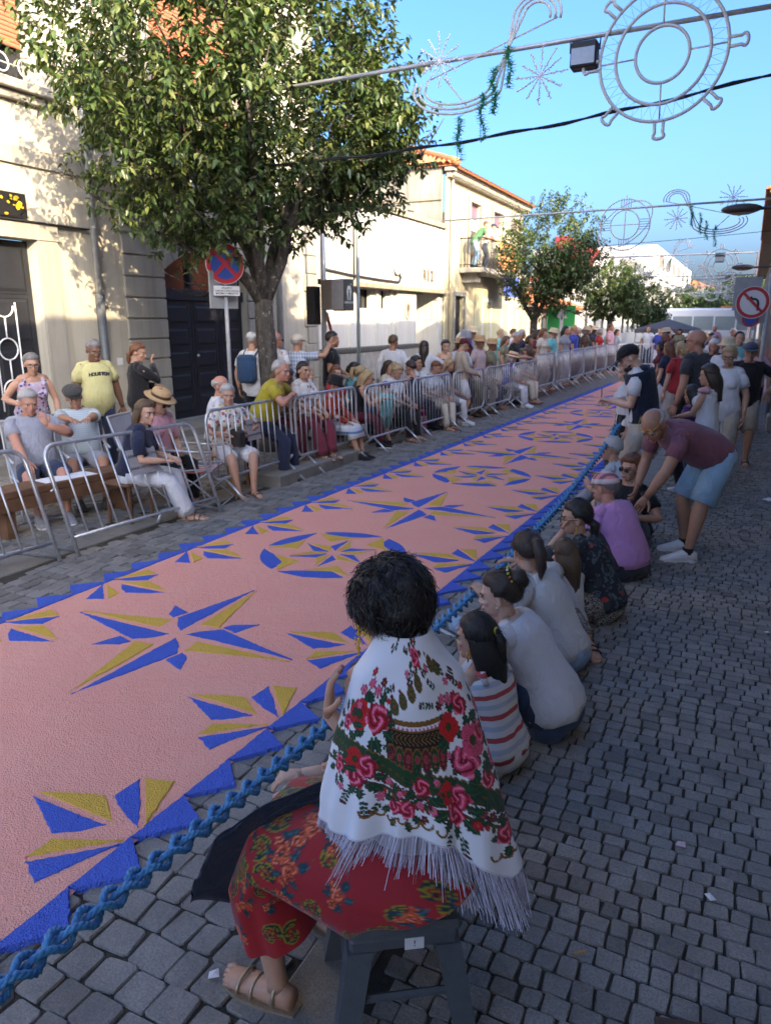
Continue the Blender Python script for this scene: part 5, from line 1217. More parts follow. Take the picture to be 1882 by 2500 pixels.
def hair_obj(kind, col, T, M, lod, seed, ln=.4, hatted=False):
    """returns hair object(s) in head space placed with matrix M (root local)"""
    b = MB(); hl = hairline
    def hairline_(d, *a): return min(hl(d, *a), (.30 - d[2]) * 6) if hatted else hl(d, *a)
    vox, it, wr = (.0065, 2, .003) if lod == 0 else ((.009, 2, .003) if lod == 1 else (.014, 1, .003))
    r = random.Random(seed)
    if kind in ('short', 'crop', 'curly'):
        th = {'short': .016, 'crop': .008, 'curly': .03}[kind]; shell(b, lambda d: hairline_(d, .36, -.05 if kind != 'curly' else -.25, -.5), th, seed=seed, jit=.002, lump=.012 if kind == 'curly' else .005)
    elif kind == 'fringe':                                         # bald on top
        shell(b, lambda d: min(hairline_(d, .9, -.05, -.5), (.42 - d[2]) * 6, (.25 - d[1]) * 5), .011, seed=seed, jit=.002)
    elif kind == 'receding': shell(b, lambda d: hairline_(d, .72, -.05, -.5), .012, seed=seed, jit=.002, lump=.004)
    else:
        shell(b, lambda d: hairline_(d, .42, -.2, -.7), .014, seed=seed, lump=.004)
    if kind == 'bob':
        for s in (-1, 1):
            b.tube([(s * .066, .035, .05), (s * .086, .005, -.02), (s * .082, .002, -.09)], [.022, .028, .014], 8)
        b.tube([(0, -.09, .04), (0, -.105, -.04), (0, -.09, -.10)], [.05, .055, .03], 10); b.ell((0, -.055, -.02), (.085, .06, .08))
    if kind in ('long', 'halfup'):
        rings = []; op = math.radians(118 if kind == 'long' else 100)
        for t in np.linspace(0, 1, 12):
            z = .055 - t * (ln + .06); k2 = min(1, t * 3.2); yc_ = -.012 - .03 * k2; rx = .079 + .012 * math.sin(min(1, t * 2) * math.pi) - .030 * max(0, t - .45); ry = .100 + .012 * k2 - .035 * max(0, t - .5); o_ = op * (1 - .30 * t); th_ = .020 + .006 * math.sin(t * 9) - .012 * t * t
            ang = np.linspace(-o_, o_, 15); wv = lambda a: 1 + .035 * math.sin(a * 9 + t * 4) * t
            outer = [((rx + .004) * wv(a) * math.sin(a), yc_ - ry * wv(a) * math.cos(a), z) for a in ang]; inner = [((rx - th_) * math.sin(a), yc_ - (ry - th_) * math.cos(a), z) for a in ang[::-1]]
            rings.append(outer + inner)
        b.loft(rings)
        if kind == 'halfup': b.ell((0, -.112, .05), (.026, .022, .022)); b.tube([(0, -.115, .05), (0, -.138, .01), (.005, -.135, -.08), (.01, -.12, -.2)], [.018, .026, .022, .006], 8)
    if kind == 'pony':
        b.ell((0, -.118, .075), (.024, .022, .024)); b.tube([(0, -.115, .075), (0, -.16, .065), (.01, -.175, .0), (.015, -.165, -.08), (.015, -.15, -.14)], [.02, .034, .036, .03, .01], 9)
    if kind == 'bun': b.ell((0, -.10, .09), (.05, .045, .045)); b.ell((.01, -.115, .07), (.04, .035, .035))
    if kind == 'lowpony': b.tube([(0, -.09, -.02), (0, -.125, -.05), (0, -.12, -.12), (.01, -.11, -.17)], [.03, .035, .028, .01], 8)
    o = b.build('hair', HAIR[col], T); o.matrix_local = M; job(o, vox, it, wr, None, seed)
    return o
def strands(name, roots, tips, col, T, M, n, w=.0016, seg=6, bend=.02, seed=0, sag=0.):
    """loose strand ribbons between paired root / tip arrays"""
    r = np.random.RandomState(seed); vv = []; ff = []
    for k in range(n):
        a = roots[k]; c = tips[k]; ctrl = (a + c) / 2 + r.normal(0, bend, 3); side = unit(np.cross(c - a, r.normal(0, 1, 3))) * w; o = len(vv)
        for i in range(seg + 1):
            t = i / seg; p = a * (1-t)**2 + 2 * ctrl * t * (1-t) + c * t * t + V(0, 0, -sag * t * t); q = side * (1 - .75 * t); vv += [p + q, p - q]
        ff += [(o + 2*i, o + 2*i + 1, o + 2*i + 3, o + 2*i + 2) for i in range(seg)]
    me = bpy.data.meshes.new(name); me.from_pydata([tuple(p) for p in vv], [], ff); me.materials.append(HAIR[col]); me.polygons.foreach_set('use_smooth', [True]*len(ff)); me.update()
    o = link(bpy.data.objects.new(name, me), T); o.matrix_local = M; tag(o, kind='stuff'); return o
def hat_obj(kind, T, M, mat, mat2=None):
    b = MB()
    if kind == 'cap':
        rg = []
        for t in np.linspace(0, 1, 8):
            a = t * math.pi / 2; rg.append([(.087 * math.cos(a) * math.cos(p) if t < 1 else 0, -.008 + .106 * math.cos(a) * math.sin(p), .038 + .086 * math.sin(a)) for p in np.linspace(0, 2*math.pi, 20, endpoint=False)])
        b.loft(rg)
        o = b.build('cap', mat, T, True); v = MB()
        top = [(.078 * math.cos(p), .075 + .095 * math.sin(p), .040 - .02 * math.sin(p) - .006 * abs(math.cos(p))) for p in np.linspace(0, math.pi, 13)]
        v.prism(top, (0, 0, 1), .004); vo = v.build('visor', mat2 or mat, o, recalc=True)
    elif kind == 'flat':
        b.ell((0, .012, .085), (.095, .125, .034), np.array(Euler((-.22, 0, 0)).to_matrix()), 20, 10); b.ell((0, -.01, .055), (.088, .105, .05), None, 20, 10); b.ell((0, .10, .045), (.06, .04, .010), np.array(Euler((-.3, 0, 0)).to_matrix()), 12, 6); o = b.build('flat_cap', mat, T, True)
    elif kind in ('straw', 'bucket', 'sun'):
        br = {'straw': .165, 'bucket': .125, 'sun': .16}[kind]; dr = {'straw': -.004, 'bucket': -.045, 'sun': -.02}[kind]
        prof = [(br, .060 + dr), (br * .82, .060 + dr * .5), (.098, .062), (.094, .075), (.090, .125), (.078, .142), (.03, .146), (.001, .146)]
        rg = [[(r_ * .92 * math.cos(a), -.008 + r_ * 1.1 * math.sin(a), z) for a in np.linspace(0, 2*math.pi, 26, endpoint=False)] for r_, z in prof]
        inner = [[(x * .975, y * .975, z - .005) for x, y, z in q] for q in rg[::-1]]
        b.loft(rg + inner[1:], cap=True); o = b.build('hat', mat, T, True)
        if mat2: MB().loft([[(r_ * .92 * math.cos(a), -.008 + r_ * 1.1 * math.sin(a), z) for a in np.linspace(0, 2*math.pi, 26, endpoint=False)] for r_, z in ((.0955, .068), (.0985, .069), (.0955, .095), (.0925, .096))], cap=False).build('hat_band', mat2, o, True)
    o.matrix_local = M @ Matrix.Translation((0, 0, -.004)) @ Matrix.Scale(1.06, 4); return o
def glasses_obj(T, M, dark=True, up=0., frame_mat=None):
    b = MB(); f = MB(); fm = frame_mat or m_iris
    for s in (-1, 1):
        c = V(s * .032, .098, -.002 + up); e = [c + V(.025 * math.cos(a), -.006 * abs(math.cos(a)) * s * (1 if math.cos(a) * s > 0 else .2) , .019 * math.sin(a)) for a in np.linspace(0, 2*math.pi, 16, endpoint=False)]
        f.tube(e, .0022, 5, True)
        b.prism(e, (0, 1, 0), .0015)
        f.tube([c + V(s * .025, -.004, .006), (s * .078, .05, .004 + up), (s * .084, -.01, .006 + up)], .0018, 5)
    f.tube([(-.008, .099, .002 + up), (.008, .099, .002 + up)], .002, 5)
    o = f.build('glasses', fm, T, True); o.matrix_local = M
    if dark: b.build('lens', m_lens, o, recalc=True)
    return o
def ik(a, t, l1, l2, hint):
    d = t - a; L = min(np.linalg.norm(d), (l1 + l2) * .998); u = unit(d); e = a + u * L; x = (l1*l1 - l2*l2 + L*L) / (2*L); hh = math.sqrt(max(0, l1*l1 - x*x)); p = unit(hint - u * (hint @ u)); return a + u * x + p * hh, e
def ring_at(c, u, v, ru, rv, n=16, sq=2.3):
    out = []
    for a in np.linspace(0, 2*math.pi, n, endpoint=False):
        ca, sa = math.cos(a), math.sin(a); k = (abs(ca)**sq + abs(sa)**sq) ** (-1/sq); out.append(c + u * ru * k * ca + v * rv * k * sa)
    return out
def rotv(v, axis, ang): return np.array(Matrix.Rotation(ang, 3, Vector(axis)) @ Vector(v))
HANDLEN = .105
def hand_geo(core, fing, w, d, pn, side, h, curl=.35, spread=.1, scale=1.):
    """palm into core, five separate fingers into fing. d = hand direction, pn = palm normal, side = +1 right hand"""
    s = h / 1.7 * scale; d = unit(d); pn = unit(pn - d * (pn @ d)); lat = np.cross(d, pn) * side          # lat points to the thumb side
    core.loft([ring_at(w - d * .01 * s, lat, pn, .024 * s, .018 * s, 10), ring_at(w + d * .03 * s, lat, pn, .034 * s, .016 * s, 10), ring_at(w + d * .07 * s, lat, pn, .040 * s, .0135 * s, 10), ring_at(w + d * .092 * s, lat, pn, .037 * s, .011 * s, 10)])
    tips = []
    for k, (off, ln) in enumerate(((.030, .068), (.010, .077), (-.0105, .072), (-.029, .057))):
        p = w + d * (.086 - .006 * abs(k - 1.2)) * s + lat * off * s; dd = unit(d + lat * (off * 5 * spread)); pts = [p - dd * .012 * s]; c = curl * (.8 + .18 * k)
        pts.append(p)
        for j, f in enumerate((.42, .32, .26)):
            dd = unit(dd * math.cos(c * (.75 if j == 0 else 1.1)) + pn * math.sin(c * (.75 if j == 0 else 1.1))); p = p + dd * ln * f * s; pts.append(p)
        fing.tube(pts + [pts[-1] + dd * .005 * s], [.0088*s, .0092*s, .0085*s, .0078*s, .0068*s, .003*s], 7); tips.append((pts[-1], dd))
    p = w + d * .022 * s + lat * .026 * s; dd = unit(d * .55 + lat * .75 + pn * .35); pts = [p - dd * .014 * s, p]
    for j, f in enumerate((.036, .030, .024)):
        p = p + dd * f * s; pts.append(p); dd = unit(dd + d * .35 + pn * curl * .5 - lat * .15)
    fing.tube(pts + [p + dd * .004 * s], [.013*s, .0125*s, .011*s, .0095*s, .008*s, .0035*s], 7); tips.append((p, dd)); return tips
ZV = V(0, 0, 1)
def person(label, loc, face, h=1.7, fem=0, skin='mid', girth=1., lod=1, pose=None, top=None, bottom=None, shoes=None, hair=None, hat=None, glasses=None, face_on=True, group=None, belly=0., headk=1., name='person', child=0):
    P = dict(pz=.53 * h, px=0, py=0, lean=0, lean2=0, side=0, twist=0, hy=0, hp=5, ht=0, lh=None, rh=None, le=(-.6, -.8, -.2), re=(.6, -.8, -.2), lf=None, rf=None, lk=(0, 1, .1), rk=(0, 1, .1), toe=(0, 1, 0), ltoe=None, rtoe=None, lcurl=.35, rcurl=.35, lpn=None, rpn=None, lhd=None, rhd=None)
    P.update(pose or {})
    seed = abs(hash(label)) % 9999 if False else sum(ord(ch) * (i + 3) for i, ch in enumerate(label)) % 9973
    T = thing(name, label, 'person', loc, math.radians(face), group)
    D = math.radians; X = V(1, 0, 0)
    pel = V(P['px'], P['py'], P['pz'])
    def sp(l, s): return unit(V(math.sin(D(s)) * math.cos(D(l)), math.sin(D(l)), math.cos(D(l)) * math.cos(D(s))))
    s1 = sp(P['lean'], P['side']); s2 = sp(P['lean'] + P['lean2'], P['side'] * 1.2); Ls = .30 * h * (1 if not child else .97)
    def spine(t):
        if t <= 0: return pel + s1 * Ls * t
        return pel + s1 * Ls * (t - .5 * t * t) + s2 * Ls * .5 * t * t
    def frame_at(t):
        tt = min(1, max(0, t)); up = unit(s1 * (1 - tt) + s2 * tt); a = D(P['twist']) * tt; r = V(math.cos(a), math.sin(a), 0); r = unit(r - up * (r @ up)); f = np.cross(up, r); return up, r, f
    hw = .060 * h if fem else .055 * h; shw = P.get('shw', 1.) * (.095 if fem else .108) * h * (1 + (girth - 1) * .35); U, L1 = .172 * h, .150 * h; TH, SHN = .247 * h, .243 * h
    g = girth
    ST = [(-.20, .060, .052, 0), (-.10, .097, .070, -.006), (.06, .104, .076, -.006), (.24, .090, .068, .0), (.40, .080, .064, .002), (.56, .084, .066, .004), (.74, .094, .070, .004), (.88, .092, .060, 0), (.97, .074, .047, -.004), (1.06, .038, .036, -.004)] if fem else \
         [(-.20, .058, .052, 0), (-.10, .090, .068, 0), (.06, .097, .074, 0), (.24, .092, .070, .0), (.40, .090, .069, .002), (.56, .094, .070, .004), (.74, .106, .074, .004), (.88, .106, .064, 0), (.97, .086, .050, -.004), (1.06, .042, .038, -.004)]
    def torso(b, t0, t1, off=0., flare=0., n=18):
        rg = []
        ts = [t0] + [s[0] for s in ST if t0 < s[0] < t1] + [t1]
        for t in ts:
            w = np.interp(t, [s[0] for s in ST], [s[1] for s in ST]); d = np.interp(t, [s[0] for s in ST], [s[2] for s in ST]); fo = np.interp(t, [s[0] for s in ST], [s[3] for s in ST])
            gg = 1 + (g - 1) * math.exp(-((t - .3) / .45) ** 2); bl = belly * math.exp(-((t - .26) / .26) ** 2)
            up, r, f = frame_at(t); c = spine(t) + f * (fo * h + bl * .5)
            fl = flare * max(0, (.25 - t)) / .4
            rg.append(ring_at(c, r, f, w * h * gg + off + fl, (d * h * gg + bl * .5) + off + fl, n))
        b.loft(rg)
        if fem and not child and t1 > .7:
            up, r, f = frame_at(.7)
            for s in (-1, 1): b.ell(spine(.66) + r * s * .042 * h * g ** .5 + f * (.058 * h), (.036 * h + off, .034 * h + off, .036 * h + off), None, 10, 8)
    # joints
    up, r, f = frame_at(.92); shc = spine(.92)
    SH = {-1: shc - r * shw, 1: shc + r * shw}
    HIP = {-1: pel - X * hw - s1 * .02 * h, 1: pel + X * hw - s1 * .02 * h}
    ARM = {}; LEG = {}
    for s, hk, ek in ((-1, 'lh', 'le'), (1, 'rh', 're')):
        t = P[hk]; t = (SH[s] + V(s * .05 * h, .03 * h, -.31 * h)) if t is None else V(t)
        ARM[s] = ik(SH[s], t, U, L1, V(P[ek]))
    for s, fk, kk in ((-1, 'lf', 'lk'), (1, 'rf', 'rk')):
        t = P[fk]; t = V(HIP[s][0] + s * .01 * h, HIP[s][1], .045 * h) if t is None else V(t) + V(0, 0, .045 * h)
        LEG[s] = ik(HIP[s], t, TH, SHN, V(P[kk]))
    core = MB(); fing = MB()
    cov = .95 if top else 1.
    torso(core, -.2, 1.06, -.004 if top else 0)
    nb = spine(1.0); nk = unit(s2 + V(0, .12, 0) * (1 - abs(s2[1])))
    Rm = Matrix.Rotation(D(P['twist'] * .6 + P['hy']), 3, 'Z') @ Matrix.Rotation(-D(P['hp']), 3, 'X') @ Matrix.Rotation(D(P['ht']), 3, 'Y')
    hs = h / 1.7 * headk * (1.09 if not fem else 1.06)
    neck_l = .036 * h; R3 = np.array(Rm); hc = nb + nk * neck_l + R3 @ V(0, .012, .095) * hs
    core.tube([nb - s2 * .04 * h, nb + nk * neck_l * .6, hc + R3 @ V(0, -.015, -.05) * hs], [.034 * h if not fem else .031 * h, .031 * h if not fem else .027 * h, .045 * hs], 12)
    for s in (-1, 1):
        el, wr = ARM[s]; ua, fa = unit(el - SH[s]), unit(wr - el); k = 1 + (g - 1) * .5; k *= .9 if fem else 1.; k *= .88 if child else 1
        core.ell(SH[s] - r * s * .016 * h, (.033 * h * k,) * 3, None, 10, 8); core.tube([spine(1.03) + r * s * .015 * h, spine(.97) + r * s * .06 * h, SH[s] - r * s * .005 * h + s2 * .008 * h], [.028 * h, .028 * h, .026 * h], 8)
        core.tube([SH[s] - r * s * .02 * h, SH[s] + ua * U * .3, SH[s] + ua * U * .7, el, el + fa * L1 * .25, el + fa * L1 * .7, wr], [.031*h*k, .0315*h*k, .027*h*k, .0245*h*k, .026*h*k, .019*h*k, .0155*h*k], 10)
        hd = P['lhd' if s < 0 else 'rhd']; pn = P['lpn' if s < 0 else 'rpn']; hd = fa if hd is None else unit(V(hd))
        if pn is None: pn = unit(np.cross(hd, V(0, 0, 1)) * -s * -1) if abs(hd[2]) > .6 else V(0, 0, -1)
        if P['lh' if s < 0 else 'rh'] is None: pn = V(-s, .2, 0)
        P['tips%d' % s] = hand_geo(core, fing, wr, hd, V(pn), s, h, P['lcurl' if s < 0 else 'rcurl'], .1, 1.0 if not child else .95)
        kn, an = LEG[s]; tu, su = unit(kn - HIP[s]), unit(an - kn); kl = 1 + (g - 1) * .45
        core.tube([HIP[s] + V(0, 0, .02 * h), HIP[s] + tu * TH * .25, HIP[s] + tu * TH * .7, kn, kn + su * SHN * .28, kn + su * SHN * .65, an, an - V(0, 0, .01 * h)], [.052*h*kl, .051*h*kl, .040*h*kl, .033*h*kl, .034*h*kl, .025*h*kl, .0195*h, .021*h], 12)
        toe = P['ltoe' if s < 0 else 'rtoe']; toe = unit(V(P['toe'] if toe is None else toe)); lat = unit(np.cross(toe, ZV)); upv = unit(np.cross(lat, toe)); a0 = an - upv * .045 * h * .55
        core.loft([ring_at(a0 - toe * .035 * h, lat, upv, .018*h, .022*h, 10), ring_at(a0, lat, upv, .022*h, .026*h, 10), ring_at(a0 + toe * .05 * h - upv * .006*h, lat, upv, .024*h, .018*h, 10), ring_at(a0 + toe * .085 * h - upv * .012*h, lat, upv, .027*h, .011*h, 10), ring_at(a0 + toe * .115 * h - upv * .014*h, lat, upv, .020*h, .008*h, 10)])
        P['foot%d' % s] = (a0, toe, lat, upv)
        if shoes and shoes[0] == 'sandal' and lod < 2:
            for j, (o_, l_, r2) in enumerate(((.0165, .132, .0082), (.006, .130, .0058), (-.003, .126, .0054), (-.012, .121, .005), (-.020, .114, .0046))): fing.tube([a0 + toe * .095 * h - upv * .016 * h + lat * -s * o_ * h, a0 + toe * (l_ - .01) * h - upv * .015 * h + lat * -s * o_ * h, a0 + toe * l_ * h - upv * .019 * h + lat * -s * o_ * h], [r2 * h, r2 * h, r2 * h * .6], 7)
    vb = {0: .0095, 1: .013, 2: .02}[lod]
    hv, hf = HEADS[(1 if fem else 0, lod)]
    HM = np.eye(4); HM[:3, :3] = R3 * hs; HM[:3, 3] = hc; hv2 = hv @ (R3 * hs).T + hc
    ev = np.vstack([hv2, np.array(fing.v)]); ef = hf + [tuple(i + len(hv2) for i in q) for q in fing.f]
    body = core.build('body', SKIN[skin], T); job(body, vb, 4 if lod < 2 else 2, 0, (ev, ef))
    M4 = Matrix(HM.tolist())
    if face_on:
        for em_ in EYES: o = inst('eye', em_, T); o.matrix_local = M4
        o = inst('lips', LIPS, T); o.matrix_local = M4
        o = inst('eyebrows', brow_mesh(hair[1] if hair else 'grey'), T); o.matrix_local = M4
    vc = {0: .0095, 1: .013, 2: .02}[lod]; wr_ = {0: .012, 1: .011, 2: .008}[lod]
    if top:
        k, mat = top[0], top[1]; b = MB(); off = .013 if k != 'loose' else .019
        long_hem = {'tee': -.28, 'polo': -.28, 'shirt': -.34, 'loose': -.34, 'tank': -.24, 'tube': -.2, 'long': -.28, 'vest': -.28}[k]
        t1 = {'tube': .74, 'tank': .93, 'loose': 1.0}.get(k, 1.03)
        if P['pz'] < .4 * h: long_hem = max(long_hem, -.02)
        low = P['pz'] < .4 * h
        torso(b, long_hem, t1, off, 0 if low else (.012 if k in ('shirt', 'loose') else .006))
        if k == 'tube': pass
        elif k == 'tank':
            up_, r_, f_ = frame_at(.95)
            for s in (-1, 1): b.tube([spine(.86) + r_ * s * .068 * h + f_ * .055 * h, spine(.97) + r_ * s * .062 * h + f_ * .035 * h, spine(1.0) + r_ * s * .060 * h - f_ * .004, spine(.97) + r_ * s * .062 * h - f_ * .045 * h, spine(.86) + r_ * s * .068 * h - f_ * .056 * h], [.016] * 5, 8)
        else:
            fr = {'tee': .62, 'polo': .62, 'shirt': .7, 'loose': .85}.get(k, 1.)
            for s in (-1, 1):
                el, wr = ARM[s]; ua, fa = unit(el - SH[s]), unit(wr - el); kk = (1 + (g - 1) * .5)
                b.ell(SH[s] - r * s * .018 * h, ((.034 * h + off * .35) * kk,) * 3, None, 12, 9); b.tube([spine(.99) + r * s * .035 * h, spine(.96) + r * s * .065 * h, SH[s] - r * s * .005 * h + s2 * .008 * h], [.030 * h + off * .4, .030 * h + off * .4, .028 * h + off * .4], 10)
                lo_ = .004 if k == 'loose' else 0
                if k in ('long', 'vest'): b.tube([SH[s] - r * s * .02 * h, SH[s] + ua * U * .5, el, el + fa * L1 * .5, wr - fa * .01], [.039*h*kk, .036*h*kk, .033*h, .029*h, .024*h], 12)
                else: b.tube([SH[s] - r * s * .02 * h, SH[s] + ua * U * fr * .5, SH[s] + ua * U * fr], [(.0345*h + lo_)*kk, (.0365*h + lo_)*kk, (.0375*h + lo_ * 1.6)*kk], 12)
        o = b.build({'tee': 't_shirt', 'polo': 'polo_shirt', 'tank': 'tank_top', 'tube': 'tube_top', 'long': 'long_sleeved_top', 'vest': 'sweater'}.get(k, 'shirt'), mat, T); job(o, vc, 3, wr_ * (1.3 if k in ('shirt', 'loose') else 1), None, seed)
        if k in ('polo', 'shirt') and lod < 2:
            cb = MB(); up_, r_, f_ = frame_at(1.0); c = spine(1.0)
            for dz, rr in ((0, 1),):
                pts = [c + s2 * (.012 * h - .02 * h * (1 + math.cos(a)) * .5 ) + r_ * .046 * h * math.sin(a) + f_ * .042 * h * math.cos(a) for a in np.linspace(.35, 2*math.pi - .35, 18)]
                cb.tube(pts, [.008] * len(pts), 6)
            cb.build('collar', mat, T, True)
    if bottom:
        k, mat = bottom[0], bottom[1]; b = MB(); nm = 'trousers'
        if k in ('trousers', 'jeans', 'shorts', 'wide'):
            torso(b, -.19, .04, .010); torso(b, 0, .2, -.002); nm = k if k != 'wide' else 'trousers'
            for s in (-1, 1):
                kn, an = LEG[s]; tu, su = unit(kn - HIP[s]), unit(an - kn); kl = 1 + (g - 1) * .45
                b.ell(HIP[s], (.058*h*kl,) * 3, None, 12, 8)
                if k == 'shorts':
                    fr = bottom[2] if len(bottom) > 2 else .86; b.tube([HIP[s] + V(0, 0, .02*h), HIP[s] + tu * TH * .4, HIP[s] + tu * TH * fr], [.059*h*kl, .057*h*kl, .055*h*kl], 14)
                else:
                    wd = .012 * h if k == 'wide' else 0
                    b.tube([HIP[s] + V(0, 0, .02*h), HIP[s] + tu * TH * .4, HIP[s] + tu * TH * .8, kn, kn + su * SHN * .4, kn + su * SHN * .8, an - su * .0 + V(0, 0, .004)], [.058*h*kl, .055*h*kl, .046*h*kl, .042*h*kl, .040*h*kl + wd, .036*h*kl + wd * 1.5, .034*h + wd * 1.8], 14)
        elif k in ('skirt', 'dress'):
            nm = 'skirt'; hemf = bottom[2] if len(bottom) > 2 else .5; mk = (LEG[-1][0] + LEG[1][0]) / 2; ma = (LEG[-1][1] + LEG[1][1]) / 2; torso(b, -.2, .26, .012)
            sk = np.linalg.norm((LEG[1][0] - LEG[-1][0])[:2]) / 2 + .05 * h; sa = np.linalg.norm((LEG[1][1] - LEG[-1][1])[:2]) / 2 + .05 * h; path = [(pel - s1 * .02, .115 * h * g, .085 * h * g), ((pel + mk) / 2, (.115 * h * g + sk) / 2, .07 * h), (mk, sk, .062 * h)]
            if hemf > 0: path.append((mk + (ma - mk) * hemf, (sk + sa) / 2 + .02, .075 * h))
            rg = []
            for i, (c, ru, rv) in enumerate(path):
                t_ = unit(path[min(i+1, len(path)-1)][0] - path[max(i-1, 0)][0]); v_ = unit(np.cross(X, t_)); rg.append(ring_at(c, X, v_, ru, rv, 20))
            b.loft(rg)
            for s in (-1, 1): b.tube([HIP[s], LEG[s][0]], [.06*h*g, .047*h], 12); b.ell(LEG[s][0], (.047*h,) * 3)
        o = b.build(nm, mat, T); job(o, vc, 3, wr_ * .7, None, seed + 3)
    if shoes:
        k, mat = shoes
        for s in (-1, 1):
            a0, toe, lat, upv = P['foot%d' % s]; b = MB(); q = h
            if k in ('sneaker', 'shoe'):
                so = MB()
                outl = [a0 - upv * .024*q + toe * x * q + lat * y * q for x, y in ((-.046, -.012), (-.046, .012), (-.02, .024), (.03, .024), (.075, .032), (.11, .026), (.128, .01), (.128, -.01), (.11, -.026), (.075, -.032), (.03, -.024), (-.02, -.024))]
                b.loft([ring_at(a0 - toe * .042*q, lat, upv, .020*q, .026*q, 12), ring_at(a0 + toe * .004*q + upv * .012*q, lat, upv, .0255*q, .036*q, 12), ring_at(a0 + toe * .05*q, lat, upv, .027*q, .024*q, 12), ring_at(a0 + toe * .09*q - upv * .008*q, lat, upv, .030*q, .016*q, 12), ring_at(a0 + toe * .124*q - upv * .012*q, lat, upv, .018*q, .011*q, 12)])
                o = b.build('shoe', mat, T); job(o, .008 if lod < 2 else .014, 2)
                so.prism(outl, upv, .012 * q); so.build('sole', m_sole if k == 'sneaker' else m_blackl, o, recalc=True)
            else:
                outl = [a0 - upv * .031*q + toe * x * q + lat * y * q for x, y in ((-.044, -.014), (-.044, .014), (0, .024), (.075, .032), (.118, .02), (.125, 0), (.118, -.02), (.075, -.032), (0, -.024))]
                o = MB().prism(outl, upv, .010 * q).build('sandal', mat, T, recalc=True)
                for x, rr, uu in ((.075, .029, .017), (.045, .027, .022), (-.005, .026, .03)):
                    pts = [a0 + toe * x * q - upv * (.008*q if x > .03 else 0) + lat * rr * q * math.cos(a) + upv * uu * q * math.sin(a) for a in np.linspace(-.3, math.pi + .3, 12)]; b.tube(pts, .006, 5)
                b.build('strap', mat, o, True)
    if hair: hair_obj(hair[0], hair[1], T, M4, lod, seed, hair[2] if len(hair) > 2 else .4, bool(hat))
    if hat: hat_obj(hat[0], T, M4, hat[1], hat[2] if len(hat) > 2 else None)
    if glasses: glasses_obj(T, M4, glasses != 'clear')
    T['_k'] = 0; del T['_k']
    return dict(T=T, HM=M4, hc=hc, R3=R3, hs=hs, ARM=ARM, LEG=LEG, SH=SH, HIP=HIP, spine=spine, frame=frame_at, P=P, h=h, pel=pel, lod=lod, seed=seed)
# ---- pose presets (h scaled, local metres: x right, y forward)
def sit(h, seat=.45, knee=.42, spread=.1, **k):
    d = dict(pz=seat + .085, py=0, lf=(-spread, knee + .02, 0), rf=(spread, knee + .02, 0), lk=(-.2, .6, 1), rk=(.2, .6, 1), lh=(-.13, .34, seat + .17), rh=(.13, .34, seat + .17), lean=4, lean2=4); d.update(k); return d
def sit_ground(h, **k):
    d = dict(pz=.095, lean=12, lean2=14, lf=(-.12, .52, 0), rf=(.12, .50, 0), lk=(-.15, .2, 1), rk=(.15, .2, 1), lh=(-.16, .42, .42), rh=(.16, .42, .40)); d.update(k); return d
# ================================================================ people: who stands and sits where
def w2l(loc, face, p):
    a = math.radians(face); d = V(p) - V(loc); return (d[0] * math.cos(a) + d[1] * math.sin(a), -d[0] * math.sin(a) + d[1] * math.cos(a), d[2])
f_white = fabric('white_cotton', (.66, .66, .68)); f_white2 = fabric('white_linen', (.62, .61, .58)); f_black = fabric('black_cotton', (.013, .013, .016)); f_navy = fabric('navy_cotton', (.018, .025, .055))
f_denim = fabric('dark_denim', (.045, .075, .13), .9, .25); f_ljean = fabric('light_denim', (.25, .38, .52), .9, .15); f_ltrou = fabric('sand_chino', (.46, .40, .33)); f_cream = fabric('cream_cotton', (.62, .55, .45)); f_grey = fabric('grey_cotton', (.28, .29, .33)); f_dgrey = fabric('charcoal_cotton', (.05, .05, .055))
f_maroon = fabric('maroon_cotton', (.13, .018, .03)); f_tur = fabric('turquoise_cotton', (.13, .50, .52)); f_khaki = fabric('khaki_cotton', (.20, .19, .12)); f_pinkb = fabric('pale_pink_cotton', (.66, .36, .40)); f_brown = fabric('brown_cotton', (.10, .06, .04)); f_red = fabric('red_cotton', (.42, .03, .035)); f_blue = fabric('royal_blue_cotton', (.04, .07, .38)); f_beige = fabric('beige_canvas', (.50, .40, .31)); f_teal = fabric('green_cotton', (.06, .16, .08))
m_straw = plain('straw', (.50, .31, .15), .8, 0, .2, 60, .5, 140); m_strawp = plain('pale_straw', (.62, .50, .33), .8, 0, .15, 60, .5, 140); m_band = plain('brown_band', (.08, .035, .02), .7)
# ---------------- right hand row
R = {}
# bending man
B0 = (-.31, 6.73, 0); fb = 128
R['bend'] = person('bald man in plum t-shirt and light denim shorts bending forward with white sneakers', B0, fb, 1.80, 0, 'dark', 1.12, 0,
    dict(pz=.93, py=-.20, px=.02, lean=58, lean2=22, hy=28, hp=48, lh=(-.12, .50, .60), rh=(.20, .40, .62), le=(-.7, -.1, .2), re=(.7, -.5, .1), lf=(-.12, .05, 0), rf=(.16, -.10, 0), lk=(-.1, 1, .2), rk=(.1, 1, .2), ltoe=(.35, 1, 0), rtoe=(.4, 1, 0)),
    ('tee', fabric('plum_cotton', (.22, .075, .10))), ('shorts', fabric('washed_denim', (.24, .40, .52), .9, .12), .98), ('sneaker', fabric('white_sneaker', (.68, .68, .68), .6, .05)), ('fringe', 'grey'), None, None, True, None, .04)
glasses_obj(R['bend']['T'], R['bend']['HM'] @ Matrix.Translation((0, -.01, .055)), False, 0, m_gold)
for s in (-1, 1):
    a0, toe, lat, upv = R['bend']['P']['foot%d' % s]; MB().tube([a0 + upv * .03, a0 + upv * .085], [.045, .047], 12).build('sock', f_black, R['bend']['T'], True)
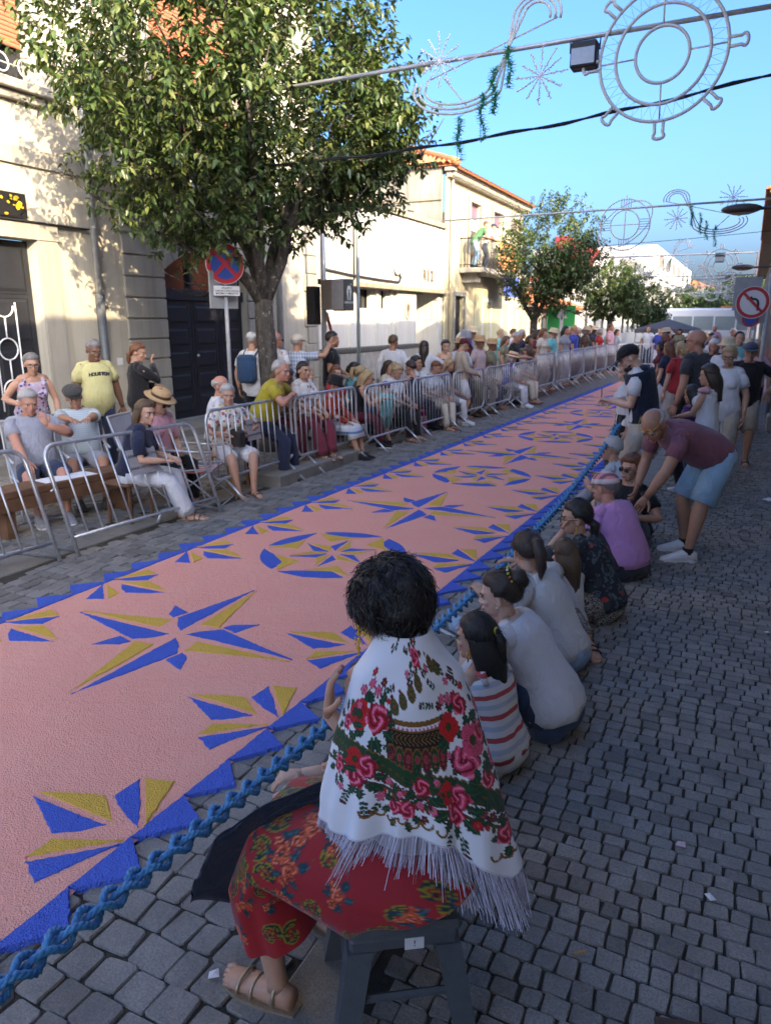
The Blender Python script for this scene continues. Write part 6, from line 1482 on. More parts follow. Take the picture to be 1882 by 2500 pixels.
# sunglasses woman facing the camera
R['sun'] = person('auburn haired woman in black top and sunglasses sitting under the bending man', (-.80, 6.98, 0), 158, 1.62, 1, 'mid', 1.08, 0,
    sit_ground(1.62, hy=-8, hp=-4, lean=8, lean2=6, lh=(-.2, .34, .34), rh=(.2, .36, .36), lf=(-.14, .55, 0), rf=(.16, .5, 0)), ('tee', f_black), ('trousers', fabric('grey_blue_jeans', (.17, .20, .24))), ('shoe', f_grey), ('curly', 'red'), None, 'dark')
R['pink'] = person('man in pink t-shirt and chequered cap sitting on the ground', (-.68, 5.98, 0), 62, 1.72, 0, 'ruddy', 1.15, 0,
    sit_ground(1.72, lean=16, lean2=22, hy=8, hp=8, lh=(-.1, .42, .36), rh=(.16, .42, .38)), ('tee', fabric('orchid_cotton', (.55, .25, .48))), ('trousers', f_dgrey), ('shoe', f_black), ('crop', 'salt'), ('cap', plaid('patchwork', (.62, .22, .22), (.03, .04, .07), (.60, .62, .60), .075), plaid('patchwork', (.6, .2, .2), (.03, .04, .07), (.6, .6, .6))))
R['floral'] = person('woman with glasses in dark floral blouse resting her chin on her hand', (-.72, 5.02, 0), 88, 1.66, 1, 'mid', 1.05, 0,
    sit_ground(1.66, lean=14, lean2=16, hy=16, hp=4, lh=(-.02, .30, .62), rh=(.12, .46, .40), le=(-.3, .5, -1), lf=(-.58, -.02, 0), rf=(.12, .50, 0), lk=(-.55, .8, .5), lhd=(0, .1, 1), lpn=(0, -1, 0), lcurl=.9, ltoe=(-.8, -.5, 0)),
    ('loose', blobs('hibiscus_print', (.016, .018, .024), ((.36, .035, .035), (.03, .035, .04), (.016, .018, .024), (.30, .05, .05), (.02, .022, .03)), 11, .36, 1., (.075, .10, .11))), ('trousers', animal('leopard_print', (.45, .41, .36), (.03, .027, .025), 70)), ('sandal', m_blackl), ('lowpony', 'black'), None, 'clear')
R['small'] = person('small girl with long brown hair half hidden between the seated women', (-.88, 4.62, 0), 55, 1.15, 1, 'light', 1., 0, sit_ground(1.15, lean=6, lean2=6, lh=(-.12, .3, .3), rh=(.12, .3, .3), lf=(-.1, .36, 0), rf=(.1, .36, 0), pz=.08), ('tee', f_white), ('shorts', f_denim), ('sneaker', f_white), ('long', 'brown', .26), None, None, False, None, 0., 1.22, 'person', 1)
pb = (-.80, 4.12, 0)
R['pony'] = person('woman with dark ponytail in white eyelet top and pale jeans turned away', pb, 80, 1.66, 1, 'mid', 1.08, 0,
    sit_ground(1.66, lean=18, lean2=18, hy=-42, hp=14, lf=w2l(pb, 80, (-1.62, 4.30, 0)), rf=w2l(pb, 80, (-1.60, 4.95, 0)), lk=(-.6, .2, 1), rk=(.1, .1, 1), lh=w2l(pb, 80, (-1.26, 3.92, .46)), rh=w2l(pb, 80, (-1.2, 4.5, .5)), le=(-.6, -.2, -.3), rtoe=(.25, .5, .85), ltoe=(0, 1, .25)),
    ('tee', fabric('eyelet_white', (.60, .59, .57), .9, .06, 260)), ('trousers', f_ljean), ('sneaker', fabric('grey_canvas', (.16, .16, .15))), ('pony', 'dark'))
bb = (-.70, 3.42, 0)
R['blouse'] = person('woman in white embroidered blouse and dark jeans with beaded bun seen in profile', bb, 86, 1.68, 1, 'light', 1.16, 0,
    sit_ground(1.68, lean=20, lean2=20, hy=10, hp=8, lf=(-.02, .56, 0), rf=(.2, .55, 0), lh=(-.10, .46, .34), rh=(.15, .48, .38), le=(-.8, -.1, -.4)), ('loose', fabric('white_blouse', (.66, .65, .66), .85, .04)), ('jeans', f_denim), ('sandal', m_leather), ('bun', 'dark'))
gb = (-.84, 2.96, 0)
R['girl'] = person('girl with long black hair and striped top sitting on the ground behind the shawl woman', gb, 72, 1.38, 1, 'mid', .98, 0,
    sit_ground(1.38, lean=12, lean2=10, hy=8, hp=6, pz=.09, lf=(-.1, .42, 0), rf=(.12, .42, 0), lh=(-.12, .36, .34), rh=(.12, .38, .34)), ('tank', stripes('red_white_stripe', [(.22, (.50, .07, .07)), (.28, (.64, .62, .60)), (.22, (.42, .47, .55)), (.28, (.64, .62, .60))], .098, 2, (.12, .05, 0), .12)), ('shorts', f_white2), ('sneaker', f_white), ('halfup', 'black', .46), None, None, True, None, 0., 1.12, 'person', 1)
# seated person in pale clothes behind
R['pale'] = person('seated spectator in pale shirt behind the sunglasses woman', (-.98, 7.9, 0), 80, 1.66, 0, 'mid', 1.05, 1, sit_ground(1.66), ('shirt', fabric('pale_blue_linen', (.46, .52, .58))), ('trousers', f_grey), ('shoe', f_grey), ('short', 'grey'))
# ---------------- standing group on the right
R['cap'] = person('bearded man in black cap and navy sweater over white t-shirt looking at his phone', (-.98, 8.55, 0), 98, 1.82, 0, 'light', 1.1, 0,
    dict(lean=4, lean2=12, hy=8, hp=34, lh=(-.06, .36, 1.18), rh=(.1, .34, 1.16), le=(-.5, -.6, -.9), re=(.6, -.5, -.9), lcurl=.7, rcurl=.7), ('tee', f_white), ('trousers', f_ltrou), ('shoe', f_brown), ('crop', 'black'), ('cap', f_black))
q = R['cap']
v = MB(); rgs = []
for t in (-.02, .2, .45, .7, .88, .99):
    up_, r_, f_ = q['frame'](t); rgs.append(ring_at(q['spine'](t) - f_ * .018, r_, f_, .125 * 1.82 * (.9 + .12 * t) + .012, .088 * 1.82 + .006, 18))
v.loft(rgs); v.ell(q['spine'](1.0) - q['frame'](1.)[2] * .07, (.13, .07, .06)); o = v.build('sweater_on_shoulders', fabric('navy_knit', (.012, .018, .035), .95, .1, 500), q['T']); job(o, .013, 4, .006, None, 5)
MB().box(-.035, .035, -.004, .004, -.075, .075).build('phone', m_blackl, q['T']).location = Vector((.02, .45, 1.24))
bd = MB(); shell(bd, lambda d: min((-.25 - d[2]) * 6, (d[1] - .05) * 6, (d[2] + .95) * 6), .010, (0, .03, -.03), 24, 16, .002, 3); 
bd2 = MB(); bd2.ell((0, .052, -.082), (.05, .046, .036)); bd2.ell((0, .035, -.06), (.058, .04, .03)); o = bd2.build('beard', HAIR['black'], q['T']); o.matrix_local = q['HM']; job(o, .007, 2, .002)
R['blonde'] = person('blonde woman in white top standing close to the man in the black cap', (-1.2, 8.98, 0), 112, 1.60, 1, 'light', 1., 1, dict(hp=16, hy=4), ('tee', f_white), ('skirt', f_black, .3), ('sandal', m_leather), ('bob', 'blond'))
R['bald'] = person('tall bald man in dark shirt seen from behind above the girl in pink', (-.60, 10.6, 0), 66, 1.92, 0, 'ruddy', 1.12, 1, dict(hy=12, hp=2), ('polo', f_dgrey), ('trousers', f_black), ('shoe', f_black), None, None, 'dark')
R['pinkgirl'] = person('girl with long dark hair and pink ruffled shoulders standing by the bald man', (-.34, 9.2, 0), 72, 1.55, 1, 'mid', .92, 1, dict(hp=8, hy=6, lh=(-.1, .3, .95), rh=(.12, .28, .92)), ('tank', f_white), ('trousers', f_denim), ('sandal', m_leather), ('long', 'dark', .3), None, None, True, None, 0, 1.04)
rf_ = MB(); q = R['pinkgirl']
for s in (-1, 1): rf_.tube([q['SH'][s] + V(-.0, .06, .02), q['SH'][s] + V(s * .03, 0, .035), q['SH'][s] + V(0, -.06, .01)], [.025, .035, .025], 8)
o = rf_.build('ruffle', f_pinkb, q['T']); job(o, .01, 1, .006)
R['kid'] = person('dark haired child hidden behind the bending man', (-.52, 9.5, 0), 60, 1.28, 1, 'mid', 1, 1, dict(hp=10), ('tee', fabric('purple_cotton', (.10, .03, .13))), ('trousers', f_black), ('sneaker', f_white), ('long', 'black', .25), None, None, False, None, 0, 1.15, 'person', 1)
R['tee'] = person('woman with short fair hair and glasses in white t-shirt facing us', (-.20, 10.5, 0), 172, 1.72, 1, 'mid', 1.08, 1, dict(hp=4), ('tee', f_white), ('trousers', f_ltrou), ('sneaker', f_white), ('short', 'blond'), None, 'clear')
R['bp'] = person('man in dark polo, beige shorts and blue cap with a hand on his hip', (.03, 11.75, 0), 186, 1.74, 0, 'mid', 1.12, 1, dict(hp=2, lh=(-.30, -.04, 1.02), le=(-1, -.35, -.1), lf=(-.11, .02, 0), rf=(.12, .12, 0), rh=(.29, .06, .80)), ('polo', fabric('black_brown_polo', (.022, .016, .018))), ('shorts', fabric('beige_shorts', (.46, .41, .33)), .92), ('sandal', m_leather), ('crop', 'grey'), ('cap', fabric('blue_grey_cap', (.06, .08, .12))), 'clear')
# ---------------- left hand row, near
def lp(*a, **k): return person(*a, **k)
lawn_chair('aluminium lawn chair under the man in the grey polo', (-6.72, 5.28, .0), -118, fabric('chair_webbing', (.30, .30, .31)), 26)
person('bearded man in grey polo and blue shorts sitting with a hand to his mouth', (-6.72, 5.28, 0), -118, 1.78, 0, 'ruddy', 1.2, 1, sit(1.78, .42, .46, .14, lean=-14, lean2=10, hp=14, hy=4, py=-.08, lh=(-.10, .18, .98), le=(-1, .2, -.6), lhd=(.35, -.25, .9), lpn=(.2, -1, 0), rh=(.16, .32, .62)), ('polo', fabric('grey_melange', (.30, .31, .36))), ('shorts', fabric('navy_shorts', (.03, .045, .09)), .95), ('sneaker', f_grey), ('short', 'grey'), None, None, True, None, .06)
lawn_chair('aluminium lawn chair under the man in the flat cap', (-6.85, 6.0, .0), -125, fabric('chair_webbing', (.30, .30, .31)), 30)
person('man in dark flat cap and pale check shirt lounging in a chair with a paper', (-6.85, 6.0, 0), -125, 1.74, 0, 'dark', 1.22, 1, sit(1.74, .42, .46, .14, lean=-20, lean2=8, hp=10, ht=8, py=-.06, lh=(-.05, .38, .98), rh=(.12, .40, .98), le=(-.8, 0, -.6), re=(.8, 0, -.6)), ('shirt', plaid('pale_check', (.40, .47, .50), (.55, .60, .62), (.30, .37, .42), .022)), ('shorts', f_grey, .9), ('shoe', f_dgrey), ('short', 'grey'), ('flat', fabric('tweed', (.04, .038, .035))), None, True, None, .07)
person('woman in purple print top leaning on the chair back by the black door', (-7.75, 6.1, .06), -112, 1.64, 1, 'mid', 1.12, 1, dict(lean=16, lean2=6, hp=8, hy=-8, lh=(-.2, .3, .86), rh=(.18, .24, 1.02)), ('tank', blobs('purple_print', (.42, .35, .45), ((.10, .05, .16), (.55, .25, .32), (.05, .05, .14), (.6, .55, .6)), 24, .4)), ('trousers', f_black), ('sandal', m_leather), ('short', 'salt'), None, 'clear')
hou = person('man in pale yellow t-shirt with dark lettering standing by the house wall', (-7.62, 7.0, .04), -112, 1.76, 0, 'brown', 1.16, 1, dict(hp=14, lh=(-.34, -.02, .86), rh=(.32, .06, .78)), ('tee', fabric('pale_yellow_cotton', (.62, .56, .26))), ('trousers', f_navy), ('shoe', f_black), ('crop', 'salt'), None, None, True, None, .07)
person('woman in black sweater and patterned trousers turned away, hand at her mouth', (-7.62, 7.75, .04), -38, 1.70, 1, 'mid', 1.14, 1, dict(hp=12, hy=-30, rh=(.06, .2, 1.40), re=(.7, .1, -.8), rhd=(-.2, 0, 1), lh=(-.1, .25, 1.1)), ('long', f_black), ('trousers', animal('pink_black_print', (.42, .24, .25), (.02, .016, .02), 26)), ('sandal', m_leather), ('lowpony', 'red'))
person('brown haired woman in navy top and white trousers sitting with her back to the plate', (-5.62, 5.52, 0), -62, 1.66, 1, 'light', 1.06, 1, sit(1.66, .43, .46, .08, lean=10, lean2=14, hy=-30, hp=8, lf=(-.10, .48, 0), rf=(.02, .55, 0), lh=(-.06, .4, .66), rh=(.14, .4, .66)), ('loose', f_navy), ('wide', f_white), ('sandal', m_leather), ('long', 'brown', .34))
T_ = thing('stool', 'low stool under the woman in white trousers', 'stool', (-5.66, 5.5, 0)); MB().bbox(-.19, .19, -.19, .19, .40, .43, .01).build('seat', m_wood, T_)
for sx in (-.15, .15):
    for sy in (-.15, .15): MB().cyl((sx, sy, 0), (sx, sy, .4), .018, n=6).build('leg', m_wood, T_)
lawn_chair('folding chair with blue red and white stripes beside the straw hat woman', (-5.55, 6.48, 0), -68, stripes('deckchair_stripe', [(.16, (.04, .10, .42)), (.14, (.62, .62, .62)), (.10, (.30, .36, .12)), (.16, (.60, .12, .08)), (.14, (.62, .62, .62)), (.3, (.62, .16, .12))], .25, 0), 24)
lawn_chair('folding chair under the woman in the straw hat', (-5.98, 6.28, 0), -75, f_grey, 20)
person('woman in pink top and straw hat with brown band looking down', (-5.98, 6.28, 0), -96, 1.66, 1, 'mid', 1.18, 1, sit(1.66, .43, .44, .1, hp=22, hy=6, lh=(-.06, .32, .64), rh=(.08, .32, .64)), ('loose', fabric('rose_cotton', (.60, .30, .34))), ('trousers', f_black), ('sandal', m_leather), ('long', 'brown', .3), ('straw', m_straw, m_band), 'dark')
# ---------------- behind the second and third barrier
T_ = thing('stool', 'wooden stool under the floral shirt woman', 'stool', (-5.62, 7.12, 0)); MB().bbox(-.18, .18, -.18, .18, .42, .45, .01).build('seat', plain('pine', (.35, .18, .07), .6), T_)
for sx in (-.14, .14):
    for sy in (-.14, .14): MB().cyl((sx * 1.15, sy * 1.15, 0), (sx, sy, .42), .018, n=6).build('leg', plain('pine', (.35, .18, .07), .6), T_)
person('grey haired woman in flowery shirt and white shorts looking at us over the barrier', (-5.62, 7.12, 0), -118, 1.64, 1, 'mid', 1.14, 1, sit(1.64, .45, .44, .1, hp=6, hy=-14, lh=(-.10, .20, .72), rh=(.06, .22, .70), le=(-1, 0, -.4), re=(1, 0, -.4)), ('loose', blobs('flower_shirt', (.62, .58, .50), ((.45, .10, .10), (.50, .34, .08), (.10, .12, .22), (.62, .58, .5), (.3, .14, .18)), 20, .42)), ('shorts', f_white, .95), ('sandal', m_leather), ('short', 'grey'))
b_ = MB().bbox(-.16, .16, -.05, .05, 0, .2, .02); o = b_.build('handbag', m_blackl, None); o.location = (-5.40, 7.02, .58); o.rotation_euler = (0, 0, math.radians(-30)); tag(o, 'black handbag on the flowery shirt woman\'s lap', 'bag')
person('bald man in white shirt with a strap sitting behind the flowery shirt woman', (-6.05, 7.45, 0), -60, 1.74, 0, 'ruddy', 1.1, 1, sit(1.74, .46, .44, .12, hy=-20, hp=6), ('shirt', f_white), ('trousers', f_black), ('shoe', f_black), ('fringe', 'grey'))
yb = (-5.66, 7.95, .15)
person('grey haired man in yellow polo leaning his arms on the steel barrier', yb, -70, 1.80, 0, 'ruddy', 1.2, 1, dict(pz=.62, py=-.05, lean=22, lean2=12, hy=-18, hp=4, lh=(-.22, .36, .94), rh=(.12, .40, .95), le=(-1, -.1, -.3), re=(1, -.2, -.3), lf=(-.1, .38, -.14), rf=(.24, .30, -.14), lk=(-.1, 1, .6), rk=(.1, 1, .6)), ('polo', fabric('mustard_polo', (.42, .33, .03))), ('trousers', f_navy), ('shoe', f_brown), ('receding', 'grey'), None, None, True, None, .05)
person('dark haired woman with sunglasses bending her head beside the yellow polo man', (-5.95, 8.5, .12), -75, 1.66, 1, 'brown', 1.06, 1, sit(1.66, .48, .44, .1, lean=14, lean2=12, hp=30), ('shirt', blobs('pink_scarf', (.45, .30, .32), ((.35, .06, .1), (.55, .5, .5), (.2, .05, .08)), 20, .4)), ('trousers', f_maroon), ('sandal', m_leather), ('bob', 'dark'), None, 'dark')
person('woman with pulled back dark hair in white folk blouse and maroon trousers', (-5.75, 9.0, .12), -100, 1.68, 1, 'mid', 1.06, 1, sit(1.68, .48, .46, .1, hp=0, hy=-6, lh=(-.1, .36, .66), rh=(.12, .38, .66)), ('loose', blobs('folk_blouse', (.64, .62, .60), ((.20, .03, .05), (.64, .62, .6), (.64, .62, .6)), 15, .4)), ('wide', fabric('burgundy_print', (.20, .03, .05))), ('sandal', m_leather), ('lowpony', 'black'))
person('seated folk dancer with black hat and orange white kerchief behind the barrier', (-5.62, 9.62, .0), -85, 1.60, 1, 'mid', 1.1, 1, sit(1.60, .40, .48, .08, hp=16), ('long', blobs('folk_red', (.40, .06, .03), ((.62, .58, .54), (.55, .10, .04), (.2, .03, .03)), 14, .42)), ('skirt', stripes('blue_white_skirt', [(.5, (.62, .62, .63)), (.2, (.10, .22, .42)), (.3, (.5, .55, .62))], .16, 2), .35), ('shoe', f_black), ('bun', 'black'), ('bucket', f_black))
person('blonde woman with sunglasses in black leaning towards the child in turquoise', (-5.75, 10.6, 0), -70, 1.66, 1, 'mid', 1.04, 1, sit(1.66, .44, .44, .1, lean=16, lean2=10, hp=16, rh=(.12, .5, .80), lh=(-.1, .5, .78)), ('tank', f_black), ('trousers', f_maroon), ('sneaker', f_black), ('long', 'blond', .2), None, 'dark')
person('fair ponytailed woman sitting behind the sunglasses blonde', (-6.0, 11.2, 0), -60, 1.62, 1, 'mid', 1, 2, sit(1.62, .44), ('tee', f_brown), ('trousers', f_denim), ('sandal', m_leather), ('pony', 'blond'))
person('child in turquoise t-shirt, shorts and blue cap standing at the barrier', (-5.36, 11.05, 0), 60, 1.02, 0, 'light', 1., 1, dict(hp=6), ('tee', f_tur), ('shorts', fabric('mint_shorts', (.20, .50, .48)), 1.0), ('sneaker', f_black), ('short', 'brown'), ('cap', fabric('kid_blue_cap', (.03, .09, .35))), None, False, None, 0, 1.3, 'person', 1)
person('blonde woman with bun in white t-shirt and black trousers sitting at the barrier', (-5.55, 11.62, 0), -95, 1.68, 1, 'mid', 1.12, 1, sit(1.68, .45, .45, .14, hp=26, lh=(-.14, .36, .64), rh=(.1, .36, .64)), ('tee', f_white), ('trousers', f_black), ('sandal', m_leather), ('bun', 'blond'))
T_ = thing('stool', 'magenta plastic stool under the navy vest spectator', 'stool', (-5.42, 12.35, 0)); pm = plain('magenta_plastic', (.45, .03, .16), .4)
MB().bbox(-.16, .16, -.16, .16, .40, .44, .015).build('seat', pm, T_)
for sx in (-.13, .13):
    for sy in (-.13, .13): MB().cyl((sx * 1.25, sy * 1.25, 0), (sx, sy, .4), .028, .024, 6).build('leg', pm, T_)
person('spectator in navy vest with blue headband sitting on a magenta stool', (-5.42, 12.35, 0), 80, 1.70, 0, 'mid', 1.1, 1, sit(1.7, .44, .42, .12, hp=8), ('tank', f_navy), ('trousers', f_black), ('sandal', m_leather), ('short', 'dark'), None, None, False)
person('dark haired man sitting behind the navy vest spectator', (-5.75, 12.95, 0), -80, 1.76, 0, 'mid', 1.05, 2, sit(1.76, .48), ('tee', f_white), ('trousers', f_navy), ('shoe', f_black), ('crop', 'black'))
person('long haired brunette sitting behind the white t-shirt blonde', (-6.0, 12.3, 0), -90, 1.66, 1, 'mid', 1, 2, sit(1.66, .46), ('tee', f_cream), ('trousers', f_black), ('sandal', m_leather), ('long', 'dark', .3))
person('short red haired woman in pale print shirt sitting by the barrier', (-5.42, 13.15, 0), -100, 1.62, 1, 'mid', 1.1, 2, sit(1.62, .45, hp=20), ('loose', animal('pale_print', (.58, .58, .58), (.36, .40, .48), 22)), ('trousers', f_cream), ('sandal', m_leather), ('short', 'red'))
person('curly fair haired woman in white trousers sitting before the beige jacket man', (-5.40, 13.75, 0), -70, 1.64, 1, 'mid', 1.05, 2, sit(1.64, .45, hp=14), ('tee', f_grey), ('trousers', f_white), ('sneaker', f_white), ('long', 'blond', .15))
# ---------------- standing on the left pavement
bk = person('man in white t-shirt and white cap with blue backpack by the tree trunk', (-7.1, 9.75, .06), 10, 1.80, 0, 'mid', 1.08, 1, dict(hp=4), ('tee', f_white), ('trousers', f_black), ('shoe', f_black), ('crop', 'grey'), ('cap', fabric('white_cap', (.62, .62, .62))), None, False)
kb_ = MB(); kb_.bbox(-.15, .15, -.33, -.14, 1.02, 1.46, .05); o = kb_.build('backpack', fabric('backpack_blue', (.02, .06, .13)), bk['T']); job(o, .016, 5, .004)
for s in (-1, 1): MB().tube([(s * .1, -.16, 1.42), (s * .11, -.02, 1.53), (s * .12, .11, 1.40), (s * .12, .08, 1.15), (s * .12, -.12, 1.06)], .014, 6).build('strap', fabric('backpack_blue', (.02, .06, .13)), bk['T'], True)
person('bald man in white t-shirt just right of the tree trunk', (-6.95, 10.15, .06), -5, 1.80, 0, 'ruddy', 1.12, 1, dict(hp=2, hy=-20), ('tee', f_white), ('trousers', f_navy), ('shoe', f_black), ('fringe', 'grey'), None, 'dark', False)
person('man in blue check shirt and pale cap raising his arm', (-6.75, 10.5, .05), -10, 1.76, 0, 'mid', 1.08, 1, dict(hp=0, rh=(.42, .36, 1.62), re=(.6, -.2, -.6), lh=(-.05, .45, 1.42), le=(-.6, 0, -.8)), ('shirt', plaid('blue_check', (.42, .50, .60), (.10, .16, .32), (.60, .64, .68), .06)), ('trousers', f_denim), ('shoe', f_black), ('crop', 'grey'), ('cap', f_cream), None, False)
person('dark haired man in black polo and pale trousers watching the street', (-6.5, 11.2, .05), -62, 1.80, 0, 'dark', 1.06, 1, dict(hp=2, hy=10, lh=(-.1, .26, 1.08), rh=(.2, .2, 1.05)), ('polo', f_black), ('trousers', f_ltrou), ('shoe', f_black), ('crop', 'black'))
person('shaven man in loose white shirt seen from behind before the low wall', (-5.98, 12.6, .03), 14, 1.74, 0, 'dark', 1.12, 1, dict(hp=4, hy=-12), ('long', f_white), ('trousers', f_ltrou), ('shoe', f_brown), ('crop', 'brown'), None, None, False)
person('woman in white folk blouse with long dark hair, hands on hips, seen from behind', (-5.6, 13.2, .0), 20, 1.66, 1, 'mid', 1.06, 1, dict(hp=4, lh=(-.3, -.02, .98), rh=(.3, -.02, .98), le=(-1, -.3, 0), re=(1, -.3, 0)), ('loose', f_white), ('skirt', f_red, .6), ('shoe', f_black), ('long', 'dark', .36), None, None, False)
person('young woman in black strapless top among the standing spectators', (-5.48, 14.0, 0), -140, 1.66, 1, 'light', .92, 1, dict(hp=6), ('tube', f_black), ('jeans', f_ljean), ('sneaker', f_white), ('lowpony', 'black'))
person('woman in straw hat and pale blue shirt standing by the strapless top woman', (-5.25, 14.25, 0), -125, 1.68, 1, 'mid', 1.15, 1, dict(hp=4, lh=(-.1, .26, 1.05), rh=(.1, .26, 1.02)), ('loose', animal('sky_print', (.46, .54, .62), (.60, .64, .68), 20)), ('jeans', f_denim), ('sneaker', f_white), ('bob', 'brown'), ('straw', m_straw))
person('man in burgundy shirt and grey bucket hat behind the straw hat woman', (-5.5, 15.2, 0), -110, 1.80, 0, 'mid', 1.1, 2, dict(hp=4), ('shirt', f_maroon), ('trousers', f_black), ('shoe', f_black), ('short', 'grey'), ('bucket', f_grey))
person('man in pale pink shirt and straw hat beside the burgundy shirt', (-5.2, 15.25, 0), -100, 1.70, 0, 'dark', 1.08, 2, dict(hp=4), ('shirt', fabric('pale_rose_shirt', (.56, .42, .42))), ('trousers', f_khaki), ('shoe', f_brown), ('short', 'grey'), ('sun', m_straw))
person('shorter man in khaki shirt and straw hat looking down the street', (-5.12, 15.85, 0), -70, 1.62, 0, 'dark', 1.08, 2, dict(hp=6), ('shirt', f_khaki), ('trousers', f_ltrou), ('shoe', f_brown), ('short', 'grey'), ('sun', m_straw))
person('man in maroon cap and beige jacket standing in white shorts at the barrier', (-5.12, 13.98, 0), -55, 1.70, 0, 'mid', 1.06, 1, dict(hp=24, hy=14, lh=(-.12, .3, 1.02), rh=(.14, .28, 1.0)), ('long', f_beige), ('shorts', f_white, .85), ('sneaker', f_white), ('crop', 'dark'), ('cap', f_maroon))
person('man in black shirt looking at his phone beside the slanting tree', (-5.1, 17.6, .05), -80, 1.72, 0, 'mid', 1.08, 2, dict(hp=26, lh=(-.06, .36, 1.12), rh=(.08, .36, 1.12)), ('tee', f_black), ('trousers', f_ltrou), ('shoe', f_black), ('receding', 'grey'))
person('seated woman with white sun hat, blue top and white trousers', (-5.15, 17.35, .0), -85, 1.62, 1, 'mid', 1.06, 2, sit(1.62, .45, hp=12), ('tee', f_blue), ('trousers', f_white), ('sneaker', f_white), ('bob', 'white'), ('sun', m_strawp, f_red))
person('seated woman with brown bob and pale blouse after the white sun hat', (-5.1, 18.1, .05), -95, 1.64, 1, 'mid', 1.06, 2, sit(1.64, .46, hp=6), ('loose', f_cream), ('trousers', f_cream), ('sandal', m_leather), ('bob', 'brown'))
# silver cafe chairs behind the barrier
for i, (x_, y_, z_) in enumerate(((-5.35, 15.6, 0), (-5.4, 16.05, 0), (-5.35, 16.45, 0))):
    T_ = thing('cafe_chair', ['first', 'second', 'third'][i] + ' silver cafe chair behind the barrier counting from the beige jacket man', 'chair', (x_, y_, z_), math.radians(-60 + 25 * i), 'silver cafe chairs')
    for k in range(6): MB().bbox(-.2, .2, -.2 + k * .068, -.145 + k * .068, .44, .455, .003).build('slat', m_steel, T_)
    MB().tube([(-.22, .2, 0), (-.22, .2, .62), (-.22, -.15, .64), (-.22, -.25, .45), (-.22, -.3, 0)], .012, 6).tube([(.22, .2, 0), (.22, .2, .62), (.22, -.15, .64), (.22, -.25, .45), (.22, -.3, 0)], .012, 6).build('frame', m_steel, T_, True)
    MB().tube([(.22 * math.cos(a), -.1 - .18 * math.sin(a), .70 + .03 * math.sin(a)) for a in np.linspace(0, math.pi, 11)], .014, 6).build('back_rail', m_steel, T_, True)
# two men on the balcony
person('man in green t-shirt leaning on the balcony railing', (-9.28, 26.75, 3.9), -50, 1.74, 0, 'ruddy', 1.05, 2, dict(lean=34, lean2=10, py=-.12, hp=16, hy=-18, lh=(-.08, .46, 1.02), rh=(.2, .44, 1.02)), ('tee', f_teal), ('jeans', f_ljean), ('shoe', f_black), ('crop', 'brown'))
person('man in white t-shirt and dark cap beside the green shirt on the balcony', (-9.25, 27.7, 3.9), -60, 1.70, 0, 'mid', 1.0, 2, dict(lean=26, lean2=10, py=-.1, hp=14, lh=(-.08, .46, 1.02), rh=(.16, .44, 1.02)), ('tee', f_white), ('jeans', f_denim), ('shoe', f_black), ('crop', 'brown'), ('cap', f_navy))
# ---------------- distant crowd: a few prototypes, each copy its own person
rcw = random.Random(17); CROWD = []
TOPS = [('white', f_white), ('red', f_red), ('black', f_black), ('pink', f_pinkb), ('navy', f_navy), ('cream', f_cream), ('turquoise', f_tur), ('maroon', f_maroon), ('grey', f_grey), ('blue', f_blue), ('khaki', f_khaki), ('brown', f_brown)]
HC = [('black', 'black'), ('brown', 'brown'), ('grey', 'grey'), ('fair', 'blond'), ('dark', 'dark'), ('auburn', 'red'), ('white', 'white')]
def crowd(x, y, face, i, z=0, where='in the far street crowd'):
    tn, tm = TOPS[i % len(TOPS)]; hn, hm = HC[(i * 3 + i // 12) % len(HC)]; fem = (i * 7) % 3 != 0
    k = 'bob' if fem and i % 2 else ('long' if fem else ('crop' if i % 3 else 'receding')); 
    hat = (('sun', m_strawp) if i % 5 == 0 else None)
    lb = '%s spectator with %s hair%s and %s top %s' % ('woman' if False else ('female' if fem else 'male'), hn, ' and straw hat' if hat else '', tn, where)
    n = sum(1 for q in CROWD if q == lb); CROWD.append(lb)
    if n: lb = lb.replace(' spectator', ' onlooker' if n == 1 else ' watcher')
    person(lb, (x, y, z), face, 1.6 + .16 * rcw.random() - (.02 if fem else -.06), 1 if fem else 0, rcw.choice(['light', 'mid', 'ruddy', 'dark']), 1 + .15 * rcw.random(), 2, dict(hp=rcw.uniform(0, 14), hy=rcw.uniform(-30, 30)), (rcw.choice(['tee', 'shirt', 'loose']), tm), ('trousers', rcw.choice([f_denim, f_black, f_ltrou, f_navy, f_white])), None, (k, hm, .2), hat, None, False, 'spectators in the street crowd')
i = 0
for (x, y, fz) in ((-.3, 13.4, 170), (-1.0, 13.6, 40), (-.55, 14.6, 165), (.15, 15.2, 172), (-1.35, 15.2, 60), (-.9, 16.4, 150), (-.2, 17.0, 180), (-1.7, 17.4, 80), (-.5, 18.6, 170), (-1.2, 19.0, 100), (0, 19.8, 190), (-1.9, 20.2, 70), (-.8, 21, 160), (-1.5, 22.4, 90), (-.2, 22.8, 175), (-2.2, 23.5, 80), (-1.0, 24.5, 150), (-1.7, 26, 120), (-.5, 26.5, 170), (-2.5, 27.5, 80), (-1.3, 28.5, 150), (-3.3, 32.5, 170), (-2.6, 33, 190), (-1.8, 31.5, 160), (-3.9, 33.6, 180), (-2.2, 35.0, 170), (-3.0, 36.5, 185), (-1.4, 36, 170)):
    crowd(x, y, fz, i); i += 1
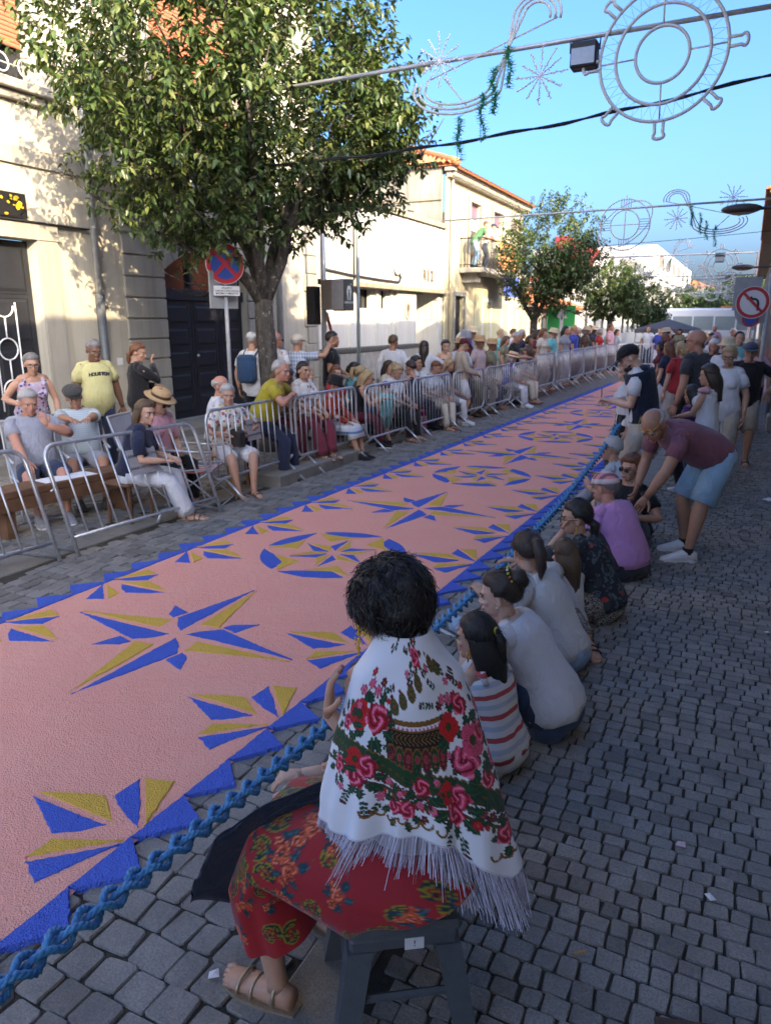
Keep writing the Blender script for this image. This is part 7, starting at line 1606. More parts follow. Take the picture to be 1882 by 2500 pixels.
for (x, y, fz) in ((-5.5, 19.6, -80), (-5.1, 20.3, -100), (-4.98, 20.9, -85), (-5.6, 21.4, -70), (-5.0, 22.6, -95), (-4.95, 23.6, -80), (-5.3, 24.4, -100), (-4.9, 25.2, -90), (-5.1, 26.2, -75), (-4.8, 27.2, -95), (-5.3, 27.8, -100), (-4.7, 28.8, -90), (-5.4, 29.6, -85), (-5.9, 22.9, -100), (-6.2, 19.9, -70)):
    crowd(x, y, fz, i, .12, 'behind the far barriers'); i += 1

# more seated and standing onlookers packed behind the left barriers
SEAT = ['first', 'second', 'third', 'fourth', 'fifth', 'sixth', 'seventh', 'eighth']
for j, (x, y, fz) in enumerate(((-6.3, 9.1, -80), (-6.35, 10.0, -75), (-6.2, 10.7, -95), (-6.35, 11.6, -85), (-6.2, 13.1, -80), (-5.9, 13.9, -95), (-5.75, 14.7, -75), (-5.6, 16.8, -90))):
    tn, tm = TOPS[(j * 5 + 3) % len(TOPS)]; hn, hm = HC[(j * 2 + 1) % len(HC)]; fem = j % 3 != 1
    person('seated %s onlooker with %s hair and %s top in the second row' % ('female' if fem else 'male', hn, tn), (x, y, 0), fz, 1.66, 1 if fem else 0, rcw.choice(['light', 'mid', 'ruddy']), 1.08, 2, sit(1.66, .46, hp=8, hy=rcw.uniform(-25, 25)), ('tee', tm), ('trousers', f_denim if j % 2 else f_black), None, ('bob' if fem else 'crop', hm), None, None, True, 'seated onlookers in the second row')
for (x, y, fz) in ((-6.0, 16.3, -100), (-5.9, 17.2, -80), (-6.3, 17.9, -95), (-5.7, 18.8, -85), (-5.2, 19.3, -90), (-6.1, 20.8, -80), (-5.5, 22.0, -95), (-6.0, 24.0, -75), (-5.6, 25.6, -90), (-5.5, 26.9, -85), (-5.9, 28.4, -95), (-5.0, 30.2, -80), (-5.8, 31.0, -90), (-4.6, 29.6, -85)):
    crowd(x, y, fz, i, .06, 'packed behind the left barriers'); i += 1
# ================================================================ the woman in the flowered shawl on her stool
hb = (-.775, 1.70, 0); hf = 80
def HL(p): return w2l(hb, hf, p)
HERO = person('short haired woman in white rose print shawl and red skirt on a plastic stool', hb, hf, 1.62, 1, 'mid', .98, 0,
    dict(pz=.60, lean=0, lean2=8, side=1, twist=-48, shw=.84, hy=-14, hp=12, ht=4, lf=HL((-1.08, 1.46, .015)), rf=HL((-1.04, 1.76, .015)), lk=(-.1, .6, 1), rk=(.1, .6, 1),
         lh=HL((-.965, 1.61, .96)), le=(-.35, .5, -1.2), lhd=HL((hb[0] + .05, hb[1] + .06, 1.0)), lpn=(.55, -.75, .1), lcurl=.26, rh=HL((-1.02, 1.82, .66)), re=(.9, -.5, -.4), ltoe=(-.15, 1, 0), rtoe=(.1, 1, 0)),
    None, None, ('sandal', plain('gold_sandal', (.42, .32, .22), .35, .5, .15, 60)), None, None, None, True, None, 0, 1.09)
HT = HERO['T']
print('HEROHEAD', Matrix.Translation(hb) @ Matrix.Rotation(math.radians(hf), 4, 'Z') @ Vector(HERO['hc']))
b_ = MB(); b_.loft([ring_at(V(HL((-.735, 1.69, z))), V(1, 0, 0), V(0, 1, 0), a, b2, 20) for z, a, b2 in ((.50, .19, .16), (.58, .175, .150), (.70, .15, .125), (.85, .14, .11))]); job(b_.build('blouse', f_white2, HT), .01, 3, .006)
# ---- hair: layered locks over a full shell
hbm = MB(); shell(hbm, lambda d: hairline(d, .32, -.22, -.40), .030, seed=5, jit=.0, lump=.014, n=40, m=26)
hbm.ell((0, -.055, .055), (.088, .070, .072), None, 18, 12); hbm.ell((0, .02, .095), (.075, .075, .045), None, 16, 10)
for s in (-1, 1): hbm.ell((s * .074, .012, .02), (.026, .050, .052), None, 14, 10)
o = hbm.build('hair', HAIR['black'], HT); o.matrix_local = HERO['HM']; job(o, .006, 2, .004, None, 9)
nb_ = MB(); shell(nb_, lambda d: min((-.38 - d[2]) * 6, (d[2] + .80) * 6, (-.25 - d[1]) * 5), .006, (0, -.010, .030), 36, 30, .001, 4); o = nb_.build('nape_hair', HAIR['dark'], HT); o.matrix_local = HERO['HM']; job(o, .006, 1, .001)
rr_ = np.random.RandomState(8); ro, ti = [], []
while len(ro) < 3600:
    d = unit(rr_.normal(0, 1, 3))
    if hairline(d, .30, -.25, -.50) < .15: continue
    p = V(0, -.010, .030) + d * (skull(d) + .024 + .012 * rr_.random()); fl = unit(np.cross(np.cross(d, V(.25 + .8 * math.sin(d[2] * 9 + d[0] * 6), -.35 + .8 * math.cos(d[0] * 11), -1) + rr_.normal(0, .35, 3)), d)); ro.append(p); ti.append(p + fl * rr_.uniform(.022, .042) + d * rr_.uniform(-.006, .006))
strands('hair_strands', ro, ti, 'black', HT, HERO['HM'], len(ro), .0014, 5, .010, 3)
ro, ti = [], []
while len(ro) < 700:
    d = unit(rr_.normal(0, 1, 3) * V(1, .6, .8) + V(0, -.9, -.55))
    if not (-.80 < d[2] < -.3 and d[1] < -.2): continue
    p = V(0, -.010, .030) + d * (skull(d) + .004); ro.append(p); ti.append(p + V(0, -.004, -.02 - .012 * rr_.random()))
strands('nape_strands', ro, ti, 'dark', HT, HERO['HM'], len(ro), .0009, 3, .003, 4)
# ---- gold filigree earring
for s in (-1, 1):
    e = MB(); rq = random.Random(2)
    for k in range(38):
        t = k / 38; w_ = .012 * math.sin(math.pi * min(1, .15 + t)) ; e.ell((rq.uniform(-w_, w_), rq.uniform(-w_, w_), -.012 - t * .075), .0035, None, 6, 4)
    e.tube([(0, 0, .004), (0, 0, -.02)], .0012, 4)
    o = e.build('earring', m_gold, HT, True); o.location = Vector(HERO['hc']) + HERO['HM'].to_3x3() @ Vector((s * .085, -.006, -.036))
# painted nails
nl = MB()
for (p, d) in HERO['P']['tips-1']: nl.ell(p + d * .003, (.0048, .0048, .006), None, 6, 5)
nl.build('nails', plain('nail_polish', (.45, .12, .11), .25, 0, .05, 5, 0), HT, True)
# ---- printed cloth helper: colour attribute painted in cloth coordinates
def paint_mat(name, rough=.8, bump=.25, sheen=.2):
    t = NT(name); a = t.node('Attribute', attribute_name='print'); w = t.coord('Object')
    t.base(a.outputs['Color']); t.rough(rough); t.p.inputs['Specular IOR Level'].default_value = .25; t.p.inputs['Sheen Weight'].default_value = sheen
    t.bump(t.math('ADD', t.math('MULTIPLY', t.noise(w, 900, 2), .3), t.noise(w, 24, 4, .5, .6)), bump, .006); return t.m
def set_print(me, col):
    ca = me.color_attributes.new('print', 'FLOAT_COLOR', 'POINT'); c4 = np.ones((len(col), 4), np.float32); c4[:, :3] = col; ca.data.foreach_set('color', c4.ravel())
class Canvas:
    def __init__(s, x, y, ground): s.x, s.y = x, y; s.c = np.tile(np.array(ground, float), (len(x), 1))
    def put(s, m, col): s.c[m] = col
    def polar(s, cx, cy, a=0): dx, dy = s.x - cx, s.y - cy; return np.hypot(dx, dy), np.arctan2(dy, dx) - a
    def ellipse(s, cx, cy, rx, ry, a, col, edge=None, ew=.16):
        dx, dy = s.x - cx, s.y - cy; u = (dx * math.cos(a) + dy * math.sin(a)) / rx; v = (-dx * math.sin(a) + dy * math.cos(a)) / ry; q = u*u + v*v
        if edge is not None: s.put(q < (1 + ew) ** 2, edge)
        s.put(q < 1, col); return u, v, q
    def leaf(s, cx, cy, ln, w, a, col=(.008, .042, .018), vein=(.03, .10, .04)):
        dx, dy = s.x - cx, s.y - cy; u = (dx * math.cos(a) + dy * math.sin(a)) / ln; v = (-dx * math.sin(a) + dy * math.cos(a)) / w
        m = (u > 0) & (u < 1) & (np.abs(v) < (np.sin(np.pi * np.clip(u, 0, 1)) * (1 + .25 * np.sin(u * 26)))); s.put(m, col); s.put(m & (np.abs(v) < .12), vein)
    def flower(s, cx, cy, r, n, a, col, cen=(.30, .14, .01), edge=(.12, .004, .012)):
        d, t = s.polar(cx, cy, a); rad = r * (.62 + .38 * np.abs(np.cos(n * t / 2)) ** .7); s.put(d < rad, edge); s.put(d < rad * .88, col); s.put((d < rad * .85) & (np.abs(np.sin(n * t / 2)) < .10) & (d > r * .2), edge); s.put(d < r * .2, cen)
    def rose(s, cx, cy, r, red=(.50, .012, .025), pink=(.72, .10, .19), a=0, edge=(.16, .003, .01)):
        d, t = s.polar(cx, cy, a); rad = r * (.86 + .10 * np.sin(5 * t) + .05 * np.sin(11 * t + 1)); m = d < rad; s.put(m, red)
        k = d / r; sp = np.sin(t * 2.0 + k * 9.5 + .9 * np.sin(t * 3)); s.put(m & (sp > .45), pink); s.put(m & (sp < -.80), edge); s.put(m & (sp > .88), tuple(min(1, x * 1.25 + .05) for x in pink)); s.put(m & (np.abs(np.sin(t * 4 + k * 3)) < .06) & (k > .35), edge); s.put(d < r * .12, edge)
    def poppy(s, cx, cy, r, col=(.55, .014, .015), a=0):
        d, t = s.polar(cx, cy, a); rad = r * (.78 + .2 * np.abs(np.cos(2 * t)) + .04 * np.sin(13 * t)); m = d < rad; s.put(m, col); s.put(m & (np.abs(np.sin(17 * t)) < .16) & (d > r * .3) & (d < r * .75), (.25, .004, .006)); s.put(d < r * .28, (.07, .03, .004)); s.put(d < r * .17, (.02, .06, .01))
    def band(s, f, w, col, edge=None, sc=0., fr=90, x0=-9, x1=9):
        dy = s.y - f(s.x); ww = w * (1 + sc * np.abs(np.sin(s.x * fr))); m = (np.abs(dy) < ww) & (s.x > x0) & (s.x < x1)
        if edge is not None: s.put((np.abs(dy) < ww * 1.22) & (s.x > x0) & (s.x < x1), edge)
        s.put(m, col); return m, dy
# ---- shawl surface: theta round the body (0 = middle of the back), s from neck to hem
NT_, NS_ = 330, 250
tf = math.radians(30); fwd = V(-math.sin(tf), math.cos(tf), 0); rgt = V(math.cos(tf), math.sin(tf), 0)
Cn = V(-.765, 1.70, 0); Cb = V(-.705, 1.665, 0)
th = np.linspace(math.radians(-128), math.radians(150), NT_); ss = np.linspace(0, 1, NS_)
def hemz(t):
    d = np.degrees(t); return np.interp(d, [-128, -95, -60, -30, 0, 20, 42, 58, 80, 115, 150], [.72, .665, .660, .690, .695, .665, .60, .545, .575, .66, .72])
TH, S_ = np.meshgrid(th, ss); HZ = hemz(TH)
zk = np.interp(S_, [0, .03, .07, .13, .20, .30], [1.205, 1.222, 1.205, 1.160, 1.105, 1.02]); zk0 = 1.02
Zs = np.where(S_ < .30, zk, zk0 + (HZ - zk0) * (S_ - .30) / .70)
Wd = np.interp(S_, [0, .03, .07, .13, .20, .30, .5, .75, 1], [.058, .068, .078, .106, .150, .178, .200, .218, .236]); Dp = np.interp(S_, [0, .03, .07, .13, .20, .30, .5, .75, 1], [.056, .066, .076, .092, .104, .112, .118, .124, .132])
fold = np.clip((S_ - .3) / .7, 0, 1); Wd = Wd + .012 * fold * np.sin(TH * 7 + .6) + .010 * fold**1.5 * np.sin(TH * 13 + 2 + S_ * 3); Dp = Dp + .010 * fold * np.sin(TH * 7 + .6) + .010 * fold**1.5 * np.sin(TH * 13 + 2 + S_ * 3) + .085 * fold * np.exp(-((np.degrees(TH) - 55) / 26) ** 2) + .010 * np.exp(-((S_ - .22) / .08)**2) * np.sin(TH * 5 + 1)
Wd = Wd + .055 * fold * np.exp(-((np.degrees(TH) - 72) / 30) ** 2) + .035 * np.clip(fold * 1.2, 0, 1) * np.exp(-((np.degrees(TH) + 85) / 28) ** 2)
k_ = np.clip((1.2 - Zs) / .6, 0, 1.1)
Px = Cn[0] + (Cb[0] - Cn[0]) * k_ + rgt[0] * Wd * np.sin(TH) - fwd[0] * Dp * np.cos(TH); Py = Cn[1] + (Cb[1] - Cn[1]) * k_ + rgt[1] * Wd * np.sin(TH) - fwd[1] * Dp * np.cos(TH)
nz = .004 * np.sin(Px * 31 + Zs * 23) * np.sin(Py * 27 - Zs * 17); Px += nz * fold; Py += nz * fold
PW = np.stack([Px, Py, Zs], -1).reshape(-1, 3)
# cloth coordinates: arc position and height, in units of the print (x 0 = middle of back, y up)
qx = (np.sign(TH) * np.where(np.abs(np.degrees(TH)) < 62, np.abs(np.sin(TH)) * .27, .2384 + (np.abs(TH) - math.radians(62)) * .23)).ravel(); drop = np.interp(qx, [-.4, -.1, .1, .24, .34], [.03, .0, -.03, -.085, -.05]); qy = (PW[:, 2] - .153) / .883 - drop * np.clip((1.0 - PW[:, 2]) / .4, 0, 1); qx = qx * .96; qy = .87 + (qy - .87) / 1.12
cv = Canvas(qx, qy, (.70, .70, .72)); RED, PNK, GRN, MAR, GLD = (.50, .012, .025), (.72, .12, .22), (.008, .042, .018), (.13, .006, .022), (.20, .085, .015)
arc = lambda c, k, x0=0.: (lambda x: c + k * (x - x0) ** 2)
# gold black ornament band with tongues
fb_ = arc(.905, 1.1, .005); cv.band(arc(.955, 1.1, .005), .006, GLD, None, .5, 160, -.098, .10); cv.band(arc(.940, 1.1, .005), .0075, (.70, .66, .68), GLD, 0, 1, -.10, .10)
for x in np.linspace(-.09, .095, 13): cv.ellipse(x, .940 + 1.1 * (x - .005) ** 2, .0042, .0042, 0, (.60, .10, .26))
m, dy = cv.band(fb_, .026, (.012, .008, .006), GLD, 0, 1, -.105, .11); cv.put(m & (np.abs(np.sin(cv.x * 210 + 1.6 * np.sin(dy * 210))) < .42) & (np.abs(dy) < .022), (.24, .115, .03)); cv.put(m & (np.abs(np.abs(dy) - .012) < .0035) & (np.sin(cv.x * 420) > 0), (.012, .008, .006))
for i, x in enumerate(np.linspace(-.085, .09, 7)):
    y0 = .868 + 1.1 * (x - .005) ** 2; c_ = MAR if i % 2 == 0 else GRN
    cv.ellipse(x, y0 - .012, .0145, .030, 0, c_, GLD, .18); cv.ellipse(x, y0 - .008, .006, .009, 0, (.35, .02, .06), GLD, .4); cv.ellipse(x, y0 - .028, .003, .004, 0, (.38, .05, .05))
# paisley drops climbing to the right
for x, y, a in ((-.075, 1.000, .5), (-.040, 1.018, .3), (-.004, 1.040, .2), (.03, 1.068, .2), (.125, 1.108, -.5), (.150, 1.095, -.7)):
    cv.ellipse(x, y, .015, .021, a, (.04, .06, .015), GLD, .18); cv.ellipse(x, y, .009, .013, a, (.02, .07, .025), GLD, .25); cv.ellipse(x, y, .0035, .005, a, (.42, .04, .02)); cv.flower(x - .012, y + .026, .007, 4, 0, MAR)
# leaves under the clusters
rl = random.Random(5)
def leaves(cx, cy, r, n, ln=.035, sp=6.283, a0=0.):
    for k in range(n):
        a = a0 + sp * k / n + rl.uniform(-.2, .2); cv.leaf(cx + math.cos(a) * r * .55, cy + math.sin(a) * r * .55, ln * rl.uniform(.8, 1.25), ln * .30, a)
def sprig(x, y, a, n=5, st=.012):
    for k in range(n):
        x += math.cos(a) * st; y += math.sin(a) * st; cv.leaf(x, y, .014, .0045, a + .8); cv.leaf(x, y, .014, .0045, a - .8); cv.ellipse(x, y, .003, .0018, a, GRN)
    cv.ellipse(x + .006 * math.cos(a), y + .006 * math.sin(a), .0055, .0055, 0, MAR)
leaves(.035, 1.135, .04, 7, .03); sprig(.0, 1.14, 2.9, 3); sprig(.02, 1.10, 3.6, 3); sprig(-.11, 1.135, 1.2, 3); sprig(-.115, 1.13, 2.2, 2)
cv.rose(.040, 1.130, .032); cv.flower(.012, 1.145, .014, 6, 0, PNK); cv.flower(.035, 1.170, .011, 5, 1, RED)
leaves(-.155, .955, .075, 11, .045); leaves(-.20, .965, .05, 5, .04); sprig(-.13, 1.03, .4, 4); sprig(-.24, .90, 4.2, 3); sprig(-.20, .89, 4.6, 3); sprig(-.15, .885, 5.0, 4); sprig(-.12, .90, 5.6, 3)
for x, y, r, c in ((-.175, 1.055, .017, PNK), (-.145, 1.035, .019, PNK), (-.125, 1.06, .015, MAR), (-.185, 1.085, .013, RED), (-.205, 1.035, .016, PNK), (-.100, 1.012, .010, RED), (-.095, .965, .013, MAR)): cv.flower(x, y, r, 6, x * 40, c)
cv.poppy(-.205, .965, .046); cv.rose(-.140, .963, .048, RED, PNK, .5)
leaves(.165, .925, .08, 13, .045); leaves(.20, .87, .07, 8, .045); sprig(.095, 1.0, 3.0, 5); sprig(.11, 1.04, 2.4, 3); sprig(.155, 1.06, 1.2, 3); sprig(.185, 1.05, .8, 3)
for x, y, r, c in ((.105, .998, .015, MAR), (.122, 1.012, .016, PNK), (.150, 1.008, .018, PNK), (.178, 1.010, .016, RED), (.160, 1.055, .013, PNK), (.185, 1.062, .013, MAR), (.135, .850, .018, MAR), (.115, .868, .012, PNK)): cv.flower(x, y, r, 6, x * 30, c)
cv.poppy(.130, .938, .040); cv.rose(.190, .985, .034, RED, PNK, 1.); cv.rose(.170, .852, .046, (.60, .05, .11), PNK, 2.); cv.poppy(.205, .895, .042, (.66, .07, .15), .6); cv.rose(.245, .905, .032, RED, PNK, .3)
# green scalloped band and the strips under it
gf = lambda x: .835 - .36 * (x + .02) - .55 * np.sign(x - .06) * (x - .06) ** 2 * 0 - .02 * np.sin((x + .2) * 9)
gf = lambda x: np.interp(x, [-.30, -.2, -.12, -.04, .04, .12, .19, .25, .33], [.872, .862, .842, .812, .796, .790, .775, .735, .76])
m, dy = cv.band(gf, .017, (.012, .055, .018), GLD, .3, 150); cv.put(m & (np.abs(dy + .006) < .003) & (np.sin(cv.x * 260) > .2), (.16, .05, .012))
cv.band(lambda x: gf(x) - .023, .0045, (.05, .05, .012), None, .6, 190)
for i, x in enumerate(np.linspace(-.27, .30, 26)):
    y = float(gf(x)) - .047; (cv.flower(x, y, .0125, 5, i, MAR if i % 2 else (.50, .03, .06)))
    cv.leaf(x + .010, y + .002, .013, .004, .4); cv.leaf(x - .010, y + .002, .013, .004, 2.7)
cv.band(lambda x: gf(x) - .068, .0045, (.055, .045, .012), None, .4, 120)
for i, x in enumerate(np.linspace(-.28, .31, 40)): cv.ellipse(x, float(gf(x)) - .079, .0056, .0075, 0, (.45, .025, .02) if i % 2 else (.03, .05, .015), GLD, .15)
for cx, cy, big in ((-.185, .815, 1), (.115, .745, 1), (.215, .795, .7)):
    leaves(cx, cy - .01, .065 * big, 9, .045 * big); sprig(cx - .03, cy - .07 * big, 4.4, 4); sprig(cx + .02, cy - .075 * big, 4.8, 4)
cv.poppy(-.205, .835, .036); cv.rose(-.165, .828, .036, RED, PNK, 1.2); cv.rose(-.195, .785, .034, RED, PNK, .2)
cv.poppy(.095, .768, .036); cv.rose(.135, .762, .036, (.55, .03, .07), PNK, .9); cv.rose(.112, .715, .037, RED, PNK, 2.2); cv.rose(.225, .80, .026, RED, PNK, .4)
leaves(-.055, .722, .06, 8, .035, 6.283, .3); cv.rose(-.075, .724, .026, RED, PNK, .4); cv.rose(-.036, .720, .028, (.56, .03, .06), PNK, 1.4); cv.flower(-.125, .745, .017, 6, 0, PNK); cv.flower(.035, .725, .015, 6, .5, PNK); sprig(-.135, .755, 2.4, 3); sprig(-.12, .73, 4.0, 3); sprig(.045, .74, .8, 3); cv.flower(.012, .697, .012, 5, 1, MAR)
def hook(x, y, r, a0):
    d, t = cv.polar(x, y, a0); t = (t + 2 * np.pi) % (2 * np.pi); cv.put((np.abs(d - r) < r * .24) & (t > 3.0) & (t < 6.6), GLD); cv.ellipse(x + r * math.cos(a0 + 3.0), y + r * math.sin(a0 + 3.0), r * .34, r * .34, 0, GLD)
for i, x in enumerate(np.linspace(-.16, .055, 7)): hook(x, .690 - .10 * (x + .05) + (.004 if i % 2 else -.004), .0135, .25)
leaves(.245, .665, .04, 6, .028); cv.rose(.232, .665, .025, RED, PNK, .7); cv.rose(.268, .670, .028, (.42, .01, .02), RED, .2)
for x in np.linspace(.20, .30, 5): hook(x, .628, .012, .2)
for x, y in ((-.255, .93), (-.26, .80), (.275, .83), (.29, .96), (.01, .885 - .10)): leaves(x, y, .05, 7, .036); cv.rose(x, y, .03, RED, PNK, x * 30)
for x, y in ((-.06, .76), (.06, .80), (-.10, .79), (.17, .70), (-.24, .74), (.26, .74), (.0, .735), (-.21, .99), (.22, 1.03), (-.02, 1.09), (.09, 1.10)): cv.flower(x, y, .013, 6, x * 50, PNK if x < .1 else RED); sprig(x, y, x * 40, 2)
b_ = MB(); vs = [tuple(V(HL(p))) for p in PW]; fs = [(j*NT_+i, j*NT_+i+1, (j+1)*NT_+i+1, (j+1)*NT_+i) for j in range(NS_ - 1) for i in range(NT_ - 1)]
m_shawl = paint_mat('printed_shawl', .78, .22)
me = bpy.data.meshes.new('shawl'); me.from_pydata(vs, [], fs); me.materials.append(m_shawl); me.polygons.foreach_set('use_smooth', [True]*len(fs)); set_print(me, cv.c); me.update()
shw = link(bpy.data.objects.new('shawl', me), HT); sd = shw.modifiers.new('t', 'SOLIDIFY'); sd.thickness = .0025; sd.offset = -1
# hem braid and fringe
hemp = [V(HL(PW[(NS_ - 1) * NT_ + i])) for i in range(0, NT_, 2)]
MB().tube([p + V(0, 0, -.002) for p in hemp], .0045, 5).build('hem_braid', fabric('white_braid', (.66, .65, .70), .7), shw, True)
FC = V(HL((Cb[0], Cb[1], 0))); fr_ = np.random.RandomState(4); vv = []; ff = []; n = 0
for i in range(len(hemp) - 1):
    for k in range(6):
        a = hemp[i] + (hemp[i+1] - hemp[i]) * fr_.random(); tuft = hemp[i - i % 3]; ln = fr_.uniform(.11, .165); out = fr_.normal(0, .010, 3); c = a * .35 + tuft * .65; c = V(c[0], c[1], a[2]) + V(out[0], out[1], -ln) + unit(V(c[0] - FC[0], c[1] - FC[1], 0)) * (.065 if abs(i - len(hemp) * .45) < len(hemp) * .22 else .02); mid = (a + c) / 2 + fr_.normal(0, .004, 3); w_ = unit(np.cross(c - a, fr_.normal(0, 1, 3))) * .0009; o = len(vv)
        for t in (0, .33, .66, 1): p = a * (1-t)**2 + 2*mid*t*(1-t) + c*t*t; vv += [p + w_, p - w_]
        ff += [(o+2*j, o+2*j+1, o+2*j+3, o+2*j+2) for j in range(3)]
me = bpy.data.meshes.new('fringe'); me.from_pydata([tuple(p) for p in vv], [], ff); me.materials.append(plain('silk_fringe', (.56, .53, .62), .35, 0, .12, 200, 0, 60, .003, .6)); me.update(); tag(link(bpy.data.objects.new('fringe', me), shw), kind='stuff')
# ---- skirt: loft over the lap, printed
path = [((-.70, 1.72, .60), .15, .10, (0, 0, 1)), ((-.66, 1.68, .49), .25, .17, (-.3, 0, .7)), ((-.80, 1.66, .480), .255, .18, (-1, 0, .1)), ((-.97, 1.645, .495), .235, .145, (-1, 0, -.1)), ((-1.12, 1.62, .505), .215, .110, (-.8, 0, -.6)), ((-1.17, 1.61, .41), .215, .105, (-.1, 0, -1)), ((-1.14, 1.605, .33), .22, .115, (.1, 0, -1)), ((-1.10, 1.60, .275), .225, .125, (.1, 0, -1))]
SN, SM = 220, 200; keys = np.linspace(0, 1, len(path)); rows = np.linspace(0, 1, SM); vs = []; ux, uy = [], []
cs = np.array([p[0] for p in path]); rus = np.array([p[1] for p in path]); rvs = np.array([p[2] for p in path]); ts = np.array([unit(p[3]) for p in path]); ac = 0; prev = None
for r_ in rows:
    c = np.array([np.interp(r_, keys, cs[:, k]) for k in range(3)]); ru, rv = np.interp(r_, keys, rus), np.interp(r_, keys, rvs); t = unit([np.interp(r_, keys, ts[:, k]) for k in range(3)]); lat = unit(V(-.12, 1, 0) - t * (V(-.12, 1, 0) @ t)); nv = np.cross(lat, t)
    if prev is not None: ac += np.linalg.norm(c - prev)
    prev = c
    for i in range(SN):
        a = 2 * math.pi * i / SN; w = 1 + .035 * r_ * math.sin(a * 6 + r_ * 4) + .02 * math.sin(a * 11 + r_ * 7) * r_; k = (abs(math.cos(a)) ** 2.4 + abs(math.sin(a)) ** 2.4) ** (-1/2.4)
        p = c + lat * ru * k * math.cos(a) * w + nv * rv * k * math.sin(a) * w - V(0, 0, .022 * r_**2 * (1 + math.cos(a * 2 + .5)) * .5)
        vs.append(HL(p)); ux.append(a * .17); uy.append(ac)
fs = [(j*SN+i, j*SN+(i+1) % SN, (j+1)*SN+(i+1) % SN, (j+1)*SN+i) for j in range(SM - 1) for i in range(SN)]
cs_ = Canvas(np.array(ux), np.array(uy), (.33, .012, .016)); rk = random.Random(12)
for k in range(60): x, y = rk.uniform(0, 1.07), rk.uniform(.0, .5); cs_.leaf(x, y, .012, .005, rk.uniform(0, 6), (.10, .07, .01), (.30, .02, .01))
def cluster(x, y, s=1.):
    for k in range(7): a = k * .9 + rk.random(); cs_.leaf(x + math.cos(a) * .018 * s, y + math.sin(a) * .018 * s, .038 * s, .010 * s, a + rk.uniform(-.4, .4), (.006, .035, .045), (.02, .10, .11))
    for dx, dy, r in ((0, 0, .026), (.03, .016, .018), (-.026, .018, .017)): cs_.rose(x + dx * s, y + dy * s, r * s, (.46, .055, .018), (.60, .12, .04), rk.random() * 6, (.14, .012, .008))
def paisley(x, y, r, a, mir=1):
    d, t = cs_.polar(x, y, a); sp = (t * mir + 2*np.pi) % (2*np.pi); rad = r * (.35 + .65 * sp / (2*np.pi)); m_ = d < rad; cs_.put(m_, (.26, .19, .012)); cs_.put(m_ & (d < rad * .88), (.010, .030, .022)); cs_.put(m_ & (d < rad * .74) & (np.sin(d * 900 + 3 * t) > -.1), (.24, .17, .01)); cs_.put(m_ & (d < rad * .5), (.26, .014, .014)); cs_.put(m_ & (d < rad * .36) & (np.sin(t * 5) > 0), (.22, .16, .012)); cs_.put(m_ & (d < rad * .15), (.008, .010, .012))
for k in range(14):
    x = k * .0765 + .02; paisley(x, .16, .04, k * 1.1, 1 if k % 2 else -1); paisley(x, .52 + .03 * (k % 2), .044, k * 1.3, 1 if k % 2 else -1); paisley(x + .03, .60, .036, k * .7 + 2, -1 if k % 2 else 1)
for k in range(60): cs_.flower(rk.uniform(0, 1.07), rk.uniform(.40, .68), rk.uniform(.007, .012), 6, rk.random() * 6, (.010, .012, .014), (.25, .18, .01), (.20, .15, .01))
for k in range(30): cluster(rk.uniform(0, 1.07), rk.uniform(.0, .98), rk.uniform(.7, 1.))
for k in range(24): paisley(rk.uniform(0, 1.07), rk.uniform(.1, .98), rk.uniform(.03, .045), rk.random() * 6, 1)
for k in range(10): cluster(k * .107 + .03, .43 + .02 * (k % 3), 1.05)
for k in range(9): cluster(k * .119 + .06, .685, .9)
for k in range(9): cluster(k * .12 + .0, .30 + .04 * (k % 2), .85); cluster(k * .12 + .05, .07 + .03 * (k % 2), .9)
me = bpy.data.meshes.new('skirt'); me.from_pydata(vs, [], fs); me.materials.append(paint_mat('printed_skirt', .7, .3)); me.polygons.foreach_set('use_smooth', [True]*len(fs)); set_print(me, cs_.c); me.update(); link(bpy.data.objects.new('skirt', me), HT)
# ---- folded navy jacket lying over her knees: a top level thing
jv = []; NA, NB = 26, 34
for j in range(NB):
    t = j / (NB - 1); c = V(np.interp(t, [0, .2, .45, .62, .8, 1], [-.93, -1.02, -1.11, -1.17, -1.21, -1.225]), np.interp(t, [0, .2, .45, .62, .8, 1], [1.70, 1.645, 1.56, 1.50, 1.46, 1.43]), np.interp(t, [0, .2, .45, .62, .8, 1], [.69, .675, .64, .575, .46, .37]))
    for i in range(NA):
        u = i / (NA - 1) - .5; w_ = np.interp(t, [0, .5, 1], [.10, .14, .11]); lat = unit(V(.62, .70, .0)); jv.append(c + lat * u * w_ * 2 + V(0, 0, .018 * math.sin(u * 9 + t * 5) - .16 * u * u * (1 if t < .6 else .4) - (.05 * u if t > .4 else 0)) + V(-.01, -.01, 0) * math.sin(u * 14))
jf = [(j*NA+i, j*NA+i+1, (j+1)*NA+i+1, (j+1)*NA+i) for j in range(NB - 1) for i in range(NA - 1)]
me = bpy.data.meshes.new('jacket'); me.from_pydata([tuple(p) for p in jv], [], jf); me.materials.append(fabric('navy_felt', (.012, .017, .034), .9, .2)); me.polygons.foreach_set('use_smooth', [True]*len(jf)); me.update()
jk = link(bpy.data.objects.new('folded_jacket', me)); md = jk.modifiers.new('t', 'SOLIDIFY'); md.thickness = .012; tag(jk, 'dark navy jacket folded over the knees of the shawl woman', 'jacket')
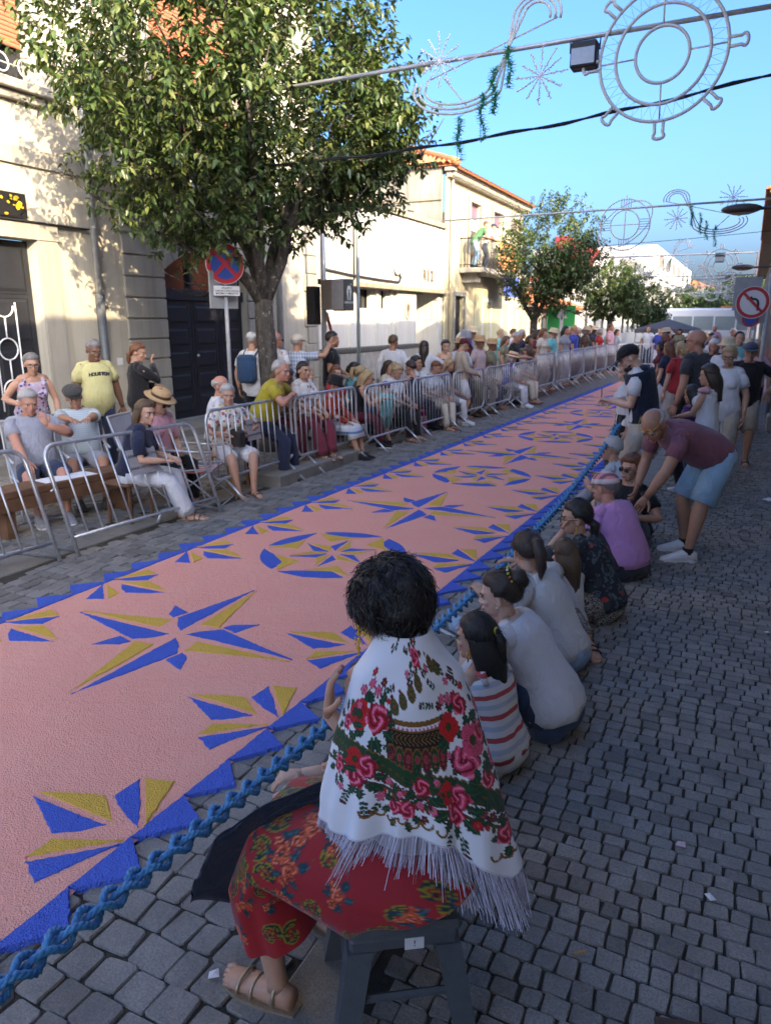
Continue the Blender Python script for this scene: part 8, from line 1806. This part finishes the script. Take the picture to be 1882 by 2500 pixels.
# ---- grey plastic stool
m_pl = plain('grey_plastic', (.075, .088, .095), .42, 0, .12, 30, .2, 220, .002); st = thing('plastic_stool', 'dark grey plastic stool under the woman in the shawl', 'stool', (-.765, 1.645, 0), math.radians(34))
MB().bbox(-.165, .165, -.165, .165, .385, .42, .014).build('seat', m_pl, st); MB().bbox(-.155, .155, -.155, .155, .335, .3848, .01).build('skirt_rim', m_pl, st)
for sx in (-1, 1):
    for sy in (-1, 1):
        A_, B_ = V(sx * .125, sy * .125, .345), V(sx * .185, sy * .185, .0); lg = MB()
        for (pa, pb_, w0, w1) in ((A_, B_, .036, .030),):
            lg.loft([[pa + V(x * w0, y * w0, 0) for x, y in ((-1, -1), (1, -1), (1, 1), (-1, 1))], [pb_ + V(x * w1, y * w1, 0) for x, y in ((-1, -1), (1, -1), (1, 1), (-1, 1))]])
        auto_smooth(lg.build('leg', m_pl, st), 30)
for a, c in (((-.155, -.155), (.155, -.155)), ((.155, -.155), (.155, .155)), ((.155, .155), (-.155, .155)), ((-.155, .155), (-.155, -.155))): MB().cyl((a[0], a[1], .18), (c[0], c[1], .18), .012, n=6).build('stretcher', m_pl, st)
lb_ = MB().box(-.0, .055, -.1572, -.1555, .338, .376).build('label', m_swhite, st); text_obj('warning_mark', '!', .03, m_ink, lb_, frame((.028, -.1576, .357), (1, 0, 0), (0, 0, 1)), .0003)
# ---- neighbour almost hidden behind her
gq = (-.97, 2.22, 0)
HID = person('spectator in green trousers with wristwatch almost hidden behind the shawl woman', gq, 88, 1.58, 1, 'light', 1., 0, sit_ground(1.58, lean=10, lean2=10, lh=w2l(gq, 88, (-1.37, 1.98, .30)), rh=w2l(gq, 88, (-1.40, 2.12, .31)), le=(-1, -.1, -.3), lf=w2l(gq, 88, (-1.42, 2.14, 0)), rf=w2l(gq, 88, (-1.45, 2.34, 0)), lcurl=.8, rcurl=.8), ('tee', f_black), ('trousers', fabric('sage_trousers', (.13, .16, .11))), ('sneaker', f_white), ('short', 'dark'), None, None, False)
wq = HID['ARM'][-1]; wd = unit(wq[1] - wq[0]); ux_ = unit(np.cross(wd, ZV)); MB().tube([wq[1] - wd * .03 + (ux_ * math.cos(a) + np.cross(wd, ux_) * math.sin(a)) * .028 for a in np.linspace(0, 2*math.pi, 16, endpoint=False)], .007, 6, True).build('wristwatch', plain('watch_steel', (.5, .5, .5), .25, .9), HID['T'], True)
# ---- beads in the bun and embroidered flowers on the white blouse
q = R['blouse']; bd_ = MB(); cb = [plain('bead_yellow', (.65, .55, .02), .3), plain('bead_red', (.6, .06, .03), .3), plain('bead_white', (.7, .7, .66), .3)]
for k in range(26):
    a = k * .42; bd_.mat(k % 3 if k % 2 else 0); bd_.ell((.05 * math.cos(a) * (1 if k < 15 else .8), -.072 + .02 * math.sin(a), .098 + .048 * math.sin(a)), .0065, None, 6, 4)
o = bd_.build('hair_beads', cb, q['T'], True); o.matrix_local = q['HM']
sc_ = thing('hair_tie', 'x', 'x') if False else None
q = R['girl']; o = MB().tube([(.018 * math.cos(a), -.118 + .006 * math.sin(a), .052 + .018 * math.sin(a)) for a in np.linspace(0, 2*math.pi, 12, endpoint=False)], .007, 6, True).build('hair_tie', plain('yellow_tie', (.6, .5, .02), .5), q['T'], True); o.matrix_local = q['HM']
for nm_ in ('girl', 'floral'):
    q = R[nm_]
    e = MB(); e.tube([(.012 * math.cos(a), 0, .016 * math.sin(a) - .02) for a in np.linspace(0, 2*math.pi, 12, endpoint=False)], .003, 5, True); e.ell((0, 0, -.045), (.006, .004, .012)); o = e.build('earring', m_gold, q['T'], True); o.location = Vector(q['hc']) + q['HM'].to_3x3() @ Vector((-.086, -.004, -.034))
q = R['blouse']; o = MB().ell((0, 0, 0), .006, None, 8, 6).build('pearl_earring', m_swhite, q['T'], True); o.location = Vector(q['hc']) + q['HM'].to_3x3() @ Vector((-.084, .0, -.034))
# ================================================================ rope barrier
m_rope = None
def rope_mat():
    t = NT('blue_rope'); a = t.node('Attribute', attribute_name='uvw'); w = t.coord('Object'); t.base(t.ramp(t.noise(w, 60, 3), [(.3, (.015, .15, .34)), (.7, (.04, .30, .55))])); t.rough(.6); t.bump(t.noise(w, 260, 3), .3, .003); return t.m
m_rope = rope_mat()
RP = [(-1.34, -.2, .66), (-1.345, .8, .605), (-1.35, 1.3, .55), (-1.35, 2.2, .475), (-1.35, 3.4, .435), (-1.34, 4.3, .425), (-1.33, 6.1, .48), (-1.26, 7.6, .70), (-1.2, 8.5, .93)]
RT = thing('rope', 'thick blue chained rope strung between the carpet and the seated people', 'rope')
def rp(y): return V(np.interp(y, [p[1] for p in RP], [p[0] for p in RP]), y, np.interp(y, [p[1] for p in RP], [p[2] for p in RP]))
for ph in range(3):            # three plaited strands, each twisted of three yarns
    for yn in range(3):
        P = []
        for y in np.arange(-.2, 8.45, .014 if True else .03):
            c = rp(y); a = y * 2 * math.pi / .26 + ph * 2.094; off = V(.024 * math.sin(a), 0, .017 * math.sin(2 * a)); b2 = y * 2 * math.pi / .045 + yn * 2.094; P.append(c + off + V(.0062 * math.cos(b2), 0, .0062 * math.sin(b2)))
        MB().tube(P, .0072, 5).build('strand', m_rope, RT, True)
pt_ = thing('rope_post', 'thin dark post holding the blue rope below the bending man', 'post', (-1.2, 8.5, 0)); MB().cyl((0, 0, .02), (0, 0, 1.0), .012, n=8).build('shaft', m_dark, pt_, True); MB().lathe([(.15, 0), (.15, .012), (.03, .03), (.012, .04)], 16).build('base', m_dark, pt_, True)
# ================================================================ litter on the setts
lr = random.Random(31)
for i, (x, y, lb, c) in enumerate(((-.02, 2.75, 'crumpled pink tissue on the right hand setts', (.62, .42, .44)), (-.28, 2.05, 'orange cigarette end lying near the shawl fringe', (.5, .25, .08)), (.10, 2.5, 'small white paper scrap on the setts', (.7, .7, .7)), (.33, 5.2, 'white scrap by the right picture edge', (.7, .7, .7)), (.42, 9.4, 'white leaflet on the pavement below the polo man', (.7, .7, .72)), (-1.32, 1.45, 'pale petal on the setts beside the blue rope', (.66, .62, .62)))):
    if 'cigarette' in lb: o = MB().cyl((-.022, 0, .012), (.022, 0, .012), .004, n=6).build('cigarette_end', plain('filter_orange', c, .8), None)
    else:
        s = .075 if 'leaflet' in lb else .018; o = MB().add([(-s, -s*.7, .012), (s, -s*.8, .013), (s*.9, s*.8, .018), (-s*.8, s*.7, .013), (0, 0, .020), (0, 0, .008)], [(0, 1, 4), (1, 2, 4), (2, 3, 4), (3, 0, 4), (1, 0, 5), (2, 1, 5), (3, 2, 5), (0, 3, 5)]).build('paper_scrap', plain('litter_%d' % i, c, .8), None)
    o.location = (x, y, 0); o.rotation_euler = (0, 0, lr.uniform(0, 6)); tag(o, lb, 'litter')
# manhole frame at the lower right edge
T_ = thing('drain_cover', 'rusty framed drain cover set in the setts at the bottom edge', 'drain cover', (.22, 1.79, .0), .3)
for k, (x0, x1, y0, y1) in enumerate(((-.2, .2, .16, .2), (-.2, .2, -.2, -.16), (-.2, -.16, -.159, .159), (.16, .2, -.159, .159))): MB().bbox(x0, x1, y0, y1, -.02, .010, .004).build('frame_bar', plain('rusty_iron', (.10, .06, .045), .85, .2, .4, 30, .5), T_)
MB().box(-.158, .158, -.158, .158, -.02, .004).build('cover', m_kerb, T_)

# lettering on the pale yellow t-shirt, flowers stitched on the blouse shoulder
q = hou; up_, r_, f_ = q['frame'](.74); c_ = q['spine'](.74) + f_ * (.074 * 1.76 * 1.1 + .030)
for i, ch in enumerate('HOUSTON'):
    a = (i - 3) * .115; p_ = q['spine'](.74) + (-r_ * math.sin(a) * .33 + f_ * (math.cos(a) * .33 - .33 + .074 * 1.76 * 1.08 + .030)) + ZV * (.012 - .02 * a * a * 4); text_obj('letter', ch, .062, f_navy, q['T'], frame(p_, Vector(-r_ * math.cos(a) - f_ * math.sin(a)), (0, .05, 1)), .003, 'CENTER', .003)
q = R['blouse']; em = MB(); ecol = [plain('stitch_plum', (.22, .02, .06), .8), plain('stitch_pink', (.65, .2, .3), .8), plain('stitch_orange', (.6, .28, .04), .8), plain('stitch_green', (.05, .16, .05), .8), plain('stitch_blue', (.05, .2, .45), .8)]
up_, r_, f_ = q['frame'](.9); S0 = q['SH'][-1]; rq = random.Random(3)
for k, (du, df, rad, ci) in enumerate(((.055, .055, .020, 0), (.085, .050, .014, 1), (.075, .075, .011, 2), (.04, .07, .008, 4), (.03, .055, .007, 3), (.065, .085, .008, 3), (.02, .075, .008, 2), (.095, .07, .007, 3), (.01, .06, .006, 4), (.05, .09, .007, 1))):
    c_ = S0 + r_ * du + f_ * (df - .02) + up_ * (.045 + du * .12 - df * .25); n_ = unit(up_ * .9 - r_ * .25 + f_ * .45); u_ = unit(np.cross(n_, r_)); w_ = np.cross(n_, u_); em.mat(ci)
    em.prism([c_ + (u_ * math.cos(a) + w_ * math.sin(a)) * rad * (1 if j % 2 else .72) for j, a in enumerate(np.linspace(0, 2*math.pi, 16, endpoint=False))], n_, .004)
em.build('embroidery', ecol, q['T'], recalc=True)
bake_jobs()
